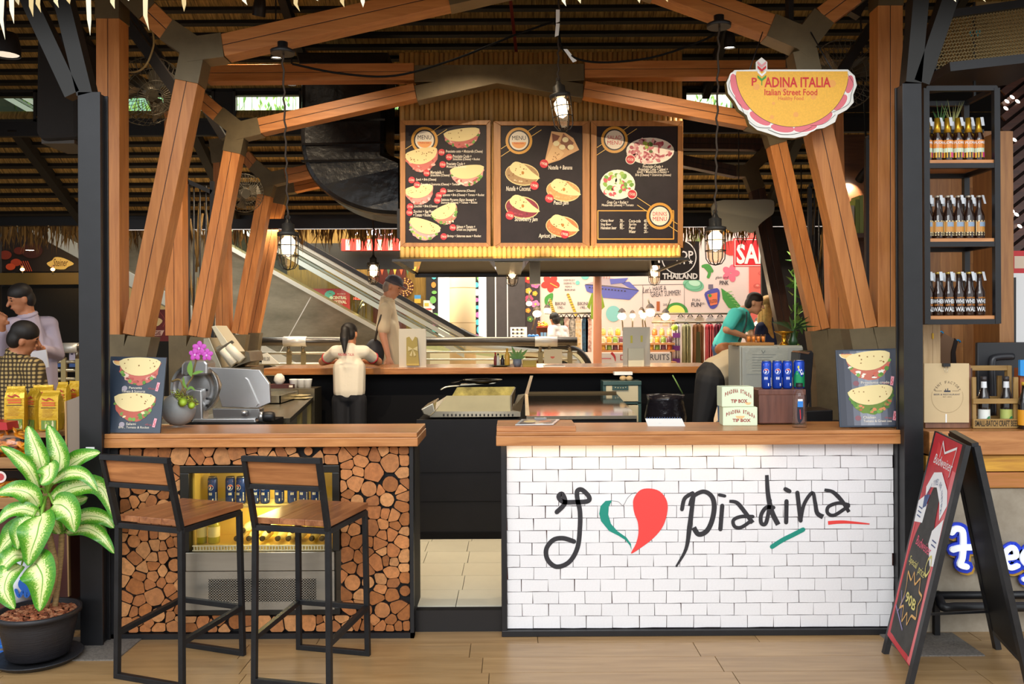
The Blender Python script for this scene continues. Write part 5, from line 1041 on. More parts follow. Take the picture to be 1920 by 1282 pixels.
bs_ = T('bottle_shelf', 'hanging black steel shelf with three wooden boards of beer bottles', 'shelf', P(1800, 606, 4.8)); Yf, Yb = 4.78, 5.1
def fbar(a, c): m = MB(); a, c = V(a), V(c); h_ = .032 if abs(c.z - a.z) > .1 else (.028 if abs(c.x - a.x) > .1 else .025); m.beam(a, c, h_, h_, STEELBLK); m.obj('frame_bar', bs_)
xl, xr = P(1736, 400, Yf).x, P(1868, 400, Yf).x; zt_ = P(1868, 166, Yf).z
zsv = [P(1800, y, Yf).z for y in (311, 458, 603)]
for x in (xl, xr):
    for y in (Yf, Yb): fbar((x, y, zsv[2] - .012), (x, y, zt_))
for z in zsv + [zt_]:
    fbar((xl, Yf, z), (xr, Yf, z)); fbar((xl, Yb, z), (xr, Yb, z)); fbar((xl, Yf, z), (xl, Yb, z)); fbar((xr, Yf, z), (xr, Yb, z))
for z in zsv: m = MB(); m.bx(xl + .01, xr - .012, Yf - .005, Yb, z + .013, z + .034, SLAB); m.obj('shelf_board', bs_, bev=.002)
for x in (xl, xr): m = MB(); m.beam((x, Yb - .1, zt_), (x, Yb - .1, 3.6), .012, .012, STEELBLK); m.obj('hanger_rod', bs_)
BR = M('#2a150c', .08, coat=.6); BR2 = M('#5a2a10', .1, coat=.5)
def beer(label, loc, kind, group):
    t = T('beer_bottle', label, 'bottle', loc, group, R.uniform(-.25, .25)); r, h = .0288, .248; m = MB()
    m.lathe([(r * .9, 0), (r, .008), (r, h * .5), (r * .93, h * .56), (r * .5, h * .7), (.0125, h * .82), (.0125, h - .014), (.014, h - .012)], BR, 18); m.obj('body', t, True)
    s = Sheet(lambda u, v: V(((r + .0006) * sin(u / r), -(r + .0006) * cos(u / r), v)), (0, 0, 0))
    def band(u0, v0, u1, v1, mat, k=0):
        n = 5
        for i in range(n):
            a, c = u0 + (u1 - u0) * i / n, u0 + (u1 - u0) * (i + 1) / n; e = .0004 * k
            s.mb.poly([V(((r + .0006 + e) * sin(x / r), -(r + .0006 + e) * cos(x / r), y)) for x, y in ((a, v0), (c, v0), (c, v1), (a, v1))], mat)
    def txt(tt, u0, v0, u1, v1, mat, k=2):
        vs, fs = glyphs(tt, 0, .02); ax = [v[0] for v in vs]; ay = [v[1] for v in vs]; e = r + .0006 + .0004 * k; o = []
        for x, y in vs: u = u0 + (x - min(ax)) / (max(ax) - min(ax)) * (u1 - u0); o.append(V((e * sin(u / r), -e * cos(u / r), v0 + (y - min(ay)) / (max(ay) - min(ay)) * (v1 - v0))))
        s.mb.add(o, fs, mat)
    L_ = r * 1.4
    if kind == 0:
        band(-L_, .02, L_, .12, M('#e3b02e', .4)); band(-L_, .075, L_, .12, M('#e08a34', .4), 1); band(-L_, .05, L_ * .6, .074, M('#cfe0c8', .4), 1); band(L_ * .3, .022, L_ * .85, .05, M('#d8478a', .4), 1); txt('FLORIS', -L_ * .8, .098, L_ * .8, .112, WH2); capm = M('#cf9f2c', .3, .7)
        m = MB(); m.lathe([(.021, h * .66), (.0145, h * .8), (.0142, h), (.0005, h + .002)], capm, 14); m.obj('foil_cap', t, True)
    elif kind == 1:
        band(-L_, .02, L_, .105, M('#e5d3a4', .4)); band(-L_ * .9, .04, L_ * .9, .098, M('#c58a3e', .4), 1); band(-L_ * .5, .07, L_ * .5, .096, M('#8aa0b8', .4), 2); txt('Bavaricum', -L_ * .8, .025, L_ * .8, .037, M('#3a2a1c', .5))
    else:
        txt('SHIPYARD', -L_ * .6, .098, L_ * .6, .106, M('#d8862c', .4)); txt('WHEN', -L_ * .8, .07, L_ * .8, .094, WH2); txt('OFF THE', -L_ * .6, .056, L_ * .6, .066, M('#d8862c', .4)); txt('WALL', -L_ * .8, .024, L_ * .8, .05, WH2); band(L_ * 1.1, .02, L_ * 1.7, .11, M('#e08a20', .4))
    s.obj('label_print', t, True)
    if kind: m = MB(); m.lathe([(.0145, h - .012), (.0155, h - .004), (.013, h), (.0005, h)], M('#c8a850' if kind == 2 else '#b8b0a0', .35, .6), 12); m.obj('bottle_cap', t, True)
    m = MB(); m.prism([(-.008 + .012, -.0165, h + .001), (.008 + .012, -.0165, h + .001), (.01 + .012, -.03, h - .05), (-.006 + .012, -.03, h - .05)], (0, .0008, 0), M('#c9cdd2', .5)); m.obj('tax_strip', t, True); return t
ordn = ['beside the black column', 'second in its row', 'third in its row', 'fourth in its row', 'fifth in its row', 'at the outer end of its row']
for k, (z, nm, gp) in enumerate(((zsv[0], 'gold-foiled brown beer bottle with a fruit label on the top shelf', 'gold foil bottles'), (zsv[1], 'brown beer bottle with a cream label on the middle shelf', 'cream label bottles'), (zsv[2], 'brown beer bottle with white and orange lettering on the bottom shelf', 'white letter bottles'))):
    proto = None
    for row in range(2):
        for i in range(6):
            x = xl + .036 + (xr - xl - .1) * i / 5 + (.006 if row else 0); y = Yf + .06 + row * .1
            lab = nm.replace(' on the', ', ' + ordn[i].replace('at the outer end of its row', 'outer end') + ', on the').replace('brown beer bottle', 'brown bottle') if row == 0 else 'back row ' + ('gold-foiled bottle, top shelf, ', 'brown bottle, middle shelf, ', 'brown bottle, bottom shelf, ')[k] + ordn[i].replace('in its row', 'from the black column').replace('at the outer end of its row', 'outer end')
            if proto is None: proto = beer(lab, (x, y, z + .034), k, gp)
            else: dup(proto, (x, y, z + .034), R.uniform(-.4, .4), lab)
# ---- stacked cages above the shelf
mc_ = T('mesh_cage', 'expanded metal storage cage under the roof above the bottle shelf', 'cage', P(1830, 150, 4.9)); MS = M('#8a744a', .5, .5)
q1, q2, q3, q4 = P(1765, 30, 4.95), P(1935, 6, 4.95), P(1935, 122, 4.95), P(1742, 140, 4.95)
m = MB()
for a, c in ((q1, q2), (q4, q3), (q1, q4)): m.beam(a, c, .045, .05, BLACK)
m.beam(P(1740, 150, 4.95), P(1935, 128, 4.95), .05, .5, BLACK); m.obj('cage_frame', mc_)
m = MB(); nx, nz = 30, 17
for i in range(nx):
    for j in range(nz):
        f = lambda u, v: (q1.lerp(q2, u)).lerp(q4.lerp(q3, u), v)
        u, v = (i + .5 * (j % 2)) / nx, j / nz
        for du in (-.5 / nx, .5 / nx): a, c = f(u, v), f(min(1, max(0, u + du)), v + 1 / nz); m.beam(a, c, .0055, .004, MS)
tag(m.obj('expanded_mesh', mc_), kind='stuff')
cbx = T('carton', 'brown cardboard carton with a turquoise mark inside the mesh cage', 'box', P(1870, 120, 5.3)); CBM = M('#8a6c3a', .8, var=.15)
m = MB(); a, c = P(1815, 118, 5.3), P(1965, 14, 5.3); m.bx(a.x, c.x, 5.2, 5.6, a.z, c.z, CBM); m.obj('carton_body', cbx)
s = front(5.2, step=.001); s.rect(1818, 56, 1838, 68, M('#2a8f96', .5)); s.ribbon([(1845, 74), (1880, 70), (1892, 68)], 1.5, M('#5a4320', .6), smooth=False); s.rect(1818, 44, 1935, 46, M('#6a4f28', .6)); s.obj('carton_print', cbx)
for px, lab in ((1762, 'spiky dark green plant tuft on top of the bottle shelf'), (1786, 'thin pale grass plant tuft on top of the bottle shelf')):
    m = MB(); c = P(px, 218, 5.0); c.z = zt_ - .14
    for i in range(14): a = R.uniform(0, 6.28); l = R.uniform(.06, .14); m.poly([c + V((cos(a) * .012 - .004, sin(a) * .012, 0)), c + V((cos(a) * .012 + .004, sin(a) * .012, 0)), c + V((cos(a) * l * .5, sin(a) * l * .4, l))], M('#3f6a2c' if px == 1762 else '#9a9a5a', .5))
    pt = T('shelf_plant', lab, 'plant', c); o = m.obj('foliage', pt); m = MB(); m.lathe([(.025, -.06), (.035, 0), (.03, 0), (.0005, -.01)], M('#4a2a1c', .7), 12, c); m.obj('pot', pt)
m = MB(); m.bx(xl, xr, Yb - .2, Yb, zt_ - .22, zt_ - .2, BLACK); m.obj('frame_bar', bs_)
# lattice beyond the bar, glowing ovals put in for its light spots
la = struct(MB().bx(P(1875, 400, 6.2).x, 6.5, 6.25, 6.3, P(1890, 480, 6.2).z, 3.6, M('#2a160e', .8)).obj('wall_lattice'))
for i in range(16): m = MB(); a = P(1880, 150 + i * 24, 6.2); m.beam(a, a + V((.7, 0, .55)), .05, .02, W('#5a2f1c', '#3a1c10', 'X')); m.obj('slat', la)
for x, y in ((1888, 190), (1898, 182), (1886, 203), (1908, 190), (1902, 262), (1898, 395), (1906, 402), (1912, 424)): m = MB(); c = P(x, y, 6.17); m.ell(c, (.02, .006, .011), M('#fff2e0', .5, emit=2.5), 8, 5, Matrix.Rotation(.6, 3, 'Y')); tag(m.obj('lattice_glow', la), 'small lit lattice lamp')
m = MB(); m.bx(P(1899, 600, 5.75).x, P(1960, 600, 5.75).x, 5.75, 5.77, P(1900, 690, 5.75).z, P(1900, 470, 5.75).z, M('#c8242a', .4)); wbrd = tag(m.obj('notice_board'), 'white notice board with red top border past the wood panel', 'board'); s = front(5.749); s.rect(1902, 480, 1960, 503, M('#d9c4ae', .5)); s.rect(1900, 512, 1960, 690, M('#e9eaea', .4)); s.rect(1898, 520, 1905, 645, BLACK, 2); s.obj('board_face', wbrd)
# ================================================================ KITCHEN INSIDE THE KIOSK
def onz(px, py, z):
    k = P(px, py, 1.0).z - HC; return P(px, py, (z - HC) / k)
SSB = STEEL('#c9c2ae', .25); SSD = STEEL('#8f8570', .3); BLK2 = M('#0b0a0c', .7, spec=.15)
bk = T('back_bar', 'long far bar counter with wooden top where the staff member leans', 'counter', (-.5, 8.6, .12))
z_ = P(900, 689, 8.3).z; xl_, xr_ = P(488, 690, 8.3).x, P(1352, 690, 8.3).x
m = MB(); m.bx(xl_, xr_, 8.3, 9.25, z_ - .062, z_, W('#b5773f', '#8e5626', 'X', r=.25)); m.obj('countertop', bk, bev=.004)
m = MB(); m.bx(xl_ + .1, xr_ - .05, 8.5, 9.1, .12, z_ - .062, BLK2); m.obj('carcass', bk)
ki = T('kitchen_island', 'black fronted cooking island seen through the doorway gap', 'island', (0, 6.8, .12)); zk = P(985, 781, 6.45).z; xk0, xk1 = P(781, 800, 6.45).x, P(1194, 800, 6.45).x
m = MB(); m.bx(xk0, xk1, 6.45, 6.49, .12, zk - .02, M('#131215', .5, var=.2, spec=.25)); m.obj('front_panel', ki)
m = MB(); m.bx(xk0, xk1, 6.49, 7.9, .12, zk - .03, BLK2); m.obj('carcass', ki)
m = MB()
for z0 in (.4, .62): m.bx(xk0 + .02, xk1, 6.446, 6.452, z0, z0 + .004, BLK2)
m.bx(xk0, xk1, 6.44, 6.46, .12, .17, BLK2); m.obj('panel_joint', ki)
# griddle
gr = T('griddle', 'stainless steel flat griddle with splash guards on the cooking island', 'griddle', P(880, 781, 6.5)); GY = M('#b5a158', .3, .6, var=.35, vs=5)
def plate(parent, name, pts, mat, th=(0, .012, 0), bev=0): m = MB(); m.prism(pts, th, mat); return m.obj(name, parent, bev=bev)
y0 = 6.5
plate(gr, 'rear_guard', [P(816, 772, y0), P(837, 742, y0 + .02), P(957, 741, y0 + .02), P(957, 771, y0)], M('#968a66', .5, .35, var=.15, vs=3))
plate(gr, 'skirt', [P(805, 782, y0 - .01), P(816, 771, y0 - .01), P(960, 771, y0 - .01), P(976, 772, y0 - .01), P(976, 781, y0 - .01)], SSB, (0, .7, 0))
for i in range(18): m = MB(); c = P(832 + i * 7.6, 778, y0 - .012); m.obx(c, (.011, .01, .018), M('#1a1814', .6)); m.obj('vent_slot', gr)
plate(gr, 'end_cap', [P(789, 767, y0 - .02), P(812, 755, y0 - .02), P(816, 772, y0 - .02), P(806, 781, y0 - .02), P(794, 777, y0 - .02)], SSB, (0, .5, 0), .008)
plate(gr, 'end_shelf', [P(806, 762, y0), P(835, 744, 7.1), P(838, 742, 7.1), P(816, 770, y0)], SSB, (0, 0, -.01))
plate(gr, 'cooking_plate', [P(822, 765, y0 + .02), P(955, 765, y0 + .02), P(962, 745, 7.15), P(848, 745, 7.15)], GY, (0, 0, -.015))
plate(gr, 'far_guard', [P(846, 745, 7.15), P(857, 726, 7.15), P(965, 725, 7.15), P(962, 745, 7.15)], M('#b3a35c', .35, .5, var=.6, vs=9), (0, .012, 0))
plate(gr, 'side_guard', [P(957, 771, y0), P(957, 741, y0), P(965, 726, 7.15), P(963, 746, 7.15)], SSD, (.01, 0, 0))
plate(gr, 'drip_plate', [P(960, 768, y0), P(976, 772, y0), P(984, 738, 6.9), P(971, 740, 6.9)], SSD, (0, 0, -.01))
pn = T('frying_pan', 'dark shallow frying pan lying across the griddle guard', 'pan', P(905, 722, 7.16)); c = P(905, 720, 7.3); DP = M('#2a2520', .3, .8)
m = MB(); m.lathe([(.1, 0), (.165, .03), (.17, .03), (.11, -.004)], DP, 28, c + V((0, 0, .01))); m.obj('pan_body', pn); m = MB(); m.tube([c + V((-.15, 0, .035)), P(846, 719, 7.25)], .009, DP, 8); m.obj('handle', pn)
st_ = T('spatula', 'steel spatula with curved handle beside the pan', 'spatula', P(850, 725, 7.2)); m = MB(); m.tube(cr([P(826, 731, 7.2), P(838, 725, 7.2), P(862, 723, 7.2)], 4), .008, SSB, 6); m.obj('handle', st_); m = MB(); m.prism([P(862, 723, 7.2), P(926, 719, 7.2), P(930, 717, 7.2), P(864, 720, 7.2)], (0, .06, 0), SSB); m.obj('blade', st_)
stt = T('steel_table', 'polished steel worktop next to the griddle', 'table', P(1090, 781, 6.45)); zt2 = P(1090, 780, 6.42).z
xa_, xb_ = P(987, 780, 6.42).x, P(1194, 780, 6.42).x
zb4 = P(1090, 738, 7.95).z; xc_, xd_ = P(990, 738, 7.95).x, P(1156, 738, 7.95).x; m = MB(); m.prism([(xa_, 6.42, zt2), (xb_, 6.42, zt2), (xd_, 7.95, zb4), (xc_, 7.95, zb4)], (0, 0, -.02), M('#b9b0a0', .08, .95, var=.06, vs=2)); m.obj('worktop', stt)
m = MB(); m.prism([(xc_, 7.95, zb4), (xd_, 7.95, zb4), (xd_, 7.97, zb4 + .02), (xc_, 7.97, zb4 + .02)], (0, .012, 0), SSD); m.obj('backsplash', stt)
m = MB(); m.bx(xa_, xb_, 6.415, 6.425, zt2 - .022, zt2 + .002, SSB); m.obj('front_edge', stt)
up = MB(); up.prism([P(984, 738, 6.5), P(994, 704, 7.5), P(998, 704, 7.5), P(988, 740, 6.5), P(991, 779, 6.42), P(985, 779, 6.42)], (.008, 0, 0), STEEL('#b5a184', .35)); tag(up.obj('divider_plate'), 'upright steel divider plate between griddle and steel table', 'divider')
# drawer tower and bin
dw = T('drawer_tower', 'small cream and teal plastic drawer tower behind the steel table', 'drawers', P(1167, 792, 8.05)); TEAL = M('#33504f', .4); CRD = M('#c5bb9c', .4)
m = MB(); a, c = P(1131, 790, 8.05), P(1203, 714, 8.05); m.bx(a.x, c.x, 8.05, 8.28, c.z - .04, c.z, TEAL).bx(a.x, a.x + .04, 8.07, 8.28, .13, c.z - .04, TEAL).bx(c.x - .04, c.x, 8.07, 8.28, .13, c.z - .04, TEAL).bx(a.x, c.x, 8.07, 8.28, P(1150, 758, 8.05).z, P(1150, 754, 8.05).z, TEAL); m.obj('frame', dw, bev=.005)
for y0_, y1_ in ((723, 753), (760, 792)):
    m = MB(); m.bx(a.x + .03, c.x - .03, 8.06, 8.25, P(1150, y1_, 8.05).z, P(1150, y0_, 8.05).z, CRD); d_ = m.obj('drawer', dw, bev=.005); m = MB(); m.bx(P(1148, 730, 8.05).x, P(1178, 730, 8.05).x, 8.045, 8.06, P(1150, y0_ + 8, 8.05).z, P(1150, y0_, 8.05).z, TEAL)
    for i in range(5): m.ell(P(1154 + i * 4.8, y0_ + 3 + (i % 4 > 0), 8.04), (.006, .004, .006), CRD, 8, 4)
    m.obj('handle', d_)
m = MB(); a, c = P(1152, 704, 8.1), P(1186, 697, 8.1); m.bx(a.x, c.x, 8.1, 8.2, a.z + .005, c.z, WHITE); tag(m.obj('paper_box'), 'flat white paper packet above the bread rolls on the drawer tower', 'packet')
for i, px in enumerate((1168, 1180)): m = MB(); m.ell(P(px, 709, 8.12), (.034, .03, .026), M('#c9a878', .7), 12, 8); tag(m.obj('bread_roll'), ('small bread roll on the drawer tower, far from the bin' if i == 0 else 'small bread roll on the drawer tower, on the bin side'), 'bread')
bn = T('waste_bin', 'black waste bin lined with a crumpled black bag', 'bin', P(1248, 792, 7.6)); m = MB(); q = P(1248, 790, 7.7)
m.lathe([(.13, .13), (.15, q.z - .1), (.17, q.z + .02)], BLK2, 16, (q.x, 7.7, 0)); m.obj('bin_body', bn)
m = MB(); m.lathe([(.175, q.z - .05), (.19, q.z + .05), (.16, q.z + .2), (.172, q.z + .24), (.15, q.z + .22), (.13, q.z + .1)], M('#1c1a20', .2, bump=1, bs=14), 18, (q.x, 7.7, 0)); m.obj('bin_bag', bn)
m = MB(); m.tube([P(1261, 703, 7.6), P(1280, 738, 7.6)], .006, M('#6f8f4a', .5), 6); tag(m.obj('green_straw'), 'green stick poking out of the waste bin', 'stick')
# left work counter with bits
lw = T('work_counter', 'steel side worktop behind the meat slicer', 'counter', (-2.0, 6.5, .12)); zw = 1.085
m = MB(); m.prism([(-2.5, 5.98, zw), (-1.56, 5.98, zw), (-1.86, 8.0, zw), (-2.5, 8.0, zw)], (0, 0, -.035), STEEL('#a49a84', .25)); m.obj('worktop', lw)
for x, y in ((-1.62, 6.05), (-1.88, 7.9), (-1.72, 6.9)): m = MB(); m.beam((x, y, .12), (x, y, zw - .035), .035, .035, M('#b5a468', .35, .7)); m.obj('leg', lw)
m = MB(); m.bx(-2.5, -1.85, 7.98, 8.28, .12, P(528, 727, 8.1).z, SSD); m.obj('ledge', lw); m = MB(); m.bx(-2.45, -1.75, 6.05, 7.9, .3, .34, SSD); m.obj('lower_shelf', lw)
ty = T('steel_tray', 'steel food tray on the side worktop', 'tray', onz(522, 752, zw)); m = MB(); a = onz(522, 752, zw); m.bx(a.x - .12, a.x + .1, a.y - .3, a.y + .3, zw, zw + .01, SSD)
for q in ((-.12, -.11, -.3, .3), (.09, .1, -.3, .3), (-.12, .1, -.3, -.29), (-.12, .1, .29, .3)): m.bx(a.x + q[0], a.x + q[1], a.y + q[2], a.y + q[3], zw, zw + .07, SSB)
m.obj('pan', ty)
pp = T('wrapping_paper', 'loose pile of pale wrapping sheets on the side worktop', 'paper', onz(555, 748, zw)); a = onz(558, 747, zw); m = MB()
for i in range(5): m.obx(a + V((R.uniform(-.1, .1), R.uniform(-.1, .1), .006 + i * .006)), (.22, .16, .003), M('#cdbb8c', .7), Matrix.Rotation(R.uniform(-.5, .5), 3, 'Z')); 
tag(m.obj('sheets', pp), kind='stuff')
m = MB(); a = P(528, 727, 8.1); m.bx(a.x - .12, a.x + .12, 8.05, 8.2, a.z, a.z + .035, M('#4a1f1a', .5)); rb_ = tag(m.obj('red_box'), 'flat dark red carton holding a crumpled tissue', 'box'); s = front(8.049); s.rect(542, 722, 549, 726, CRM); s.obj('print', rb_)
m = MB(); c = P(524, 711, 8.12); m.lathe([(.03, -.05), (.055, -.01), (.045, .03), (.02, .055), (.005, .05)], M('#d9d3c6', .7, bump=.8, bs=18), 9, c); tag(m.obj('crumpled_tissue'), 'crumpled pale tissue standing up from the red carton', 'tissue')
cup = None
for i, px in enumerate((551, 565, 577)):
    lab = 'white plastic tub beside the tissue carton, ' + ('nearest the carton', 'in the middle of the three', 'nearest the staff member')[i]; c = P(px, 726, 8.15)
    if cup is None:
        cup = T('plastic_tub', lab, 'tub', c, 'white plastic tubs'); m = MB(); m.lathe([(.032, 0), (.042, .07), (.044, .075), (.038, .075), (.03, .01), (.0005, .01)], M('#d9d8d4', .4), 14); m.obj('tub_wall', cup, True); m = MB(); m.lathe([(.0005, .072), (.043, .072), (.043, .08), (.0005, .081)], M('#e6e6e2', .4), 14); m.obj('lid', cup, True)
    else: dup(cup, c, None, lab)
# ---- meat slicer
sl_ = T('meat_slicer', 'silver electric meat slicer with round blade on a stand behind the log counter', 'slicer', P(420, 795, 5.6)); SV = M('#c4c3c2', .28, .85, var=.08, vs=3); YM_ = 5.55
m = MB(); m.prism([P(358, 793, YM_), P(362, 785, YM_), P(478, 784, YM_), P(480, 793, YM_)], (0, .35, 0), SV); m.obj('base', sl_, bev=.008)
m = MB(); m.prism([P(350, 790, YM_ + .02), P(350, 735, YM_ + .02), P(362, 729, YM_ + .02), P(378, 731, YM_ + .02), P(380, 790, YM_ + .02)], (0, .12, 0), SV); m.obj('motor_column', sl_, bev=.01)
c = P(368, 727, YM_ + .1); rb = 48 / F * 5.6; M90 = Matrix.Rotation(radians(90), 3, 'X') @ Matrix.Rotation(radians(-6), 3, 'Y')
m = MB(); m.lathe([(.0005, .03), (rb * .6, .03), (rb * .82, .02), (rb * .84, .03), (rb * .98, .03), (rb, .015), (rb, -.02), (.0005, -.02)], SV, 40, c, M90); m.obj('blade', sl_)
m = MB(); m.lathe([(rb * .86, .034), (rb * .97, .034)], M('#8a8986', .2, .95), 40, c, M90, capb=False, capt=False); m.obj('blade_ring', sl_)
m = MB(); m.prism([P(339, 705, YM_ - .03), P(340, 684, YM_ - .03), P(346, 676, YM_ - .03), P(384, 675, YM_ - .03), P(389, 682, YM_ - .03), P(388, 703, YM_ - .03)], (0, .16, 0), SV); m.obj('sharpener_housing', sl_, bev=.012)
m = MB(); m.tube([P(349, 700, YM_ - .05), P(349, 700, YM_ - .02)], .012, M('#55534f', .3, .8), 12); m.obj('screw', sl_)
m = MB(); m.prism([P(x, y, YM_ + .02) for x, y in ((390, 688), (486, 693), (505, 719), (507, 755), (483, 765), (416, 763), (410, 742), (416, 722), (408, 704))], (0, .03, 0), SV); m.obj('guard_plate', sl_, bev=.004)
m = MB(); m.prism([P(x, y, YM_ + .005) for x, y in ((459, 708), (464, 712), (484, 757), (480, 762))], (0, .02, 0), SV); m.obj('guard_rib', sl_)
m = MB(); m.prism([P(x, y, YM_ + .03) for x, y in ((398, 766), (486, 766), (488, 784), (400, 785))], (0, .1, 0), M('#9b9a98', .3, .8)); m.obj('carriage', sl_, bev=.004)
m = MB(); m.tube([P(458, 770, YM_), P(458, 778, YM_)], .02, SV, 12); m.obj('foot', sl_)
c = P(500, 781, YM_ + .02); MX = Matrix.Rotation(radians(90), 3, 'Y'); m = MB(); m.lathe([(.034, -.045), (.036, -.02)], SV, 20, c, MX); m.lathe([(.032, -.02), (.034, .0), (.034, .03), (.028, .05), (.0005, .052)], BLACK, 20, c, MX); m.obj('dial_knob', sl_)
for y in (731, 747, 760): m = MB(); m.ell(P(388, y, YM_ + .06), (.008, .012, .008), BLACK, 8, 6); m.obj('knob', sl_)
m = MB(); m.bx(P(355, 800, 5.6).x, P(505, 800, 5.6).x, 5.5, 5.95, .9, P(420, 793, YM_).z, BLK2); tag(m.obj('slicer_stand'), 'dark stand carrying the meat slicer', 'stand')
m = MB(); m.bx(P(355, 800, 5.6).x + .05, P(505, 800, 5.6).x - .05, 5.6, 5.9, .108, .9, BLK2); m.obj('pedestal', bpy.data.objects['slicer_stand'])
# ---- dough roller
dr = T('dough_roller', 'tilted steel dough roller machine with two white rollers behind the slicer', 'machine', P(410, 690, 6.6)); IV = M('#c8bfa6', .35, .2)
m = MB(); m.prism([P(x, y, 6.6) for x, y in ((380, 690), (381, 634), (392, 633), (416, 690))], (0, .3, 0), STEEL('#a59c86', .35)); m.obj('side_plate', dr, bev=.004)
m = MB(); m.prism([P(x, y, 6.58) for x, y in ((396, 612), (404, 610), (440, 660), (428, 672))], (0, .26, 0), IV); m.obj('dough_chute', dr, bev=.004)
m = MB(); m.prism([P(x, y, 6.52) for x, y in ((404, 652), (412, 647), (446, 684), (432, 690))], (0, .34, 0), SSD).prism([P(x, y, 6.52) for x, y in ((432, 690), (470, 677), (466, 660), (460, 658), (458, 672))], (0, .34, 0), SSD); m.obj('roller_cradle', dr)
for x0, y0, x1, y1 in ((418, 655, 440, 682), (428, 648, 454, 675)): m = MB(); m.tube([P(x0, y0, 6.5), P(x1, y1, 6.5)], .032, M('#ddd6c2', .4), 14); m.obj('roller', dr)
m = MB(); m.prism([P(x, y, 6.49) for x, y in ((406, 656), (434, 638), (438, 642), (410, 661))], (0, .02, 0), M('#6a6050', .3, .7)); m.obj('clamp_bar', dr)
m = MB(); m.bx(P(380, 690, 6.6).x, P(470, 690, 6.6).x, 6.6, 6.95, zw, P(410, 689, 6.6).z, STEEL('#8f8672', .35)); m.obj('body', dr)
# ================================================================ THINGS ON THE FRONT COUNTERS
def menu_stand(label, tl, tr, br, bl, Yt, Yb_, lab):
    a, b_, c, d = P(*tl, Yt), P(*tr, Yt), P(*br, Yb_), P(*bl, Yb_); t = T('menu_stand', label, 'menu card', (c + d) / 2, 'dark menu cards standing on the counters'); m = MB(); m.prism([a, b_, c, d], (0, .014, 0), M('#2f3a49', .35)); m.obj('card', t, bev=.002)
    m = MB(); mid = (a + b_) / 2 * .7 + (c + d) / 2 * .3; m.prism([mid + V((-.04, .016, 0)), mid + V((.04, .016, 0)), V((mid.x + .05, mid.y + .12, ZT)), V((mid.x - .05, mid.y + .12, ZT))], (0, .006, 0), BLACK); m.obj('prop', t)
    s = bil(a, b_, c, d, step=.0006); return t, s
def UV(s, x0, y0, w_, h_): f = s.mp; s.mp = lambda u, v: f((u - x0) / w_, (v - y0) / h_)
FRE = M('#b5525a', .5); TAG = M('#eba0ac', .5)
def card(t, s, rows, grad, seed):
    UV(s, 0, 0, 100, 140)
    if grad:
        for i, h_ in enumerate(('#4a4d58', '#6a6e7a', '#8b8f99', '#9a9ea8', '#8b8f99', '#6a6e7a', '#4f525d')): s.rect(12 + i * 11, 3, 23.1 + i * 11, 137, M(h_, .4), 1)
        s.rect(2, 3, 12, 137, M('#3b3e49', .4), 1); s.rect(89, 3, 98, 137, M('#3f424d', .4), 1)
    s.disc(17, 8, 12, 9, M('#f0e6d0', .5), 2, a0=0, a1=180); s.disc(17, 8.5, 10.5, 7.5, M('#f0c27a', .5), 3, a0=0, a1=180); s.text('Piadina', 9, 7, 25, 9.4, RED, 4)
    for i, (cy, t1, t2, t3, fill) in enumerate(rows):
        piadina(s, 54 + 4 * i * (0 if grad else -1), cy, 74, 54, -7 if grad else 0, fill, 2, spots=10, seed=seed + i); y = cy + 30
        s.disc(30, y + 2, 5, 4.6, M('#8a5a62' if grad else '#a79ca6', .5), 2)
        s.text(t1, 38, y - 1.5, 38 + len(t1) * 2.9, y + 3, TXT, 4)
        if t3: s.text(t2, 44, y + 4, 44 + len(t2) * 2.7, y + 8, TXT, 4); s.text(t3, 38, y + 9, 38 + len(t3) * 2.35, y + 13.5, TXT, 4)
        else: s.text(t2, 25 if not grad else 38, y + 5, (25 if not grad else 38) + len(t2) * 2.5, y + 9.5, TXT, 4)
        s.text('+Free', 72, y, 84, y + 4, FRE, 4); s.poly([(88, y - 10), (93, y - 9), (90, y + 7), (85, y + 6)], TAG, 4); s.ribbon([(90, y - 6), (88, y - 2), (90, y + 1), (87, y + 4)], .9, RED, 5)
    s.obj('print', t)
BCN = ['#c96a5c', '#b8564c', '#dba090', '#8f3f36', '#e8c8b0']
t, s = menu_stand('dark menu card with the pancetta and salami wraps, by the round flower pot', (207, 668), (312, 670), (300, 812), (196, 811), 4.82, 4.70, 1)
card(t, s, [(27, 'Pancetta', 'Tomato & Scamorza', '', BCN), (93, 'Salami', 'Brie , Tomato & Rocket', '', ['#c0604e', '#5f8a3e', '#e8d9a6', '#a8503e', '#7a9a4a'])], False, 31)
t, s = menu_stand('dark striped menu card with the prosciutto and chicken wraps, by the black column', (1567, 656), (1680, 653), (1692, 800), (1575, 801), 4.85, 4.74, 2)
card(t, s, [(30, 'Prosciutto crudo', 'Mozzarella', 'Tomato & Rocket', ['#c9705c', '#6f9a45', '#f0e8d8', '#d2604c', '#8a3f36']), (92, 'Chicken', 'Tomato & Green cos', '', ['#6f8a3a', '#4f7030', '#d98a5c', '#8aa84a', '#b86a44'])], True, 41)
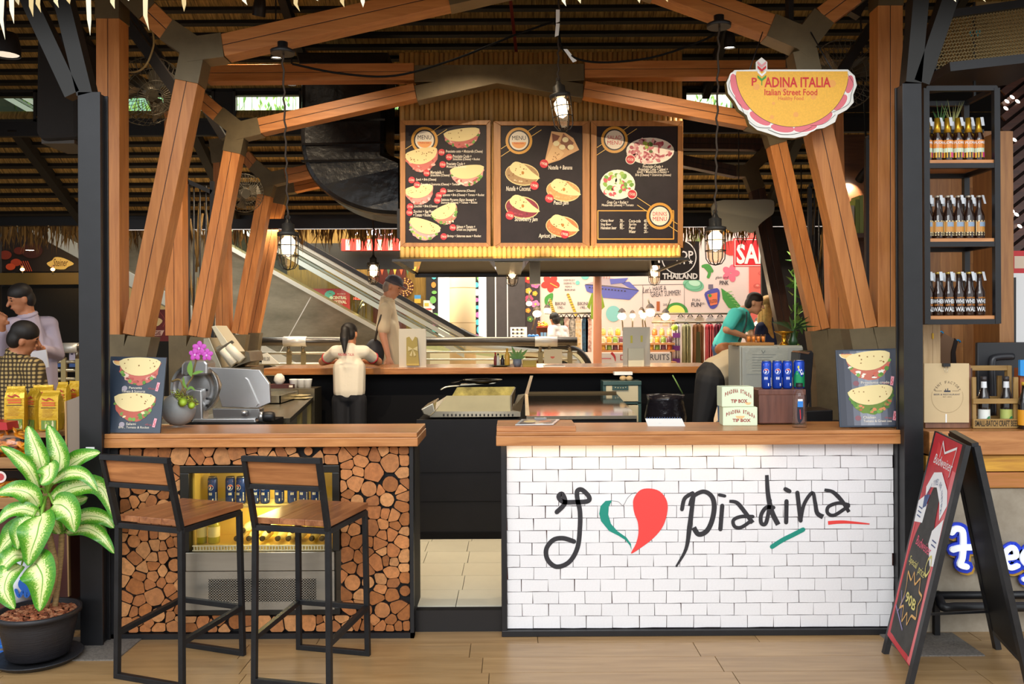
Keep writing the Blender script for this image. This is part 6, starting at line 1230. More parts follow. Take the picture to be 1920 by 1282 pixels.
# flower pot with orchid
fp = T('orchid_pot', 'tilted grey ball pot with moss and a pink orchid', 'flower pot', onz(335, 797, ZT)); c = P(335, 767, 5.0); r_ = 31 / F * 5.0; TQ = Matrix.Rotation(radians(32), 3, 'Y'); GP = M('#8f9291', .5, bump=.15, bs=30)
m = MB(); prof = [(max(.0005, r_ * sin(radians(a))), -r_ * cos(radians(a))) for a in range(0, 131, 10)]; prof += [(r_ * sin(radians(130)) * .93, -r_ * cos(radians(130)) * .98), (r_ * .7, r_ * .45)]; m.lathe(prof, GP, 32, c, TQ, capt=True); m.obj('pot', fp)
m = MB()
for i in range(260):
    a, q = R.uniform(0, 6.28), sqrt(R.random()) * r_ * .82; p = c + TQ @ V((q * cos(a), q * sin(a), r_ * .6 + R.uniform(0, .03))); l = R.uniform(.012, .03); d_ = V((R.uniform(-1, 1), R.uniform(-1, .3), R.uniform(-.4, 1))).normalized() * l; e = d_.orthogonal().normalized() * .0035
    m.poly([p - e, p + e, p + d_], M(R.choice(('#8fa030', '#b3c040', '#6a7a22', '#7a6426')), .8))
tag(m.obj('moss', fp), 'yellow green moss', kind='stuff')
for px, py, rr in ((342, 754, 9), (359, 760, 7)): m = MB(); p = P(px, py, 4.9); m.lathe([(.0005, .002), (rr / F * 4.9, 0)], M('#a8c83a', .5), 10, p, Matrix.Rotation(radians(75), 3, 'X')); m.obj('round_leaf', fp)
CANE = M('#8a7648', .6, var=.3, vs=40)
for pts in (((345, 735), (338, 712), (322, 715)), ((338, 738), (345, 722), (343, 708)), ((346, 738), (352, 720), (360, 708), (364, 690), (370, 668))): m = MB(); m.tube(cr([P(x, y, 4.97) for x, y in pts], 4), .006, CANE, 6); m.obj('cane', fp)
for pts, ww in (([(359, 706), (356, 692), (358, 676)], 11), ([(360, 702), (370, 698), (382, 696)], 6), ([(352, 730), (345, 720), (344, 706)], 5), ([(350, 732), (358, 726), (366, 732)], 5)):
    a = cr([P(x, y, 4.94) for x, y in pts], 4); m = MB(); n = len(a); vs = []
    for i, p in enumerate(a): f = i / (n - 1); t_ = V(a[min(i + 1, n - 1)]) - V(a[max(i - 1, 0)]); sd = t_.cross(V((0, -1, 0))).normalized() * (ww / F * 4.9 * .5 * sin(pi * max(.03, min(.97, f)))); vs += [V(p) - sd, V(p) + sd]
    m.add(vs, [(2 * i, 2 * i + 1, 2 * i + 3, 2 * i + 2) for i in range(n - 1)], M('#6f9a3a', .5)); m.obj('leaf', fp)
ORC = M('#c64fb8', .5); ORD = M('#e2b0de', .5)
for px, py, k in ((366, 664, 1), (374, 652, 1.05), (388, 665, .95)):
    c = P(px, py, 4.93); m = MB()
    for i in range(5): a = pi / 2 + i * 2 * pi / 5; rr = .026 * k; e = V((cos(a), 0, sin(a))); m.ell(c + e * rr * .75 + V((0, R.uniform(-.005, .005), 0)), (rr * .6, .003, rr * .75), ORC, 10, 6, Matrix.Rotation(pi / 2 - a, 3, 'Y'))
    m.ell(c + V((0, -.006, -.004)), (.007, .006, .008), ORD, 8, 5); m.obj('bloom', fp)
# tip boxes
TB_ = M('#dfeccb', .6); TR = M('#9c2f2b', .6)
def tipbox(label, x0, y0, x1, y1, Y, zlo, rz, k):
    a, b_ = P(x0, y1, Y), P(x1, y0, Y); wd, hh = b_.x - a.x, (y1 - y0) / F * Y; t = T('tip_box', label, 'box', ((a.x + b_.x) / 2, Y + wd * .3, zlo), 'hand lettered tip boxes', rz)
    m = MB(); m.bx(-wd / 2, wd / 2, -wd * .3, wd * .3, 0, hh, TB_); m.obj('carton', t, True, .004); s = Sheet(lambda u, v: V(((u - .5) * wd, -wd * .3, (1 - v) * hh)), (0, -1, 0), step=.0005)
    n_ = 'PIADINA ITALIA'
    for i, ch in enumerate(n_):
        if ch == ' ': continue
        f = i / (len(n_) - 1); u = .12 + .78 * f; v = .2 + .9 * (f - .45) ** 2 + (.02 if k else 0); s.text(ch, u - (.012 if ch == 'I' else .024), v - .1, u + (.012 if ch == 'I' else .024), v + .1, TR, 2, bold=.03)
    s.text('TIP BOX', .28, .62, .8, .8, TR, 2, bold=.03); s.disc(.5 if k else .82, .47 if k else .78, .13 if k else .1, .16 if k else .12, M('#eec48a', .6), 1, a0=0, a1=180); s.obj('lettering', t, True); return hh
pb = onz(1389, 798, ZT); h1 = tipbox('hand lettered pale green tip box at the bottom of the pair', 1357, 762, 1421, 797, pb.y, ZT, -.06, 1); tipbox('hand lettered pale green tip box stacked on top of the other', 1353, 722, 1413, 760, pb.y, ZT + h1 + .001, .03, 0)
# wood box with cans
wbx = T('wood_box', 'dark brown wood display box under the drink cans', 'box', onz(1468, 795, ZT)); yb_ = onz(1468, 796, ZT).y; a, b_ = P(1423, 795, yb_), P(1510, 731, yb_); WDK = W('#7a4c3c', '#5c352a', 'Z', r=.4)
zb2 = b_.z; m = MB(); m.bx(a.x, b_.x, yb_, yb_ + .2, ZT + .006, zb2, WDK); m.obj('box_body', wbx, bev=.006); m = MB(); m.bx(a.x - .003, b_.x + .003, yb_ - .003, yb_ + .203, zb2 - .028, zb2 + .004, WDK); m.obj('lid', wbx, bev=.004)
for x in (a.x + .03, b_.x - .03): m = MB(); m.lathe([(.01, 0), (.01, .006)], BLACK, 10, (x, yb_ + .03, ZT)); m.obj('foot', wbx)
for i, (px, lab, sp) in enumerate(((1437, 'blue cola can on the wood box, nearest the tip boxes', -.1), (1457, 'blue cola can on the wood box, second', .12), (1476, 'blue cola can on the wood box, third, next to the green one', .12))): can('soda_can', lab, (P(px, 700, yb_ + .06).x, yb_ + .06, zb2 + .005), '#1c46b4', 'blue cola cans on the wood box', sp, True, .165, .029)
can('soda_can', 'blue and green lemon soda can at the end of the wood box', (P(1498, 700, yb_ + .06).x, yb_ + .06, zb2 + .005), '#1c46b4', None, 0, False, .168, .032)
wt = T('water_bottle', 'clear glass water bottle with black cap and blue label on the brick counter', 'bottle', onz(1499, 804, ZT)); c = onz(1499, 801, ZT); hb = P(1499, 718, c.y).z - ZT
m = MB(); m.lathe([(.038, 0), (.04, .006), (.038, hb * .6), (.038, hb * .72), (.028, hb * .82), (.018, hb * .9)], GLASS('#ffffff', .1), 20, c); m.obj('glass_body', wt)
m = MB(); m.lathe([(.0005, .012), (.034, .012), (.034, hb * .62), (.0005, hb * .62)], GLASS('#fbfdfd', .04), 16, c); m.obj('water', wt)
m = MB(); m.lathe([(.018, hb * .9), (.0195, hb * .92), (.0195, hb), (.0005, hb)], BLACK, 14, c); m.obj('bottle_cap', wt); s = front(c.y - .0395, step=.0005); s.poly(cr([(1495, 757), (1499, 750), (1505, 757), (1506, 782), (1500, 793), (1495, 785)], 3, True), M('#18182a', .4), 1); s.rect(1495.5, 752, 1505.5, 763, M('#2c7ed0', .4), 2); s.rect(1496, 748, 1505, 752, WHITE, 2); s.ribbon([(1500, 768), (1501, 785)], 1.5, RED, 2, smooth=False); s.obj('label_print', wt)
# notepad, chopping board with laminated menu
np_ = T('notepad', 'white spiral notepad propped on the brick counter', 'notepad', onz(1248, 797, ZT)); a = onz(1215, 799, ZT); b_ = onz(1285, 799, ZT); m = MB(); m.prism([a, b_, b_ + V((-.0, .10, .035)), a + V((.0, .10, .035))], (0, 0, -.004), WHITE); m.obj('pages', np_)
for i in range(14): m = MB(); p = (a.lerp(b_, (i + .7) / 14.5)) + V((0, .098, .036)); m.tube([p + V((0, .006 * cos(q * pi / 4), .006 * sin(q * pi / 4))) for q in range(8)], .0014, M('#4a6ea8', .4), 4, closed=True); m.obj('wire_ring', np_)
s = Sheet(lambda u, v: a.lerp(b_, u) + V((0, .10, .035)) * v, (0, -.33, .94)); s.ring(.35, .35, .02, .03, M('#b9bcc4', .5)); s.obj('mark', np_)
cbd = T('chopping_board', 'wooden board lying at the doorway end of the brick counter', 'board', onz(1005, 804, ZT)); m = MB(); a = onz(933, 806, ZT); m.bx(ux0 + .003, P(1080, 800, 4.68).x, 4.68, 5.0, ZT, ZT + .03, W('#c98d58', '#a8673a', 'X')); m.obj('plank', cbd, bev=.003)
lm = T('laminated_menu', 'laminated menu sheet on a clipboard lying on the wooden board', 'menu card', onz(1008, 793, ZT + .03)); q = [onz(x, y, ZT + .032) for x, y in ((966, 797), (1038, 796), (1049, 787), (978, 787))]; m = MB(); m.prism(q, (0, 0, .004), M('#d9dad8', .12)); m.obj('sheet', lm)
s = Sheet(lambda u, v: (q[3].lerp(q[2], u)).lerp(q[0].lerp(q[1], u), v) + V((0, 0, .005)), (0, 0, 1)); s.rect(.08, .1, .92, .9, M('#3a3d48', .3), 1); s.disc(.3, .5, .16, .22, TORT, 2); s.disc(.7, .5, .16, .22, M('#c98a6a', .4), 2); s.obj('print', lm); m = MB(); m.obx((q[3] + q[2]) / 2 + V((0, 0, .008)), (.07, .015, .012), M('#9a9a98', .3, .8)); m.obj('clip', lm)
# ================================================================ GREY COOLER CABINET AND THINGS ON IT
gc = T('grey_cabinet', 'tall grey steel refrigerator cabinet behind the tip boxes', 'refrigerator', P(1440, 800, 6.3)); GA = M('#9a9c94', .45, .1, var=.08, vs=3); a, b_ = P(1389, 645, 6.25), P(1507, 645, 6.25); zg = P(1440, 648, 6.25).z
m = MB(); m.bx(a.x, b_.x, 6.28, 6.62, .12, zg, GA); m.obj('body', gc, bev=.006); m = MB(); m.bx(a.x + .01, P(1459, 700, 6.25).x, 6.25, 6.28, .25, zg - .01, GA); m.obj('door', gc, bev=.005); m = MB(); m.bx(P(1461, 700, 6.25).x, b_.x - .005, 6.25, 6.28, .25, zg - .01, GA); m.obj('door', gc, bev=.005)
s = front(6.249, step=.001); fm = M('#c9cdc2', .15, coat=.6); s.poly([(1396, 652), (1478, 653), (1476, 700), (1400, 701)], M('#9fa197', .2, coat=.6, bump=.6, bs=16), 1)
for i in range(7): s.rect(1410, 664 + i * 5, 1455 - 6 * (i % 3), 665 + i * 5, M('#7b7d76', .5), 2)
s.ribbon([(1428, 657), (1431, 662), (1434, 657)], 1.2, M('#5a5c58', .5), 2, smooth=False); s.obj('taped_sheet', gc)
tr = T('tasting_tray', 'wooden tray with four small glasses of amber beer on the grey cabinet', 'tray', P(1420, 645, 6.3)); a = P(1380, 646, 6.3); b_ = P(1452, 641, 6.3); m = MB(); m.bx(a.x, b_.x, 6.3, 6.5, zg, zg + .022, W('#a8793e', '#7e5526', 'X')); m.obj('board', tr, bev=.003)
gls = None
for i, px in enumerate((1404, 1413, 1422, 1431)):
    lab = 'small glass of amber beer on the wooden tray, ' + ('first from the customer', 'second', 'third', 'last, by the gold bowl')[i]; c = V((P(px, 640, 6.38).x, 6.38, zg + .022))
    if gls is None:
        gls = T('beer_glass', lab, 'glass', c, 'amber beer tasting glasses'); m = MB(); m.lathe([(.013, 0), (.0175, .06), (.0165, .06), (.012, .006), (.0005, .006)], GLASS('#ffffff', .15), 14); m.obj('tumbler', gls, True); m = MB(); m.lathe([(.0115, .006), (.015, .045), (.0005, .046)], M('#e08a24', .4), 14); m.obj('beer', gls, True)
    else: dup(gls, c, None, lab)
gb = T('gold_bowl', 'gold pedestal offering bowl on the grey cabinet', 'bowl', P(1468, 645, 6.4)); GO = M('#c9922c', .22, .9); c = V((P(1470, 645, 6.4).x, 6.4, zg)); m = MB(); m.lathe([(.035, 0), (.03, .012), (.014, .03), (.02, .05), (.015, .07), (.04, .085), (.07, .1), (.072, .105), (.05, .1), (.0005, .09)], GO, 24, c); m.obj('bowl_body', gb)
vz = T('green_vase', 'green vase with dark palm leaves on the grey cabinet', 'vase', P(1487, 645, 6.45)); c = V((P(1487, 645, 6.45).x, 6.45, zg)); m = MB(); m.lathe([(.03, 0), (.036, .03), (.02, .07), (.018, .11), (.022, .115)], M('#2f4f2c', .25), 18, c); m.obj('vase_body', vz)
for i in range(13): an = R.uniform(0, 6.28); l = R.uniform(.1, .2); e = V((cos(an), sin(an) * .5, R.uniform(.2, .9))).normalized() * l; m = MB(); p = c + V((0, 0, .11)); sd = e.cross(V((0, 1, .2))).normalized() * .008; m.poly([p, p + e * .5 + sd, p + e + V((0, 0, -.03)), p + e * .5 - sd], M('#26401c', .5)); m.obj('leaf', vz)
# POS screen seen from its side, keyboard
po = T('till_screen', 'black till screen turned sideways beside the grey cabinet', 'monitor', P(1512, 795, 5.9)); m = MB(); m.prism([P(x, y, 5.9) for x, y in ((1497, 700), (1499, 660), (1522, 657), (1526, 662), (1519, 752), (1510, 770))], (0, .18, 0), M('#1d1c20', .35)); m.obj('screen_case', po, bev=.006); m = MB(); m.prism([P(x, y, 5.89) for x, y in ((1498, 661), (1501, 658), (1519, 660), (1516, 664))], (0, .16, 0), M('#6a4a34', .4)); m.obj('bezel', po); m = MB(); m.prism([P(x, y, 5.9) for x, y in ((1510, 770), (1562, 768), (1562, 798), (1508, 800))], (0, .25, 0), BLACK); m.obj('base', po, bev=.008)
m = MB(); m.bx(P(1400, 800, 5.85).x, P(1680, 800, 5.85).x, 5.75, 6.2, .12, P(1512, 798, 5.85).z, BLK2); tag(m.obj('side_counter'), 'black low counter under the till beside the timber shoes', 'counter')
# items standing on the far bar
zt3 = z_
def bar_sign(label, x0, y0, x1, y1, Y, bow):
    t = T('menu_holder', label, 'menu holder', P((x0 + x1) / 2, y1, Y), 'white holders on the far bar'); zz = zt3; a, b_ = P(x0, y1, Y), P(x1, y0, Y); m = MB(); m.bx(a.x, b_.x, Y, Y + .01, zz, b_.z, M('#cfc5b0', .6)); m.obj('white_board', t, bev=.003); s = front(Y - .001, step=.002); w_ = x1 - x0
    KH = M('#b5a052', .6)
    if bow:
        m = MB(); m.prism([P(x, y, Y - .03) for x, y in ((x0 + 14, y1 - 1), (x0 + 14, y0 + 17), (x0 + 19, y0 + 15), (x0 + 25, y0 + 24), (x0 + 30, y0 + 15), (x0 + 34, y0 + 17), (x0 + 38, y1 - 1))], (0, .025, 0), M('#a8934a', .6)); m.obj('cutlery_pouch', t); s = front(Y - .034, step=.002); c_ = (x0 + 26, y0 + 38)
        for sx in (-1, 1): s.poly([(c_[0], c_[1]), (c_[0] + sx * 9, c_[1] - 5), (c_[0] + sx * 9, c_[1] + 4)], M('#cfc08a', .6), 1); s.poly([(c_[0], c_[1]), (c_[0] + sx * 2, c_[1] + 14), (c_[0] + sx * 6, c_[1] + 12)], M('#cfc08a', .6), 1)
    else:
        s.rect(x0 + 14, y0 + 16, x0 + 18, y0 + 30, M('#d2c44a', .5)); s.rect(x0 + 33, y0 + 16, x0 + 37, y0 + 28, M('#d2c44a', .5)); m = MB(); m.bx(P(x0 + 9, y1, Y).x, P(x0 + 38, y1, Y).x, Y - .05, Y - .005, zz, P(x0, y0 + 40, Y).z, M('#d5ceb0', .4)); m.obj('napkin_pocket', t)
    s.obj('print', t)
bar_sign('white holder with a bow-tied cutlery pouch on the far bar', 748, 616, 799, 686, 8.45, True); bar_sign('white holder with yellow tape marks on the far bar', 1168, 613, 1219, 684, 8.45, False)
sc_ = T('sauce_tray', 'dark oval tray with sauces on the far bar', 'tray', P(938, 684, 8.5)); c = V((P(938, 684, 8.5).x, 8.5, zt3)); m = MB(); m.lathe([(.06, 0), (.11, .012), (.115, .016), (.0005, .006)], M('#3a4a34', .35), 24, c, sx=1.0, sy=.8); m.obj('dish', sc_)
for px, hh, r_, cl, cap_, lab in ((929, .13, .016, '#7a2018', '#c8282a', 'small dark red sauce bottle on the far tray'), (934, .12, .018, '#e6e0cc', '#2a2422', 'small cream sauce bottle on the far tray'), (951, .17, .026, '#d9a83c', '#d9a83c', 'tall yellow mustard bottle on the far tray'), (942, .1, .02, '#30282a', '#30282a', 'short black jar on the far tray')): small_bottle('sauce_bottle', lab, (P(px, 680, 8.5).x, 8.5 + (.03 if px == 942 else -.02), zt3 + .014), M(cl, .35), M(cap_, .4), 'sauces on the far bar', h=hh, r=r_, neck=r_ * .4, cap_h=.02)
fpl = T('table_plant', 'little leafy plant in a grey pot on the far bar', 'flower pot', P(970, 684, 8.5)); c = V((P(970, 684, 8.5).x, 8.5, zt3)); m = MB(); m.lathe([(.03, 0), (.045, .03), (.042, .075), (.035, .075), (.0005, .07)], M('#7d8590', .5), 16, c); m.obj('pot', fpl)
for i in range(7): an = -1.2 + i * .4; l = .09 + .03 * (i % 3); m = MB(); p = c + V((0, 0, .07)); e = V((sin(an) * l, R.uniform(-.02, .02), cos(an) * l)); sd = V((cos(an), 0, -sin(an))) * .016; m.poly([p, p + e * .55 + sd, p + e, p + e * .55 - sd], M('#5f8a34', .5)); m.obj('leaf', fpl)
m = MB(); a, b_ = P(980, 683, 8.45), P(1006, 672, 8.45); m.bx(a.x, b_.x, 8.45, 8.6, zt3, zt3 + .06, M('#b39a3e', .6)); tag(m.obj('napkin_box', bev=.004), 'yellowish napkin box between the small plant and papers', 'box')
m = MB(); m.bx(P(1020, 683, 8.4).x, P(1060, 683, 8.4).x, 8.4, 8.6, zt3, zt3 + .008, M('#d6d0c4', .5)); ppr = tag(m.obj('paper_menu'), 'flat paper menu lying on the far bar', 'paper'); m = MB(); m.bx(P(1022, 683, 8.4).x, P(1058, 683, 8.4).x, 8.41, 8.58, zt3 + .008, zt3 + .0085, M('#55504a', .5)); m.obj('print', ppr)
# ================================================================ THINGS ON THE BEER BAR
zb3 = P(1775, 807, 4.78).z
cbs = T('clip_menu', 'tan menu covers clipped together standing on the beer bar', 'menu card', P(1775, 806, 4.85)); TN = M('#cbb288', .6, var=.08, vs=3)
for i, (x0, x1, y0, y1, Y, cl) in enumerate(((1733, 1817, 681, 792, 4.86, TN), (1735, 1820, 684, 802, 4.875, W('#8a5a3c', '#6a402a', 'Z')), (1736, 1823, 690, 803, 4.9, M('#4a2a20', .5)))): m = MB(); m.prism([P(x0, y0, Y), P(x1, y0, Y), P(x1, y1, Y - .03), P(x0, y1, Y - .03)], (0, .008, 0), cl); m.obj('cover', cbs)
m = MB(); m.obx(P(1774, 684, 4.85), (.04, .02, .018), BLACK); m.obj('binder_clip', cbs); m = MB(); m.tube([P(1771, 687, 4.84), P(1772, 698, 4.835), P(1776, 698, 4.835), P(1777, 687, 4.84)], .0012, SSB, 4); m.obj('clip_wire', cbs)
a_, b2, c2, d2 = P(1733, 681, 4.86), P(1817, 681, 4.86), P(1817, 792, 4.83), P(1733, 792, 4.83); s = bil(a_, b2, c2, d2); UV(s, 1733, 681, 84, 111); INK = M('#6a5a44', .5); s.arc('PINT FACTORY', 1776, 738, 24, 200, 340, 5, INK, 2, asp=.9)
s.rect(1753, 732.5, 1766, 733.2, INK, 2); s.rect(1785, 732.5, 1798, 733.2, INK, 2); s.rect(1770, 732, 1782, 735, M('#2f3340', .5), 2); s.rect(1772, 729, 1773.5, 732, M('#2f3340', .5), 2); s.rect(1776, 728, 1777.5, 732, M('#2f3340', .5), 2); s.text('BEER & RESTAURANT', 1751, 738, 1800, 741, M('#3f4656', .5), 2); s.ring(1776, 744, 29.3, 29.9, M('#a8906a', .5), 2, a0=-20, a1=200); s.text('EST. 2015', 1768, 743, 1784, 745, INK, 2); s.rect(1772.5, 776, 1775, 792, WHITE, 2); s.obj('print', cbs)
cw = W('#a8854c', '#86642f', 'X', r=.6); cw2 = W('#a8854c', '#86642f', 'Z', r=.6); cy = T('bottle_caddy', 'wooden bottle caddy lettered for craft beer on the beer bar', 'caddy', P(1870, 803, 4.86))
Y0 = 4.82; q = lambda x, y: P(x, y, Y0)
for x0, x1 in ((1826, 1833), (1904, 1912)):
    for yy in (0, .16): m = MB(); a, b_ = q(x0, 803), q(x1, 707); m.bx(a.x, b_.x, Y0 + yy + .012, Y0 + yy + .026, zb3, b_.z, cw2); m.obj('upright', cy, bev=.002)
    m = MB(); a, b_ = q(x0, 735), q(x1, 686); m.bx(a.x, b_.x, Y0 + .075, Y0 + .11, zb3 + .05, b_.z, cw2); m.obj('end_post', cy, bev=.002)
for y0_, y1_, nm in ((747, 757, 'side_slat'), (785, 803, 'name_board')):
    for yy in (0, .175): m = MB(); a, b_ = q(1825, y1_), q(1912, y0_); m.bx(a.x, b_.x, Y0 + yy, Y0 + yy + .012, a.z, b_.z, cw); m.obj(nm, cy, bev=.002)
m = MB(); a, b_ = q(1825, 696), q(1912, 686); m.bx(a.x + .02, b_.x - .02, Y0 + .08, Y0 + .105, a.z, b_.z, cw); m.obj('handle_bar', cy, bev=.002); m = MB(); a, b_ = q(1826, 803), q(1912, 800); m.bx(a.x, b_.x, Y0 + .012, Y0 + .175, zb3, zb3 + .012, cw); m.obj('tray_floor', cy)
s = front(Y0 - .0006); s.text('SMALL-BATCH CRAFT BEER', 1828, 788, 1910, 799, M('#2e2418', .6), 1, bold=.015); s.obj('lettering', cy)
for px, lab, lb in ((1845, 'dark bottle with white and green label in the caddy, clipboard side', M('#e9ece6', .5)), (1887, 'dark bottle with yellow-green label in the caddy, monitor side', M('#b9c46a', .5))):
    t = small_bottle('craft_bottle', lab, (P(px, 790, Y0 + .06).x, Y0 + .06, zb3 + .013), M('#231a16', .1, coat=.5), M('#3a3434', .4), 'bottles in the wooden caddy', h=.285, r=.032, lab=lb, neck=.013, cap_h=.03, labr=(.06, .34)); m = MB(); m.lathe([(.0165, .205), (.0145, .255)], M('#e3e6ea', .5), 14, capb=False, capt=False); m.obj('neck_label', t, True)
    s = Sheet(lambda u, v: V((u, -.0335, v)), (0, -1, 0)); s.poly(cr([(-.012, .03), (.0, .05), (.014, .06), (.012, .03), (.004, .022)], 3, True), M('#2f7a4a', .5)); s.disc(0, .225, .006, .006, M('#2a3a6a', .5), 1) if 0 else None; s.obj('label_print', t, True)
mo = T('bar_monitor', 'black computer monitor seen from behind on the beer bar', 'monitor', P(1890, 800, 5.15)); m = MB(); a, b_ = P(1833, 790, 5.1), P(1990, 641, 5.1); m.bx(a.x, b_.x, 5.1, 5.13, a.z + .12, b_.z, M('#232326', .4)); m.obj('back_cover', mo, bev=.008); m = MB(); m.tube(cr([P(1900, 668, 5.09), P(1868, 670, 5.09), P(1860, 680, 5.09), P(1861, 730, 5.09), P(1862, 780, 5.09)], 4), .02, M('#2c2c30', .35), 8); m.obj('cable_cover', mo); m = MB(); m.bx(P(1880, 790, 5.15).x, P(1920, 790, 5.15).x, 5.13, 5.17, zb3, a.z + .2, BLACK); m.obj('stand', mo)
m = MB(); m.prism([P(x, y, 4.84) for x, y in ((1913, 675), (1960, 672), (1960, 710), (1913, 704))], (0, .02, 0), M('#2a8fd8', .5)); tag(m.obj('blue_flyer'), 'bright blue flyer at the frame edge above the caddy', 'flyer')
m = MB(); m.bx(P(1913, 710, 4.87).x, P(1960, 710, 4.87).x, 4.87, 4.93, zb3, P(1913, 690, 4.87).z, M('#a85a30', .5)); tag(m.obj('flyer_box'), 'orange-brown card box behind the blue flyer', 'box')
small_bottle('craft_bottle', 'dark bottle with orange label beyond the caddy at the picture edge', (P(1921, 800, 4.8).x, 4.8, zb3), M('#1d1512', .1, coat=.5), M('#c8a030', .4), None, h=.27, r=.034, lab=M('#e09a20', .5), neck=.013, labr=(.1, .42))
wb2 = T('wooden_case', 'pale wooden case with brass hinge standing behind the menu covers', 'case', P(1748, 720, 5.2)); m = MB(); a, b_ = P(1732, 690, 5.15), P(1763, 606, 5.15); m.bx(a.x, P(1749, 690, 5.15).x - .001, 5.15, 5.3, zb3, b_.z, W('#d9b98a', '#c4a070', 'Z')).bx(P(1749, 690, 5.15).x + .001, b_.x, 5.15, 5.3, zb3, b_.z, W('#d9b98a', '#c4a070', 'Z')); m.obj('case_body', wb2); m = MB(); m.obx(P(1749, 630, 5.147), (.01, .006, .035), M('#b08a30', .3, .8)); m.obj('hinge', wb2)
ap = T('apron', 'brown apron with dark straps hanging on blue hooks', 'apron', P(1780, 690, 5.55)); m = MB(); m.prism([P(x, y, 5.55) for x, y in ((1762, 640), (1770, 625), (1791, 636), (1786, 660), (1787, 700), (1762, 700))], (0, .02, 0), M('#8a6a50', .8)); m.obj('cloth', ap); m = MB(); m.prism([P(x, y, 5.54) for x, y in ((1791, 634), (1796, 640), (1792, 660), (1795, 700), (1784, 700), (1784, 660))], (0, .02, 0), M('#241714', .7)); m.obj('strap', ap)
for px, py in ((1764, 626), (1796, 642)): m = MB(); c = P(px, py, 5.57); m.tube([c + V((.016 * cos(a), 0, .016 * sin(a))) for a in (0, .6, 1.2, 1.8, 2.4, 3)], .006, M('#2a8fc8', .4), 6); m.obj('blue_hook', ap)
# ================================================================ ESCALATOR AND RAILING
es = T('escalator', 'long stainless escalator with glass sides rising across the hall', 'escalator', P(640, 690, 12.4)); YE = 12.4; EST = M('#a5967a', .3, .8, var=.25, vs=1.2, stretch=(1, 1, 2.5), hex2='#6f6650'); TRM = M('#ddd8c4', .35, .2)
lo = lambda x: 483 + .545 * (x - 145); hi = lambda x: 511 + .553 * (x - 507); hr = lambda x: 480 + .563 * (x - 622)
m = MB(); m.prism([P(-60, lo(-60), YE), P(-60, hi(-60), YE), P(735, hi(735), YE), P(790, 665, YE), P(790, 720, YE), P(570, 720, YE)], (0, 1.3, 0), EST); m.obj('truss_cladding', es)
for x in (235, 507 + 75, 720): m = MB(); dx = 62; m.prism([P(x, hi(x) + 4, YE - .004), P(x + 2, hi(x) + 4, YE - .004), P(x - dx + 2, hi(x) + 115, YE - .004), P(x - dx, hi(x) + 115, YE - .004)], (0, .004, 0), M('#e6e2d4', .4)); m.obj('panel_joint', es)
for f, wd, nm in ((lo, 26, 'lower_trim'), (hi, 8, 'upper_trim')): m = MB(); e = 570 if f is lo else 735; m.prism([P(-60, f(-60), YE - .05), P(-60, f(-60) - wd, YE - .05), P(e, f(e) - wd, YE - .05), P(e, f(e), YE - .05)], (0, .06, 0), TRM); m.obj(nm, es)
XN = 870
m = MB(); m.prism([P(-60, hi(-60) - 8, YE + .1), P(-60, hr(-60) + 10, YE + .1), P(XN, hr(XN) + 10, YE + .1), P(1085, 655, YE + .1), P(1100, 690, YE + .1), P(760, hi(735) + 12, YE + .1)], (0, .012, 0), GLASS('#f3f7ef', .06)); m.obj('glass_side', es)
m = MB(); m.prism([P(x, y, YE + 1.15) for x, y in ((-60, hi(-60) - 8), (-60, hr(-60) + 10), (XN, hr(XN) + 10), (1085, 655), (1100, 690), (760, hi(735) + 12))], (0, .012, 0), GLASS('#f3f7ef', .05)); m.obj('glass_side', es)
for k, (dy, wd, cl, yy) in enumerate(((0, 9, '#2a2724', .0), (9, 7, '#cfc8b4', .02), (17, 4, '#8a8474', .03), (23, 9, '#e4e6d6', .03), (35, 4, '#9aa292', .03), (41, 10, '#dfe6d6', .03))):
    m = MB(); m.prism([P(-60, hr(-60) + dy, YE + .04 + yy), P(-60, hr(-60) + dy + wd, YE + .04 + yy), P(XN, hr(XN) + dy + wd, YE + .04 + yy), P(XN, hr(XN) + dy, YE + .04 + yy)], (0, .1, 0), M(cl, .35, .3 if k else 0)); m.obj('handrail' if k == 0 else 'balustrade_deck', es)
m = MB(); m.tube(cr([P(862, hr(862) + 4, YE + .09), P(905, 637, YE + .09), P(1000, 646, YE + .09), P(1060, 650, YE + .09), P(1090, 662, YE + .09), P(1106, 690, YE + .09), P(1100, 720, YE + .09)], 6), .045, M('#2a2724', .35), 8); m.obj('newel_handrail', es)
m = MB(); m.tube(cr([P(872, hr(872) + 26, YE + .1), P(915, 652, YE + .1), P(1000, 660, YE + .1), P(1050, 665, YE + .1), P(1078, 678, YE + .1), P(1088, 700, YE + .1)], 6), .07, M('#dcdccb', .35, .3), 8); m.obj('newel_deck', es)
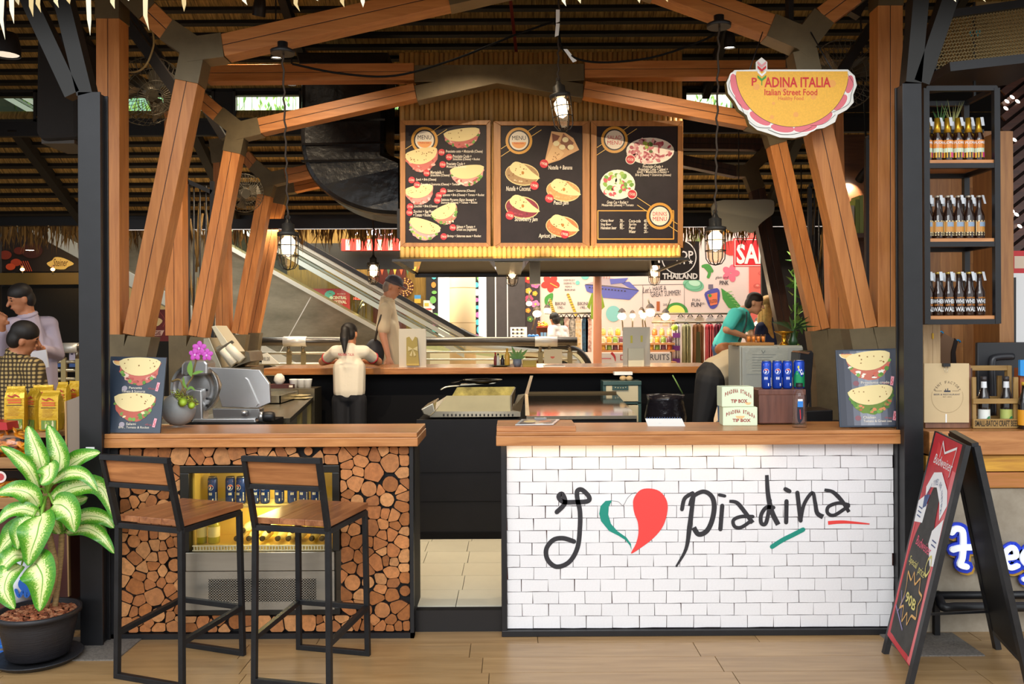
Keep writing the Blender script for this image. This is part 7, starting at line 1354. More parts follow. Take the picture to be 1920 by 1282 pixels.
def rail(label, x0, x1, py, Y, brackets, sleeves, bars):
    t = T('handrail_fence', label, 'railing', P((x0 + x1) / 2, 700, Y)); m = MB(); m.tube([P(x0, py, Y), P(x1, py, Y)], 8.5 / F * Y, M('#6a645c', .3, .85), 14); m.obj('top_rail', t)
    for a, c in sleeves: m = MB(); m.tube([P(a, py, Y), P(c, py, Y)], 9.6 / F * Y, M('#d9d6cc', .35, .4), 14); m.obj('rail_sleeve', t)
    for x in brackets:
        m = MB(); m.prism([P(x - 4, py + 18, Y), P(x + 5, py + 18, Y), V((P(x + 5, py, Y).x, Y, .36 if Y < 9 else .55)), V((P(x - 4, py, Y).x, Y, .36 if Y < 9 else .55))], (0, .03, 0), M('#9a875c', .35, .7)); p_ = m.obj('post', t); m = MB(); m.tube([P(x, py + 4, Y), P(x, py + 20, Y)], .02, SSD, 8); m.obj('bracket', p_)
    for dy in bars: m = MB(); m.tube([P(x0, py + dy, Y + .02), P(x1, py + dy, Y + .02)], .016, M('#c9c2ac', .35, .6), 6); m.obj('rail_bar', t)
    return t
rail('steel railing in front of the escalator with glass clamps', 478, 640, 640, 10.9, (541, 568), ((532, 575),), (22, 42, 62)); rail('steel railing behind the capped man and sauces', 795, 1082, 640, 11.6, (1013, 1030, 1068), ((1003, 1045),), (20, 34, 48)); rail('steel railing behind the two men at the walkway', -40, 152, 652, 8.4, (118, 145), ((118, 148),), (26, 42, 58, 76))
m = MB(); a, b_ = P(1020, 655, 11.57), P(1054, 690, 11.57); m.bx(a.x, b_.x, 11.57, 11.59, b_.z, a.z, M('#c8c0a4', .4)); lf = tag(m.obj('leaflet_holder'), 'pale leaflet holder on the railing behind the napkin box', 'leaflet holder'); s = front(11.569); s.disc(1036, 668, 4, 4, M('#c86a5a', .5), 1, a0=0, a1=180); s.obj('print', lf)
# ================================================================ MALL BACKDROP
YW = 15.0
wb_ = struct(MB().bx(-14, 14, YW + .3, YW + .4, .5, 3.5, M('#1f1a17', .7)).obj('wall_mall'))
def slabw(name, x0, y0, x1, y1, Y, mat, th=.1): m = MB(); a, b_ = P(x0, y1, Y), P(x1, y0, Y); m.bx(a.x, b_.x, Y, Y + th, a.z, b_.z, mat); return m.obj(name, wb_)
slabw('panel', 1012, 400, 1406, 760, YW, M('#d6c4bb', .6)); slabw('panel', 1406, 400, 1500, 760, YW - .02, M('#d9685a', .6)); slabw('panel', 984, 480, 1012, 760, YW - .02, M('#3a3034', .6)); slabw('panel', 930, 440, 984, 760, YW - .05, M('#3f3a3c', .7, var=.15)); slabw('panel', 911, 440, 929, 760, YW - .05, M('#2f2c2e', .7))
for x0, x1 in ((822, 842), (898, 911)): slabw('light_strip', x0, 440, x1, 660, YW - .1, M('#fbf3e4', .5, emit=.85))
slabw('trim', 928.5, 500, 930, 650, YW - .06, WHITE); slabw('trim', 951, 500, 952, 650, YW - .06, WHITE); slabw('panel', 800, 440, 822, 760, YW - .06, M('#1e1c22', .5)); slabw('panel', 842, 440, 898, 760, YW - .02, M('#191a22', .5))
s = front(YW - .08, step=.003); q = random.Random(9)
for x in (814, 896):
    for i in range(9): s.disc(x + q.uniform(-3, 3), 520 + i * 14, q.uniform(3, 6), q.uniform(3, 7), M(q.choice(('#4fb3c8', '#c86ab0', '#d98a3a', '#6fae5a', '#e6e6f0')), .5), 1 + i % 3)
sg = s.obj('sign_print', wb_)
fl = front(YW - .024, step=.003); q = random.Random(2)
for x, y, r_, h_ in ((990, 522, 10, '#b5302e'), (1004, 532, 9, '#d968a0'), (991, 545, 6, '#e8a83a'), (1003, 550, 5, '#e8a83a'), (992, 560, 8, '#c04a70'), (1004, 570, 8, '#e07ab0'), (990, 582, 5, '#d9903a'), (1003, 520, 5, '#e8a83a'), (994, 598, 6, '#4f7a3a')):
    for k in range(5): fl.disc(x + r_ * .5 * cos(k * 1.257), y + r_ * .5 * sin(k * 1.257), r_ * .5, r_ * .45, M(h_, .6), 1)
    fl.disc(x, y, r_ * .25, r_ * .25, M('#f0c84a', .6), 2)
fl.obj('flower_print', wb_)
w_ = front(YW - .002, step=.003); RDH = M('#c9372f', .6); GNH = M('#3f8a3a', .6); INK2 = M('#3a3036', .6); TQ2 = M('#6fb8b0', .6); BLU = M('#5a5fa8', .6)
for k in range(5): a = k * 1.257 + .3; w_.disc(1032 + 9 * cos(a), 531 + 8 * sin(a), 9, 6.5, RDH, 1, rot=math.degrees(a))
w_.ribbon([(1032, 531), (1045, 538)], 1.5, M('#e0b04a', .6), 2, smooth=False); w_.disc(1097, 517, 8, 7, TQ2, 1); w_.disc(1083, 530, 4, 4, TQ2, 1); w_.disc(1150, 588, 14, 15, M('#7cb8b4', .6), 1)
for i, tx in enumerate(('EVERYBODY', 'DESERVES TO', 'WEAR A', 'BIKINI')): w_.text(tx, 1057 + (i > 1) * 2, 523.5 + i * 6, 1078 - (i == 2) * 6, 527 + i * 6, INK2, 2)
w_.poly(cr([(1036, 549), (1022, 557), (1022, 570), (1030, 574), (1036, 562)], 3, True), GNH, 1)
for (x0, y0, x1, y1) in ((1031, 562, 1040, 590), (1065, 552, 1080, 590)):
    w_.ribbon([(x0, y0), (x1, y1)], 5, M('#d9b03a', .6), 1, smooth=False)
    for k in range(8): f = k / 8; x, y = x0 + (x1 - x0) * f, y0 + (y1 - y0) * f; w_.ribbon([(x - 2.4, y + .6), (x + 2, y - .4)], 1, INK2, 2, smooth=False)
for x, tx in ((1048, 'BIKINI'), (1090, 'BIKINI')): w_.text(tx, x - 7, 566, x + 12, 572, INK2, 2); w_.text('190.-', x - 2, 574, x + 10, 579, INK2, 2)
w_.poly([(1096, 534), (1180, 528), (1198, 545), (1180, 562), (1130, 558), (1100, 546)], BLU, 1); w_.poly([(1097, 533), (1196, 543), (1180, 540), (1150, 522), (1120, 517), (1118, 526)], M('#a89a9e', .6), 2); w_.poly([(1143, 523), (1178, 521), (1170, 530), (1145, 533)], BLU, 3); w_.ribbon([(1097, 533), (1150, 537), (1197, 544)], 1, INK2, 4)
for i in range(12): w_.rect(1104 + i * 6, 538 + i * .6, 1107 + i * 6, 540 + i * .6, INK2, 4)
for i in range(4): w_.ribbon([(1128 + i * 5, 516), (1127 + i * 5, 522)], 1.2, M('#b5684a', .6), 4, smooth=False)
w_.ribbon([(1128, 535), (1283, 533)], .8, INK2, 1, smooth=False); w_.ribbon([(1205, 535), (1205, 640)], .6, INK2, 1, smooth=False); w_.ribbon([(1283, 533), (1283, 640)], .6, INK2, 1, smooth=False)
w_.text("Let's", 1205, 538, 1221, 549, INK2, 2, shear=.2); w_.text('HAVE A', 1224, 536, 1249, 545, INK2, 2, rot=-4); w_.text('GREAT SUMMER!', 1220, 545, 1276, 555, INK2, 2, rot=-4)
w_.disc(1300, 534, 20, 12, M('#6fb08c', .6), 1, rot=12); w_.disc(1302, 530, 11, 6, M('#a8d0b4', .6), 2, rot=12); w_.ring(1300, 534, 15, 16, M('#4f8a6a', .6), 3, asp=.6)
w_.poly(cr([(1322, 548), (1345, 540), (1350, 555), (1344, 575), (1332, 578), (1324, 562)], 3, True), M('#4a4a98', .6), 1); w_.rect(1328, 533, 1337, 542, M('#6a6272', .6), 1); w_.poly([(1326, 552), (1345, 548), (1345, 570), (1332, 573)], M('#d9724a', .6), 2); w_.disc(1331, 554, 3, 3, GNH, 3); w_.text('SUN LOTION', 1328, 561, 1344, 568, INK2, 3, rot=-8)
w_.poly([(1352, 540), (1370, 552), (1390, 575), (1378, 580), (1366, 577), (1355, 560)], GNH, 1)
for i in range(6): w_.ribbon([(1360 + i * 4, 548 + i * 5), (1372 + i * 3, 546 + i * 6)], 1, M('#8ab86a', .6), 2, smooth=False)
for k in range(5): a = k * 1.257; w_.disc(1370 + 9 * cos(a), 512 + 9 * sin(a), 8, 6, M('#d9687c', .6), 1, rot=math.degrees(a))
w_.text('glam and', 1341, 517, 1366, 524, INK2, 2, shear=.3); w_.text('PINK', 1349, 526, 1366, 534, INK2, 2, bold=.02); w_.text('FUN', 1298, 560, 1312, 565, INK2, 2); w_.text('FUN', 1296, 567, 1314, 575, INK2, 2, bold=.02); w_.text('200.-', 1314, 567, 1323, 571, INK2, 2); w_.text('200.-', 1243, 569, 1254, 573, INK2, 2)
for pts in ([(1318, 499), (1328, 498), (1335, 508)], [(1322, 500), (1330, 510), (1328, 519)]): w_.ribbon(pts, 6, GNH, 1)
w_.disc(1268, 586, 22, 19, GNH, 1, a0=180, a1=360); w_.disc(1268, 586, 16, 14, M('#d9d86a', .6), 2, a0=180, a1=360); w_.rect(1231, 565, 1237, 583, M('#a8582a', .6), 1)
for k in range(6): a = 3.6 + k * .35; w_.ribbon([(1310, 455), (1310 + 22 * cos(a), 455 + 22 * sin(a))], 2, M('#7a8a4a', .6), 1, smooth=False); w_.disc(1365 + 14 * cos(a), 440 + 12 * sin(a), 8, 5, M('#e0a03a', .6), 1, rot=math.degrees(a))
w_.disc(1372, 465, 18, 14, RDH, 1)
w_.obj('wall_drawing', wb_)
s = front(YW - .025, step=.003)
for i in range(3):
    for j in range(6): s.ring(1420 + i * 22 + (j % 2) * 9, 440 + j * 24, 6, 7, M('#b84a44', .6), 1, asp=.6, n=16); s.disc(1420 + i * 22 + (j % 2) * 9, 439 + j * 24, 3, 2, M('#e88a7a', .6), 1, n=10)
s.obj('pattern_print', wb_)
# signs
m = MB(); a, b_ = P(1376, 500, 13.9), P(1466, 446, 13.9); m.bx(a.x, b_.x, 13.9, 13.94, a.z, b_.z, M('#d2232c', .5)); sg = tag(m.obj('sale_sign'), 'red sale poster with big white letters behind the dark timber brace', 'sign'); s = front(13.898, step=.003); WHT = M('#f4efe8', .5); s.text('SALE', 1381, 457, 1456, 495, WHT, 1, bold=.03)
for sg_ in ([(1378, 449), (1464, 449)], [(1378, 498), (1464, 498)], [(1378, 449), (1378, 498)]): s.ribbon(sg_, 1.2, WHT, 1, smooth=False)
s.obj('lettering', sg)
m = MB(); a, b_ = P(1238, 525, 13), P(1311, 452, 13); m.bx(a.x, b_.x, 13, 13.05, a.z, b_.z, M('#231b18', .5)); sg = tag(m.obj('shop_badge_sign'), 'black square shop sign with a white ring behind the menu wall', 'sign'); s = front(12.998, step=.003); s.ring(1273, 482, 31, 33, WHT, 1, n=40); s.text('SHOP', 1250, 470, 1300, 486, WHT, 1, bold=.02); s.text('THAILAND', 1242, 512, 1308, 523, WHT, 2, bold=.04); s.poly([(1295 + (5 if k % 2 == 0 else 2.2) * sin(k * pi / 5), 491 - (5 if k % 2 == 0 else 2.2) * cos(k * pi / 5)) for k in range(10)], WHT, 1); s.text('in', 1268, 488, 1284, 495, WHT, 1); s.obj('lettering', sg); m = MB(); m.tube([P(1250, 453, 13.02), P(1250, 300, 13.02)], .01, BLACK, 4); m.obj('hanging_wire', sg)
m = MB(); m.tube([P(1238, 460, 13), P(1222, 470, 13), P(1230, 520, 13)], .01, BLACK, 5); 
ps = tag(MB().tube([(P(1120, 700, 11.2).x, 11.2, .55), P(1120, 470, 11.2)], .056, M('#f0a27c', .4), 16).obj('salmon_post'), 'slim salmon painted post rising behind the far bar', 'post', None)
pc = T('round_column', 'thick cream round mall column behind the escalator foot', 'column', P(868, 700, 13.2)); m = MB(); c = P(868, 700, 13.3); m.lathe([(.205, 0), (.205, 2.6)], M('#e8cfa4', .6), 28, (c.x, 13.3, .55)); m.obj('shaft', pc)
for y in (540, 605, 660): m = MB(); z = P(868, y, 13.3).z; m.lathe([(.207, z - .004), (.207, z + .004)], M('#b5966a', .6), 28, (c.x, 13.3, 0), capb=False, capt=False); m.obj('joint_ring', pc)
m = MB(); a, b_ = P(957, 650, 14.4), P(988, 613, 14.4); m.bx(a.x, b_.x, 14.4, 14.45, a.z, b_.z, WHITE); pp_ = tag(m.obj('price_list'), 'white price panel with rows of small icons against the chalk wall', 'board'); s = front(14.398, step=.003)
for i in range(3):
    for j in range(3): s.rect(960 + i * 8, 616 + j * 7, 964 + i * 8, 619.5 + j * 7, INK2, 1); s.rect(965 + i * 8, 617 + j * 7, 966.5 + i * 8, 619 + j * 7, M('#c89a3a', .5), 1)
s.obj('print', pp_)
# restaurant front behind the escalator glass
slabw('panel', 540, 410, 800, 760, YW, M('#8a6a2a', .7, var=.5, vs=7, stretch=(6, 1, .4))); slabw('panel', 700, 410, 760, 640, YW - .04, M('#5a1f1a', .6)); slabw('beam', 560, 455, 775, 505, 14.2, M('#12100f', .6)); slabw('awning', 640, 447, 755, 470, 13.9, M('#c8302c', .5))
s = front(13.895, step=.003)
for i in range(6): s.rect(648 + i * 20, 449, 656 + i * 20, 469, M('#e8c0b4', .5), 1)
s.obj('awning_stripe', wb_); s = front(14.0, step=.003); NE = M('#dfe4ff', .4, emit=1.6)
for pts in ([(675, 418), (665, 420), (668, 428), (674, 434), (664, 440)], [(682, 412), (680, 440), (685, 428), (690, 440)], [(698, 432), (705, 428), (706, 438), (699, 440), (697, 434)], [(716, 414), (712, 438), (720, 440)], [(724, 430), (730, 430), (728, 440), (735, 438)], [(742, 416), (744, 440)]): s.ribbon(pts, 2.6, NE, 1)
s.obj('neon_script', wb_)
pb2 = T('festival_banner', 'red banner with a turquoise shell logo seen through the escalator glass', 'banner', P(600, 640, 14.6)); m = MB(); m.prism([P(x, y, 14.6) for x, y in ((500, 541), (656, 541), (656, 660), (500, 660))], (0, .02, 0), M('#c83a4a', .6)); m.obj('cloth', pb2); s = front(14.598, step=.003); TQS = M('#6ac0c4', .5)
for k in range(8): a = 2.4 + k * .45; s.disc(619 + 8 * cos(a), 556 + 9 * sin(a), 3.4, 3, TQS, 1)
s.disc(619, 557, 6, 6, TQS, 2); s.disc(621, 558, 3, 3, M('#f0efe8', .5), 3); s.text('CENTRAL', 624, 555, 650, 561, WHT, 4, bold=.03); s.text('FESTIVAL', 624, 563, 650, 569, WHT, 4, bold=.03); s.text('SAMUI', 626, 571, 642, 574, WHT, 4); s.text('WELCOME TO', 632, 550, 648, 552, WHT, 4); s.obj('print', pb2)
m = MB(); m.prism([P(566, 503, 14.3), P(576, 485, 14.3), P(583, 503, 14.3)], (0, .04, 0), M('#d03a48', .5)); tag(m.obj('red_pennant'), 'red triangular pennant above the festival banner', 'pennant'); m = MB(); a, b_ = P(662, 563, 14.5), P(677, 556, 14.5); m.bx(a.x, b_.x, 14.5, 14.53, a.z, b_.z, M('#3a0f0c', .5)); ck2 = tag(m.obj('digital_clock'), 'small red digital clock reading ten thirty two', 'clock'); s = front(14.498, step=.003); s.text('10:32', 663, 557, 676, 562, M('#ff5a48', .5, emit=2), 1, bold=.02); s.obj('digits', ck2)
BLB = M('#ffd08a', .5, emit=5)
def bulb(label, px, py, Y, r_, stand=None, mat=BLB):
    t = T('bulb_lamp', label, 'lamp', P(px, py, Y)); m = MB(); m.ell(P(px, py, Y), (r_ * .85, r_ * .75, r_ * .68), mat, 12, 8); m.obj('bulb', t); m = MB(); c = P(px, py, Y); m.lathe([(r_ * .8, r_ * .8), (r_ * .5, r_ * 1.3), (.01, r_ * 1.6)], M('#3a2a18', .5), 12, c, capb=False); m.obj('lamp_shade', t)
    if stand: m = MB(); m.tube([c + V((0, 0, r_)), P(stand[0], stand[1], Y)], .012, SSD, 5); m.obj('arm', t)
for a in (('small warm lamp by the digital clock', 682, 561, 14.3, .045, (668, 590)), ('wall lamp below the fan sign in the restaurant', 681, 571, 14.3, .025, (670, 590)), ('pendant lamp by the flower print panel', 992, 569, 14.2, .06, (993, 545)), ('desk lamp on the sarong stall, brightest', 1007, 588, 14.0, .085, (998, 618)), ('clip lamp beside the rulers on the wall', 1026, 583, 14.2, .07, (1030, 560)), ('round lamp over the dried fruit, first', 1166, 593, 13.2, .08, (1168, 620)), ('cold white lamp over the dried fruit', 1186, 592, 13.2, .055, (1186, 620)), ('round lamp over the dried fruit, upper of the cluster', 1203, 586, 13.2, .055, (1206, 620)), ('round lamp over the dried fruit, lower of the cluster', 1206, 592, 13.2, .06, (1212, 620)), ('round lamp over the dried fruit, next to the lime drawing', 1219, 586, 13.2, .09, (1215, 560)), ('tilted lamp at the clothes rack end', 1248, 594, 13.2, .08, (1257, 560)), ('small bulb under the fruit shelf sign', 1420, 607, 13.0, .06, (1420, 640))): bulb(*a)
point('stall_light', P(1200, 588, 13.0), 12, (1, .8, .55), .04); point('stall_light', P(1010, 585, 13.8), 9, (1, .75, .45), .04)
# fan-shaped rattan sign, notices and bunting in the restaurant
s = front(YW - .06, step=.003); s.disc(758, 538, 18, 18, M('#4a1a14', .6), 1)
for r0 in (8, 12, 16):
    for k in range(14): a = k * .45 + r0; s.disc(758 + r0 * cos(a), 538 + r0 * sin(a), 1.6, 1.6, M('#d9a860', .5), 2, n=7)
s.rect(777, 553, 789, 560, M('#4a90c8', .5), 1); s.rect(777, 560, 789, 568, M('#d9a83a', .5), 1); s.rect(794, 563, 811, 587, M('#d9d4d0', .5), 1); s.rect(796, 568, 804, 574, M('#d9b04a', .5), 2); s.rect(797, 578, 809, 581, M('#c8484a', .5), 2)
for i in range(10): x = 700 + i * 12; s.poly([(x, 500), (x + 9, 500), (x + 4.5, 516)], M(('#d9b04a', '#c85a3a', '#4a6a4a')[i % 3], .5), 3)
s.obj('notice_print', wb_)
# far-left shop behind the walkway
slabw('panel', -60, 440, 330, 510, YW - .1, M('#1a0f0b', .6)); slabw('shutter', -60, 535, 330, 700, YW - .1, M('#0f0e0e', .6)); slabw('lintel', -60, 510, 330, 534, YW - .25, M('#5f4c1c', .6)); slabw('panel', 236, 524, 325, 585, 14.5, M('#d9c08a', .6)); slabw('panel', 700, 640, 1000, 760, 14.3, M('#b9b49a', .6))
s = front(YW - .11, step=.003)
for x, y, r_, h_ in ((10, 478, 12, '#7a2a18'), (30, 492, 10, '#a83c20'), (60, 470, 20, '#3a140c'), (20, 500, 9, '#c84a24'), (36, 470, 10, '#5a1c10')): s.disc(x, y, r_, r_ * .7, M(h_, .6), 1)
for i in range(5): s.ribbon([(36 + i * 4, 490), (44 + i * 4, 508)], 1.6, M('#b5482a', .6), 2, smooth=False)
s.poly(cr([(88, 494), (98, 488), (104, 482), (120, 484), (139, 494), (128, 500), (120, 505), (100, 503)], 3, True), M('#e0c06a', .6), 2); s.text('Steiner', 100, 485, 128, 499, M('#4a1c10', .6), 3, shear=.3); s.obj('sign_print', wb_)
for px, lab in ((42, 'small warm lamp lighting the dark mural, first'), (99, 'small warm lamp below the cream script sign')): bulb(lab, px, 505, 14.2, .04, (px, 515)); point('mural_lamp', P(px, 500, 14.1), 5, (1, .6, .25), .04)
m = MB(); m.lathe([(.0005, 0), (.06, 0)], M('#fff4dc', .5, emit=5), 14, P(56, 469, 13.5)); tag(m.obj('ceiling_disc_light'), 'flat round ceiling light over the dark mural', 'light')
pst = T('wall_poster', 'dark red poster with cream crest behind the first timber brace', 'poster', P(290, 640, 11.8)); m = MB(); a, b_ = P(238, 640, 11.8), P(317, 580, 11.8); m.bx(a.x, b_.x, 11.8, 11.83, a.z, b_.z, M('#6a1a18', .5)); m.obj('sheet', pst); s = front(11.798, step=.003); s.poly(cr([(283, 602), (293, 595), (305, 601), (296, 611), (286, 608)], 3, True), M('#e0c890', .5), 1); s.poly([(270, 620), (308, 619), (303, 629), (270, 630)], M('#d9b8a8', .5), 1); s.text('VILLAGE', 262, 621, 302, 628, M('#6a1a18', .5), 2, bold=.03); s.ribbon([(300, 585), (310, 600), (306, 612)], 1, M('#a84a44', .5), 1); s.obj('print', pst)
for i, (x0, x1) in enumerate(((90, 116), (130, 142))): m = MB(); a, b_ = P(x0, 688, 8.44), P(x1, 654, 8.44); m.bx(a.x, b_.x, 8.437, 8.45, a.z, b_.z, M('#c9bccb', .5)); o = tag(m.obj('rail_notice'), 'pale notice with blue foot behind the walkway railing, ' + ('wider one' if i == 0 else 'narrow one'), 'notice'); s = front(8.436, step=.002); s.rect(x0, 676, x1, 688, M('#3a5fa0', .5), 1); s.rect(x0 + 2, 656, x1 - 3, 659, M('#b5303a', .5), 1); s.rect(x0 + 3, 662, x1 - 5, 665, M('#4a3a5a', .5), 1); s.obj('print', o)
m = MB(); m.prism([P(491, 682, 9.0), P(491, 664, 9.0), P(500, 661, 9.0), P(524, 682, 9.0)], (0, .02, 0), M('#d9d4c4', .5)); o = tag(m.obj('price_placard'), 'white price placard propped at the far bar end', 'placard'); s = front(8.998, step=.003); s.text('98.00', 492, 669, 506, 676, INK2, 1); s.obj('print', o)
# ================================================================ DRIED FRUIT STALL AND CLOTHES RACK
stl = T('fruit_stall', 'wooden dried fruit stall with a white lettered front', 'stall', P(1195, 700, 13.3)); TS = M('#c98f5c', .5)
for y in (689, 677.5, 656, 643): m = MB(); a = P(1122, y, 13.3); b_ = P(1262, y, 13.3); m.bx(a.x, b_.x, 13.0 if y > 660 else 13.15, 13.7, a.z - .03, a.z, TS); m.obj('shelf_board', stl)
m = MB(); a, b_ = P(1128, 676, 12.98), P(1258, 659, 12.98); a = P(1128, 684, 12.98); m.bx(a.x, b_.x, 12.98, 13.0, P(1128, 686, 12.98).z, P(1128, 662, 12.98).z, M('#e6e0dc', .5)); m.obj('front_banner', stl); s = front(12.978, step=.003); s.text('DRIED', 1163, 665, 1205, 675, M('#b5303a', .5), 1); s.text('FRUITS', 1212, 664, 1255, 675, M('#4a4650', .5), 1); s.ribbon([(1146, 661), (1152, 668), (1154, 677)], [5, 4, 1], M('#c83a44', .5), 1); s.rect(1128, 671, 1146, 673, M('#d9808a', .5), 1); s.obj('lettering', stl)
for x in (1122, 1262): m = MB(); a = P(x, 600, 13.5); m.beam((a.x, 13.5, .55), (a.x, 13.5, a.z), .04, .04, TS); m.obj('post', stl)
FRH = ['#e0a83a', '#c8632a', '#d9c06a', '#8aa84a', '#a83a3a', '#e6d2a0', '#7a4a5a', '#d98a4a']
jar = {}
k = 0; rowsn = ('bottom row', 'middle row', 'top row'); cols = 'first second third fourth fifth sixth seventh eighth ninth tenth eleventh twelfth'.split()
for rw, (py, Y, n, hh) in enumerate(((656.5, 13.2, 12, .12), (643.5, 13.25, 12, .1), (629, 13.4, 10, .1))):
    for i in range(n):
        px = 1131 + i * 124 / (n - 1); cx_ = P(px, py, Y); h_ = FRH[(i * 3 + rw * 5) % 8]; lab = 'dried fruit packet on the stall, %s, %s from the salmon post' % (rowsn[rw], cols[i])
        if h_ not in jar:
            t = T('fruit_packet', lab, 'packet', cx_, 'dried fruit packets'); m = MB(); fm_ = M(h_, .35, var=.4, vs=40, bump=.6, bs=40); m.lathe([(.036, 0), (.042, .02), (.04, hh * .7), (.02, hh * .86)], fm_, 10); m.obj('packet_fill', t, True); m = MB(); m.lathe([(.02, hh * .86), (.03, hh), (.0005, hh * .95)], M('#e8dcc8', .3), 10); m.obj('packet_top', t, True); jar[h_] = t
        else: dup(jar[h_], cx_, R.uniform(0, 3), lab)
m = MB(); a = P(1122, 630, 13.4); b_ = P(1262, 630, 13.4); m.bx(a.x, b_.x, 13.3, 13.7, a.z - .03, a.z - .005, TS); m.obj('shelf_board', stl)
rk = T('clothes_rack', 'long clothes rack with patterned dresses beside the fruit stall', 'rack', P(1310, 700, 13.4)); m = MB(); m.tube([P(1222, 604, 13.4), P(1372, 604, 13.4)], .018, SSD, 6); m.obj('rail', rk)
for x in (1258, 1370): m = MB(); a = P(x, 604, 13.4); m.tube([a, (a.x, 13.4, .55)], .018, SSD, 6); m.obj('rack_post', rk)
GAR = (('#e9e2e6', '#7a3a8a', 'white dress with purple band pattern', 1268, 17), ('#b8b48a', '#8f8a62', 'pale olive pleated dress', 1287, 18), ('#8a5a34', '#3f3a14', 'brown dress with dark green centre', 1309, 22), ('#c8424a', '#e07a78', 'red lace dress', 1330, 17), ('#7a2438', '#5a1a28', 'maroon dress next to the turquoise polo', 1347, 17))
for h1, h2, lab, px, wd in GAR:
    t = T('hanging_dress', lab + ' hanging on the rack', 'dress', P(px, 690, 13.35), 'dresses on the stall rack'); m = MB(); c1 = M(h1, .8, var=.15, vs=20)
    n = 9; vs = []; 
    for yy, k_ in ((608, .8), (614, 1), (650, .95), (695, 1.05)):
        for j in range(n): u = -1 + 2 * j / (n - 1); p = P(px + u * wd / 2 * k_, yy, 13.35 + .03 * sin(j * 2.2)); vs.append(p)
    m.add(vs, [(i * n + j, i * n + j + 1, (i + 1) * n + j + 1, (i + 1) * n + j) for i in range(3) for j in range(n - 1)], c1, True); o = m.obj('cloth', t); md = o.modifiers.new('thickness', 'SOLIDIFY'); md.thickness = .02
    s = front(13.3, step=.003); c2 = M(h2, .8)
    if 'purple' in lab:
        for y in (624, 648, 672): s2 = front(13.3, step=.003); s2.rect(px - 7, y, px + 7, y + 9, c2); s2.obj('printed_band', t)
    elif 'brown' in lab: s.poly([(px - 3, 622), (px + 3, 622), (px + 6, 694), (px - 5, 694)], c2)
    else:
        for j in range(4): s.ribbon([(px - 6 + 4 * j, 618), (px - 6.5 + 4.2 * j, 692)], 1, c2, 1, smooth=False)
    if 'purple' not in lab: tag(s.obj('pattern', t), kind='stuff')
    m = MB(); m.tube([P(px - 6, 609, 13.38), P(px, 605, 13.38), P(px + 6, 609, 13.38)], .01, BLACK, 5); m.obj('hanger', t)
for i, px in enumerate((1232, 1248, 1276, 1294, 1312, 1332, 1350)):
    t = T('pale_shirt', 'small pale top on the upper rail, %s from the fruit stall' % cols[i], 'shirt', P(px, 602, 13.6), 'pale tops on the upper rail'); m = MB(); m.prism([P(px + a, y, 13.6) for a, y in ((-3, 592), (3, 592), (9, 598), (7, 604), (5, 602), (5, 612), (-5, 612), (-5, 602), (-7, 604), (-9, 598))], (0, .03, 0), M(('#e0d6cc', '#d8c8b0', '#e8e4e0')[i % 3], .8)); m.obj('cloth', t); m = MB(); m.tube([P(px - 5, 594, 13.58), P(px, 588, 13.58), P(px + 5, 594, 13.58)], .01, BLACK, 4); m.obj('hanger', t)
m = MB(); m.tube([P(1222, 588, 13.62), P(1372, 588, 13.62)], .015, SSD, 6); m.obj('rail', rk)
gb2 = tag(MB().ell(P(1265, 614, 13.1), (.05, .05, .05), M('#a8c83a', .4), 14, 10).obj('green_ball'), 'lime green ball hanging at the rack end', 'ornament')
# sarong stall behind the vendor
m = MB(); a, b_ = P(1020, 632, 13.9), P(1110, 596, 13.9); srk = T('sarong_rack', 'rack with hangers and patterned sarongs behind the vendor', 'rack', a); m.tube([P(1022, 587, 13.9), P(1108, 587, 13.9)], .016, SSD, 6); m.obj('rail', srk)
for i, (px, h1) in enumerate(((1052, '#5a6a4a'), (1062, '#8a3a34'), (1073, '#d9d0c0'), (1084, '#c8a03a'), (1097, '#3a6a8a'), (1104, '#a85a4a'))):
    t = T('hanging_sarong', 'patterned sarong on the rack behind the vendor, %s from the floral panel' % cols[i], 'sarong', P(px, 650, 13.85), 'sarongs behind the vendor'); m = MB(); m.prism([P(px + a, y, 13.85) for a, y in ((-4, 594), (4, 594), (6, 605), (5, 660), (-5, 660), (-6, 605))], (0, .04, 0), M(h1, .8, var=.7, vs=25, hex2='#e8d8c8' if i % 2 else '#2a2a2a')); m.obj('cloth', t); m = MB(); m.tube([P(px - 6, 597, 13.84), P(px, 588, 13.84), P(px + 6, 597, 13.84)], .012, BLACK, 4); m.obj('hanger', t)
t = T('green_shirt', 'long green shirt hung behind the salmon post', 'shirt', P(1118, 600, 13.8)); m = MB(); m.prism([P(x, y, 13.8) for x, y in ((1110, 549), (1128, 549), (1134, 575), (1129, 580), (1126, 566), (1127, 598), (1108, 598), (1109, 566), (1106, 580), (1101, 575))], (0, .05, 0), M('#7f9a2c', .8, var=.2)); m.obj('cloth', t)
tb2 = T('display_table', 'low display table with cards and blue packets beside the vendor', 'table', P(1010, 650, 13.7)); m = MB(); a, b_ = P(985, 634, 13.7), P(1035, 634, 13.7); m.bx(a.x, b_.x, 13.6, 13.9, .55, a.z, M('#7a4a2c', .6)); m.obj('table_body', tb2); a, b_ = P(1006, 612, 13.9), P(1034, 612, 13.9); m = MB(); m.bx(a.x, b_.x, 13.8, 13.95, a.z - .02, a.z, M('#a8442c', .6)).bx(a.x, b_.x, 13.9, 13.95, a.z - .2, a.z, M('#7a4a2c', .6)); m.obj('shelf', tb2)
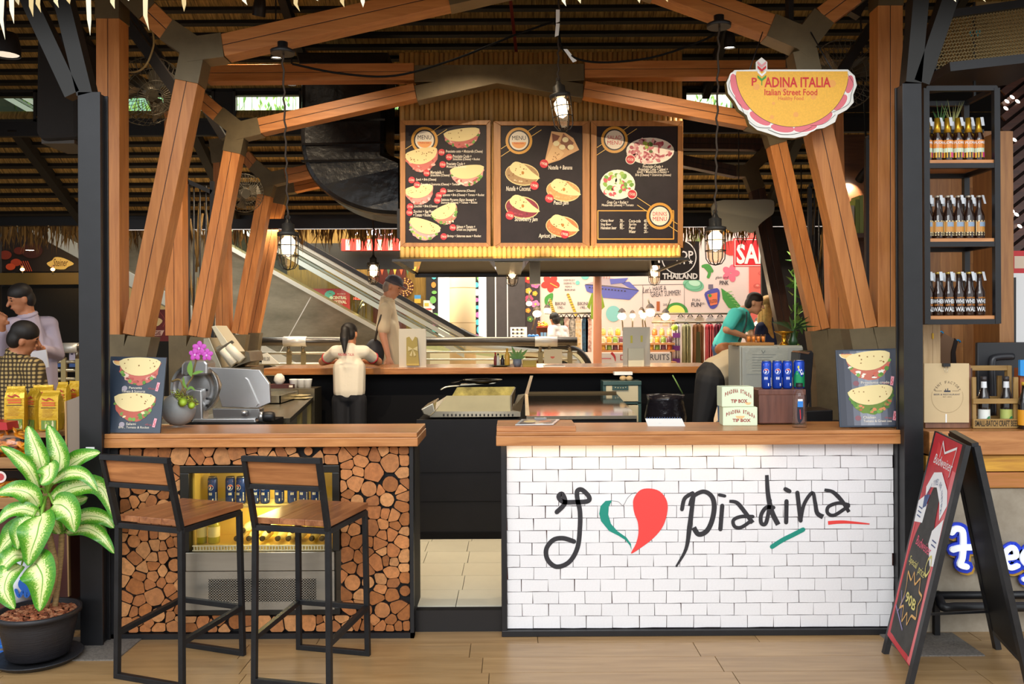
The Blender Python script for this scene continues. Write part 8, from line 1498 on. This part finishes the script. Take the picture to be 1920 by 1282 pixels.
for i in range(4): m = MB(); c = P(1016 + i * 6, 623, 13.68); m.bx(c.x - .02, c.x + .02, 13.68, 13.7, P(1000, 634, 13.68).z, c.z, M(('#7fb0d8', '#d9c8b8')[i // 2], .5)); tag(m.obj('display_card'), 'small display card on the vendor table, %s of four' % cols[i], 'card', 'cards on the vendor table')
for i in range(3): m = MB(); c = P(993 + i * 7, 630, 13.65); m.ell(c, (.035, .03, .03), M('#3a7fd0', .4), 10, 7); tag(m.obj('blue_packet'), 'small blue packet on the vendor table, %s of three' % cols[i], 'packet', 'blue packets on the vendor table')
m = MB(); [m.ell(P(1014 + R.uniform(-6, 12), 608 + R.uniform(-5, 3), 13.85), (.02, .02, .02), M(R.choice(('#e0a03a', '#d9c84a', '#c8503a')), .5), 8, 5) for _ in range(26)]; tag(m.obj('fruit_pile'), 'heap of tiny orange ornaments on the shelf by the vendor', 'ornaments', kind='stuff')
# blank backs of hanging signs, book cabinet and side screens
t = T('cloud_sign', 'blank grey back of a cloud shaped hanging sign', 'sign', P(1390, 430, 8.9)); m = MB(); m.prism([P(x, y, 8.9) for x, y in cr([(1340, 378), (1400, 375), (1445, 374), (1452, 385), (1450, 400), (1440, 408), (1425, 420), (1412, 436), (1395, 432), (1378, 436), (1362, 428), (1350, 424), (1338, 410)], 3, True)], (0, .04, 0), M('#8f8a78', .6)); m.obj('panel', t); m = MB(); m.tube([P(1385, 376, 8.92), P(1385, 90, 8.92)], .006, BLACK, 4); m.obj('hanging_wire', t)
bcab = T('book_cabinet', 'dark wooden wall cabinet with pale boxes behind the second timber frame', 'cabinet', P(1620, 440, 7.6)); CBW = W('#6a4224', '#4a2c18', 'X'); a, b_ = P(1590, 437, 7.6), P(1640, 340, 7.6)
m = MB(); m.bx(a.x, 4.3, 7.95, 8.0, .0, b_.z + .5, CBW); m.obj('back_panel', bcab); m = MB(); m.bx(a.x, b_.x + .4, 7.6, 7.95, a.z - .04, a.z, CBW); m.obj('shelf', bcab); m = MB(); m.bx(a.x, b_.x + .4, 7.7, 7.95, P(1600, 560, 7.6).z - .04, P(1600, 560, 7.6).z, CBW); m.obj('shelf', bcab)
for i, (x0, x1, y0, h_) in enumerate(((1592, 1602, 385, '#c9c2b0'), (1604, 1611, 374, '#8a9a4a'), (1612, 1619, 366, '#9aa85a'))): m = MB(); p0, p1 = P(x0, 437, 7.66), P(x1, y0, 7.66); m.bx(p0.x, p1.x, 7.66, 7.85, a.z, p1.z, M(h_, .5)); tag(m.obj('boxed_book'), ('pale tall box on the dark cabinet shelf', 'green box on the dark cabinet shelf, middle', 'taller green box on the dark cabinet shelf')[i], 'box', 'boxes on the dark cabinet')
def screen(label, x0, x1, y0, y1, Y, sticks, rz=None):
    t = T('rod_screen', label, 'screen', P((x0 + x1) / 2, y1, Y)); 
    for x in (x0, x1): m = MB(); m.beam(P(x, y0, Y), V((P(x, y1, Y).x, Y, 0)), .035, .04, BLACK); m.obj('frame_bar', t)
    m = MB(); m.beam(P(x0, y0, Y), P(x1, y0 + (x1 - x0) * .45 * (1 if x0 < 900 else -1), Y), .04, .04, BLACK); m.obj('frame_bar', t)
    for i in range(1, 4): x = x0 + (x1 - x0) * i / 4; m = MB(); m.tube([P(x, y0 + 8, Y), P(x, y1, Y)], .008, BLACK, 5); m.obj('rod', t)
    for a in sticks: m = MB(); m.tube([P(a[0], a[1], Y + .03), P(a[2], a[3], Y + .03)], .012, M('#8a6a38', .6), 6); m.obj('bamboo_stick', t)
screen('black rod screen with bamboo sticks between the first timber frames', 352, 398, 340, 700, 8.2, ((356, 410, 372, 500), (374, 380, 368, 510), (384, 380, 395, 460), (354, 500, 372, 640), (362, 540, 366, 690), (372, 520, 358, 660), (380, 400, 368, 500)))
screen('black rod screen with bamboo sticks beside the second timber frame', 1518, 1553, 350, 690, 8.2, ((1530, 370, 1524, 440), (1545, 420, 1530, 560), (1528, 480, 1550, 600), (1540, 440, 1552, 560), (1533, 540, 1545, 640), (1548, 500, 1530, 640)))
screen('black lattice gate in front of the dark cabinet', 1626, 1636, 260, 640, 6.6, ())
m = MB(); m.bx(P(1484, 640, 9.8).x, P(1640, 640, 9.8).x, 10.95, 11.0, .55, 3.2, M('#1a120d', .7)); struct(m.obj('wall_side'))
m = MB()
for i in range(60): x = R.uniform(1482, 1500); y = R.uniform(470, 690); p = P(x, y, 10.4); l = .1; m.poly([p, p + V((R.uniform(-l, l), 0, R.uniform(-l, l))), p + V((R.uniform(-l, l), .02, R.uniform(-l, l)))], GREENS[i % 3])
m.tube([P(1491, 500, 10.4), (P(1491, 700, 10.4).x, 10.4, .55)], .012, GREENS[1], 5); tag(m.obj('leafy_bush'), 'green leafy plant glimpsed between the dark posts beside the sale poster', 'plant', kind='stuff')
# ================================================================ PEOPLE
SKIN = M('#c98e6a', .55); SKD = M('#b97a55', .55); HAIR = M('#17110e', .6); EYE = M('#1a1310', .3)
def solid(m, name, parent, vox, it=3):
    o = m.obj(name, parent); md = o.modifiers.new('merge', 'REMESH'); md.mode = 'VOXEL'; md.voxel_size = vox; md.use_smooth_shade = True; md = o.modifiers.new('smooth', 'SMOOTH'); md.iterations = it; md.factor = .5; return o
def person(label, J, skin=SKIN, shirt=None, trousers=None, hairm=HAIR, hair='short', look=(0, -1, 0), sleeve=.5, sc=1.0, hup=None, cap=None, collar=True, thick=1.0, hands=True):
    """J: joints as world points: head, neck, shl, shr, ell, elr, wrl, wrr, chest, pelvis, hil, hir, knl, knr, anl, anr"""
    J = {k: V(v) for k, v in J.items()}; base = min(J['anl'].z, J['anr'].z); t = T('person', label, 'person', (J['pelvis'].x, J['pelvis'].y, base - .06)); b = MB(); k = sc; g = k * thick
    up = V(hup).normalized() if hup else (J['head'] - J['neck']).normalized(); fw = V(look).normalized(); fw = (fw - up * fw.dot(up)).normalized(); rt = fw.cross(up); Q = Matrix((rt, fw, up)).transposed()
    H = J['head']; c = lambda p, q, r1, r2: b.cap(p, q, r1 * k, r2 * k, skin)
    b.ell(H + up * .02 * k, (.074 * k, .092 * k, .105 * k), skin, 18, 12, Q); b.ell(H + fw * .03 * k - up * .05 * k, (.055 * k, .06 * k, .062 * k), skin, 14, 10, Q); b.ell(H + fw * .055 * k - up * .095 * k, (.03 * k, .025 * k, .02 * k), skin, 10, 8, Q)
    c(H + fw * .092 * k + up * .01 * k, H + fw * .112 * k - up * .022 * k, .009, .014)
    for s_ in (-1, 1): b.ell(H + rt * (.076 * k * s_) - fw * .005 * k - up * .005 * k, (.01 * k, .018 * k, .03 * k), skin, 8, 8, Q); c(H + fw * .082 * k + rt * (.012 * s_ * k) + up * .028 * k, H + fw * .07 * k + rt * (.045 * s_ * k) + up * .026 * k, .012, .01)
    b.ell(H + fw * .088 * k - up * .052 * k, (.022 * k, .012 * k, .011 * k), skin, 10, 6, Q)
    c(H - up * .06 * k - fw * .02 * k, J['neck'], .052, .058); c(J['shl'], J['shr'], .06 * thick, .06 * thick); c(J['neck'], J['chest'], .07, .12 * thick)
    sp = (J['shr'] - J['shl']).normalized() * .07 * g; hp = (J['hir'] - J['hil']).normalized() * .05 * g
    for s_ in (-1, 0, 1): c(J['chest'] + sp * s_, J['pelvis'] + hp * s_, .1 * thick, .105 * thick)
    for s_ in 'lr':
        c(J['sh' + s_], J['el' + s_], .052 * thick, .043); c(J['el' + s_], J['wr' + s_], .042, .028); c(J['hi' + s_], J['kn' + s_], .088 * thick, .06); c(J['kn' + s_], J['an' + s_], .056, .038)
        if hands:
            d = (J['wr' + s_] - J['el' + s_]).normalized(); n = d.cross(V((0, 1, 0)) if abs(d.y) < .8 else V((0, 0, 1))).normalized(); e = d.cross(n); w_ = J['wr' + s_]; pm_ = w_ + d * .075 * k
            c(w_ + d * .02 * k, pm_ + n * .02 * k, .026, .02); c(w_ + d * .02 * k, pm_ - n * .02 * k, .026, .02)
            for i, l in enumerate((.062, .072, .068, .052)): a = pm_ + n * ((i - 1.5) * .019 * k); m_ = a + d * (l * .55 * k) + n * ((i - 1.5) * .006 * k); c(a, m_, .0095, .009); c(m_, m_ + (d * .8 + e * .5).normalized() * l * .5 * k, .009, .0075)
            a = w_ + d * .03 * k - n * .026 * k; m_ = a + (d * .6 - n * .8).normalized() * .035 * k; c(a, m_, .012, .0105); c(m_, m_ + (d * .9 - n * .2 + e * .3).normalized() * .03 * k, .0105, .0085)
    solid(b, 'body', t, .0075 * k, 3)
    if trousers:
        m = MB(); c2 = lambda p, q, r1, r2: m.cap(p, q, r1 * k, r2 * k, trousers)
        for s_ in (-1, 1): c2(J['pelvis'] + hp * s_ + (J['chest'] - J['pelvis']).normalized() * .04 * k, J['pelvis'] + hp * s_, .118 * thick, .122 * thick)
        for s_ in 'lr':
            c2(J['hi' + s_], J['kn' + s_], .104 * thick, .076); c2(J['kn' + s_], J['an' + s_], .072, .056); d = fw.copy(); d.z = 0; d.normalize(); m2 = MB(); m2.cap(J['an' + s_] - V((0, 0, .03 * k)) - d * .04 * k, J['an' + s_] - V((0, 0, .035 * k)) + d * .14 * k, .045 * k, .035 * k, BLACK); m2.obj('shoe', t)
        solid(m, 'trousers', t, .011 * k)
    if shirt:
        m = MB(); c2 = lambda p, q, r1, r2: m.cap(p, q, r1 * k, r2 * k, shirt); lowp = J['pelvis'] + (J['chest'] - J['pelvis']).normalized() * .04 * k
        c2(J['shl'], J['shr'], .074 * thick, .074 * thick); c2(J['neck'] - up * .02 * k, J['chest'], .082, .13 * thick)
        for s_ in (-1, -.5, 0, .5, 1): c2(J['chest'] + sp * s_, lowp + hp * s_, .116 * thick, .13 * thick)
        for s_ in 'lr':
            if sleeve > 1: c2(J['sh' + s_], J['el' + s_], .07 * thick, .058); c2(J['el' + s_], J['el' + s_].lerp(J['wr' + s_], sleeve - 1), .057, .043)
            else: c2(J['sh' + s_], J['sh' + s_].lerp(J['el' + s_], sleeve), .072 * thick, .068 * thick)
        solid(m, 'shirt', t, .011 * k)
        if collar: m = MB(); m.tube([J['neck'] + up * .005 * k + rt * (.066 * k * cos(a * pi / 8)) + fw * (.066 * k * sin(a * pi / 8)) for a in range(16)], .017 * k, shirt, 6, closed=True); m.obj('collar', t)
    for s_ in (-1, 1): m = MB(); e = H + fw * .078 * k + rt * (.031 * s_ * k) + up * .012 * k; m.ell(e, (.012 * k, .008 * k, .006 * k), EYE, 8, 6, Q); m.obj('eye', t); m = MB(); m.tube([e + up * .021 * k - rt * .017 * k, e + up * .025 * k + fw * .004 * k, e + up * .021 * k + rt * .017 * k], .0045 * k, hairm, 5); m.obj('eyebrow', t)
    m = MB(); q = H + fw * .099 * k - up * .053 * k; m.tube([q - rt * .021 * k - fw * .006 * k, q, q + rt * .021 * k - fw * .006 * k], .0035 * k, M('#8a4a40', .5), 5); m.obj('mouth', t)
    m = MB()
    if hair != 'none':
        hb = H - fw * .006 * k + up * .052 * k; m.ell(hb, (.082 * k, .094 * k, .08 * k), hairm, 18, 12, Q); m.ell(H - fw * .045 * k - up * .01 * k, (.078 * k, .06 * k, .08 * k), hairm, 14, 10, Q)
        if hair == 'pony': m.ell(H - fw * .1 * k + up * .02 * k, (.03 * k, .03 * k, .03 * k), hairm, 10, 8); m.cap(H - fw * .11 * k + up * .01 * k, H - fw * .13 * k - up * .1 * k, .04 * k, .045 * k, hairm); m.cap(H - fw * .13 * k - up * .1 * k, H - fw * .12 * k - up * .25 * k, .042 * k, .01 * k, hairm)
        if hair == 'long':
            for s_ in (-1, 0, 1): m.cap(H - fw * .05 * k + rt * (.05 * s_ * k), H - fw * .1 * k + rt * (.07 * s_ * k) - up * .2 * k, .055 * k, .05 * k, hairm); m.cap(H - fw * .1 * k + rt * (.07 * s_ * k) - up * .2 * k, H - fw * .06 * k + rt * (.08 * s_ * k) - up * .42 * k, .05 * k, .015 * k, hairm)
        solid(m, 'hair', t, .009 * k, 2)
    if cap:
        m = MB(); prof = [(.09 * k, 0), (.09 * k, .03 * k), (.075 * k, .07 * k), (.04 * k, .095 * k), (.0005, .1 * k)]; m.lathe(prof, cap, 20, H + up * .035 * k, Q, sy=1.12); m.obj('cap_crown', t); m = MB(); pts = [H + up * .04 * k + fw * (.08 * k + .085 * k * sin(a * pi / 8)) + rt * (.075 * k * cos(a * pi / 8)) - up * (.012 * k * sin(a * pi / 8)) for a in range(9)]; m.prism(pts, up * .008 * k, cap); m.obj('cap_brim', t)
    return t
def legs(pel, fl, w_=.09, ax=(1, 0, 0), kn=(0, 0, 0)):
    ax = V(ax).normalized(); h = pel.z - fl; d = {}
    for s_, q in (('l', -1), ('r', 1)): hp_ = pel + ax * (q * w_) - V((0, 0, .04)); d['hi' + s_] = hp_; d['an' + s_] = V((hp_.x, hp_.y, fl + .08)); d['kn' + s_] = (hp_ + d['an' + s_]) / 2 + V(kn)
    return d
g = lambda x, y, Y: P(x, y, Y)
# staff member leaning on the far bar, seen from behind
pel = g(655, 742, 7.95); J = dict(head=g(655, 629, 8.06), neck=g(655, 653, 8.0), chest=g(655, 690, 7.97), pelvis=pel, shl=g(629, 659, 8.0), shr=g(683, 659, 8.0), ell=g(605, 678, 8.2), elr=g(709, 678, 8.2), wrl=g(626, 677, 8.44), wrr=g(687, 677, 8.44), **legs(pel, .12, .08))
TEE = M('#e0d3bc', .8, bump=.3, bs=9); t = person('staff woman in a white t-shirt with red cuffs leaning on the far bar, back turned', J, SKD, TEE, M('#131216', .8), HAIR, 'pony', (.15, 1, 0), .55, .96, collar=False, thick=.86)
for s_ in 'lr': a, e = J['sh' + s_], J['el' + s_]; m = MB(); m.tube([a.lerp(e, .6), a.lerp(e, .65)], .0585, M('#a8202a', .7), 14); m.obj('sleeve_cuff', t)
s = front(7.815, step=.002); s.text('PIADINA ITALIA', 634, 662, 664, 667, M('#b8323a', .6), 1, bold=.02); s.obj('shirt_print', t)
# walking man in a cap, profile to the right
pel = g(735, 690, 9.75); J = dict(head=g(736, 538, 9.7), neck=g(727, 562, 9.7), chest=g(727, 615, 9.7), pelvis=pel, shl=g(729, 580, 9.9), shr=g(722, 580, 9.5), ell=g(735, 630, 9.95), elr=g(718, 628, 9.45), wrl=g(745, 668, 9.95), wrr=g(728, 668, 9.42), **legs(pel, .55, .09, (0, -1, 0)))
t = person('man in a grey cap and cream shirt walking past with a black bag', J, M('#bd8668', .55), M('#cbbb9c', .8), M('#1e2233', .8), M('#8a8078', .7), 'short', (1, -.1, -.06), .75, 1.06, cap=M('#4a4a56', .7))
m = MB(); m.ell(g(702, 662, 9.55), (.11, .1, .16), M('#191820', .6), 14, 10); m.obj('shoulder_bag', t); m = MB(); m.tube(cr([g(703, 640, 9.52), g(712, 600, 9.42), g(724, 572, 9.5)], 4), .014, M('#3a352c', .7), 6); m.obj('bag_strap', t)
# man in lilac shirt holding papers
struct(MB().bx(-9, -3.0, 6.5, 9.36, 0, .36, M('#8f7a58', .5)).obj('floor_walkway'))
pel = g(66, 740, 7.1); J = dict(head=g(40, 560, 7.0), neck=g(52, 592, 7.05), chest=g(62, 650, 7.1), pelvis=pel, shl=g(24, 610, 6.98), shr=g(92, 608, 7.2), ell=g(2, 660, 6.85), elr=g(108, 665, 7.2), wrl=g(4, 610, 6.7), wrr=g(72, 652, 6.85), **legs(pel, .36, .1, (1, .3, 0)))
t = person('man in a pale lilac shirt holding white papers on the walkway', J, SKD, M('#a59aaa', .8, bump=.4, bs=8), M('#23242c', .8), HAIR, 'short', (-.75, -.7, -.15), 1.75, 1.0)
m = MB(); m.prism([g(x, y, 6.75) for x, y in ((54, 660), (86, 655), (91, 688), (70, 692), (62, 680))], (.0, .012, 0), M('#dcd6d6', .6)); tag(m.obj('paper_sheets'), 'white folded papers in the hand of the man in lilac', 'paper')
# man in a brown checked shirt, back turned
def checks():
    mt, nt, b, N, L = nodes('checked_cloth'); tc = N('ShaderNodeTexCoord'); mx = []
    for ax in ('X', 'Z'):
        wv = N('ShaderNodeTexWave'); wv.bands_direction = ax; wv.inputs['Scale'].default_value = 11; L(tc.outputs['Object'], wv.inputs[0]); mx.append(wv.outputs[0])
    ml = N('ShaderNodeMath', operation='MULTIPLY'); L(mx[0], ml.inputs[0]); L(mx[1], ml.inputs[1]); r = N('ShaderNodeValToRGB'); r.color_ramp.elements[0].color = lin('#3a2c18'); r.color_ramp.elements[0].position = .05; r.color_ramp.elements[1].color = lin('#b59a62'); r.color_ramp.elements[1].position = .55; L(ml.outputs[0], r.inputs[0]); L(r.outputs[0], b.inputs['Base Color']); b.inputs['Roughness'].default_value = .85; return mt
pel = g(18, 790, 6.1); J = dict(head=g(44, 634, 6.0), neck=g(33, 664, 6.02), chest=g(22, 720, 6.08), pelvis=pel, shl=g(-18, 688, 6.1), shr=g(62, 690, 6.0), ell=g(-28, 750, 6.1), elr=g(74, 755, 6.0), wrl=g(-5, 790, 5.95), wrr=g(56, 800, 5.85), **legs(pel, 0, .1))
t = person('man in a brown checked shirt with his back turned behind the snack bags', J, SKD, checks(), M('#2a2622', .8), HAIR, 'short', (.8, .55, -.35), .95, 1.0, thick=1.1)
# man in turquoise polo bending to the right
pel = g(1358, 652, 9.75); J = dict(head=g(1414, 569, 9.6), neck=g(1395, 583, 9.65), chest=g(1378, 612, 9.7), pelvis=pel, shl=g(1394, 592, 9.95), shr=g(1378, 590, 9.4), ell=g(1408, 620, 9.95), elr=g(1362, 618, 9.3), wrl=g(1408, 635, 9.75), wrr=g(1396, 630, 9.4), **legs(pel, .55, .09, (0, -1, 0), (.0, 0, 0)))
t = person('man in a turquoise polo shirt leaning forward beside the grey cabinet', J, M('#d09a78', .55), M('#52d6d2', .75), M('#3a5a86', .8), M('#2a1c14', .6), 'short', (1, -.3, -.12), .7, 1.0, hup=(.3, 0, 1), thick=1.1)
m = MB(); m.tube(cr([g(1400, 585, 9.5), g(1398, 610, 9.42), g(1385, 640, 9.5)], 4), .01, M('#2c3a40', .6), 5); m.obj('bag_strap', t); m = MB(); m.ell(g(1360, 655, 9.45), (.12, .06, .08), M('#a8683a', .5), 14, 8); m.obj('waist_bag', t)
# blonde woman
pel = g(1452, 690, 10.2); J = dict(head=g(1441, 572, 10.0), neck=g(1445, 596, 10.05), chest=g(1450, 640, 10.15), pelvis=pel, shl=g(1427, 614, 10.0), shr=g(1470, 616, 10.2), ell=g(1420, 655, 9.95), elr=g(1482, 660, 10.15), wrl=g(1424, 685, 9.8), wrr=g(1476, 690, 10.0), **legs(pel, .55, .09))
person('blonde woman in an off-shoulder navy top behind the turquoise polo', J, M('#d9a98a', .55), M('#23294a', .8), M('#2a2a38', .8), M('#c99a52', .5, var=.3, vs=30), 'long', (.9, .35, -.1), .9, .94, collar=False)
# vendor in white shirt at the sarong stall
pel = g(1052, 660, 13.3); J = dict(head=g(1040, 599, 13.3), neck=g(1043, 611, 13.3), chest=g(1048, 632, 13.3), pelvis=pel, shl=g(1034, 617, 13.2), shr=g(1058, 618, 13.4), ell=g(1033, 634, 13.1), elr=g(1062, 636, 13.4), wrl=g(1030, 640, 13.0), wrr=g(1052, 642, 13.2), **legs(pel, .55, .09))
person('shop vendor in a pale shirt facing away beside the sarongs', J, SKD, M('#d9d2cc', .8), M('#2a2a30', .8), HAIR, 'short', (-.5, .85, 0), .8, .9)
# staff member bending behind the grey cabinet
pel = g(1336, 705, 6.9); J = dict(head=g(1412, 690, 6.98), neck=g(1396, 686, 6.98), chest=g(1370, 686, 7.0), pelvis=pel, shl=g(1390, 690, 7.2), shr=g(1388, 692, 7.05), ell=g(1396, 740, 7.22), elr=g(1394, 742, 7.06), wrl=g(1400, 775, 7.22), wrr=g(1400, 775, 7.06), hil=g(1332, 712, 7.05), hir=g(1330, 716, 6.78), knl=g(1322, 780, 7.05), knr=g(1315, 790, 6.78), anl=V((g(1330, 900, 7.05).x, 7.05, .2)), anr=V((g(1320, 900, 6.78).x, 6.78, .2)))
person('staff member in grey shirt and black trousers bending behind the grey cabinet', J, SKD, M('#a89a80', .8), M('#121114', .8), HAIR, 'short', (.6, 0, -1), .6, 1.0, collar=False, thick=1.12)
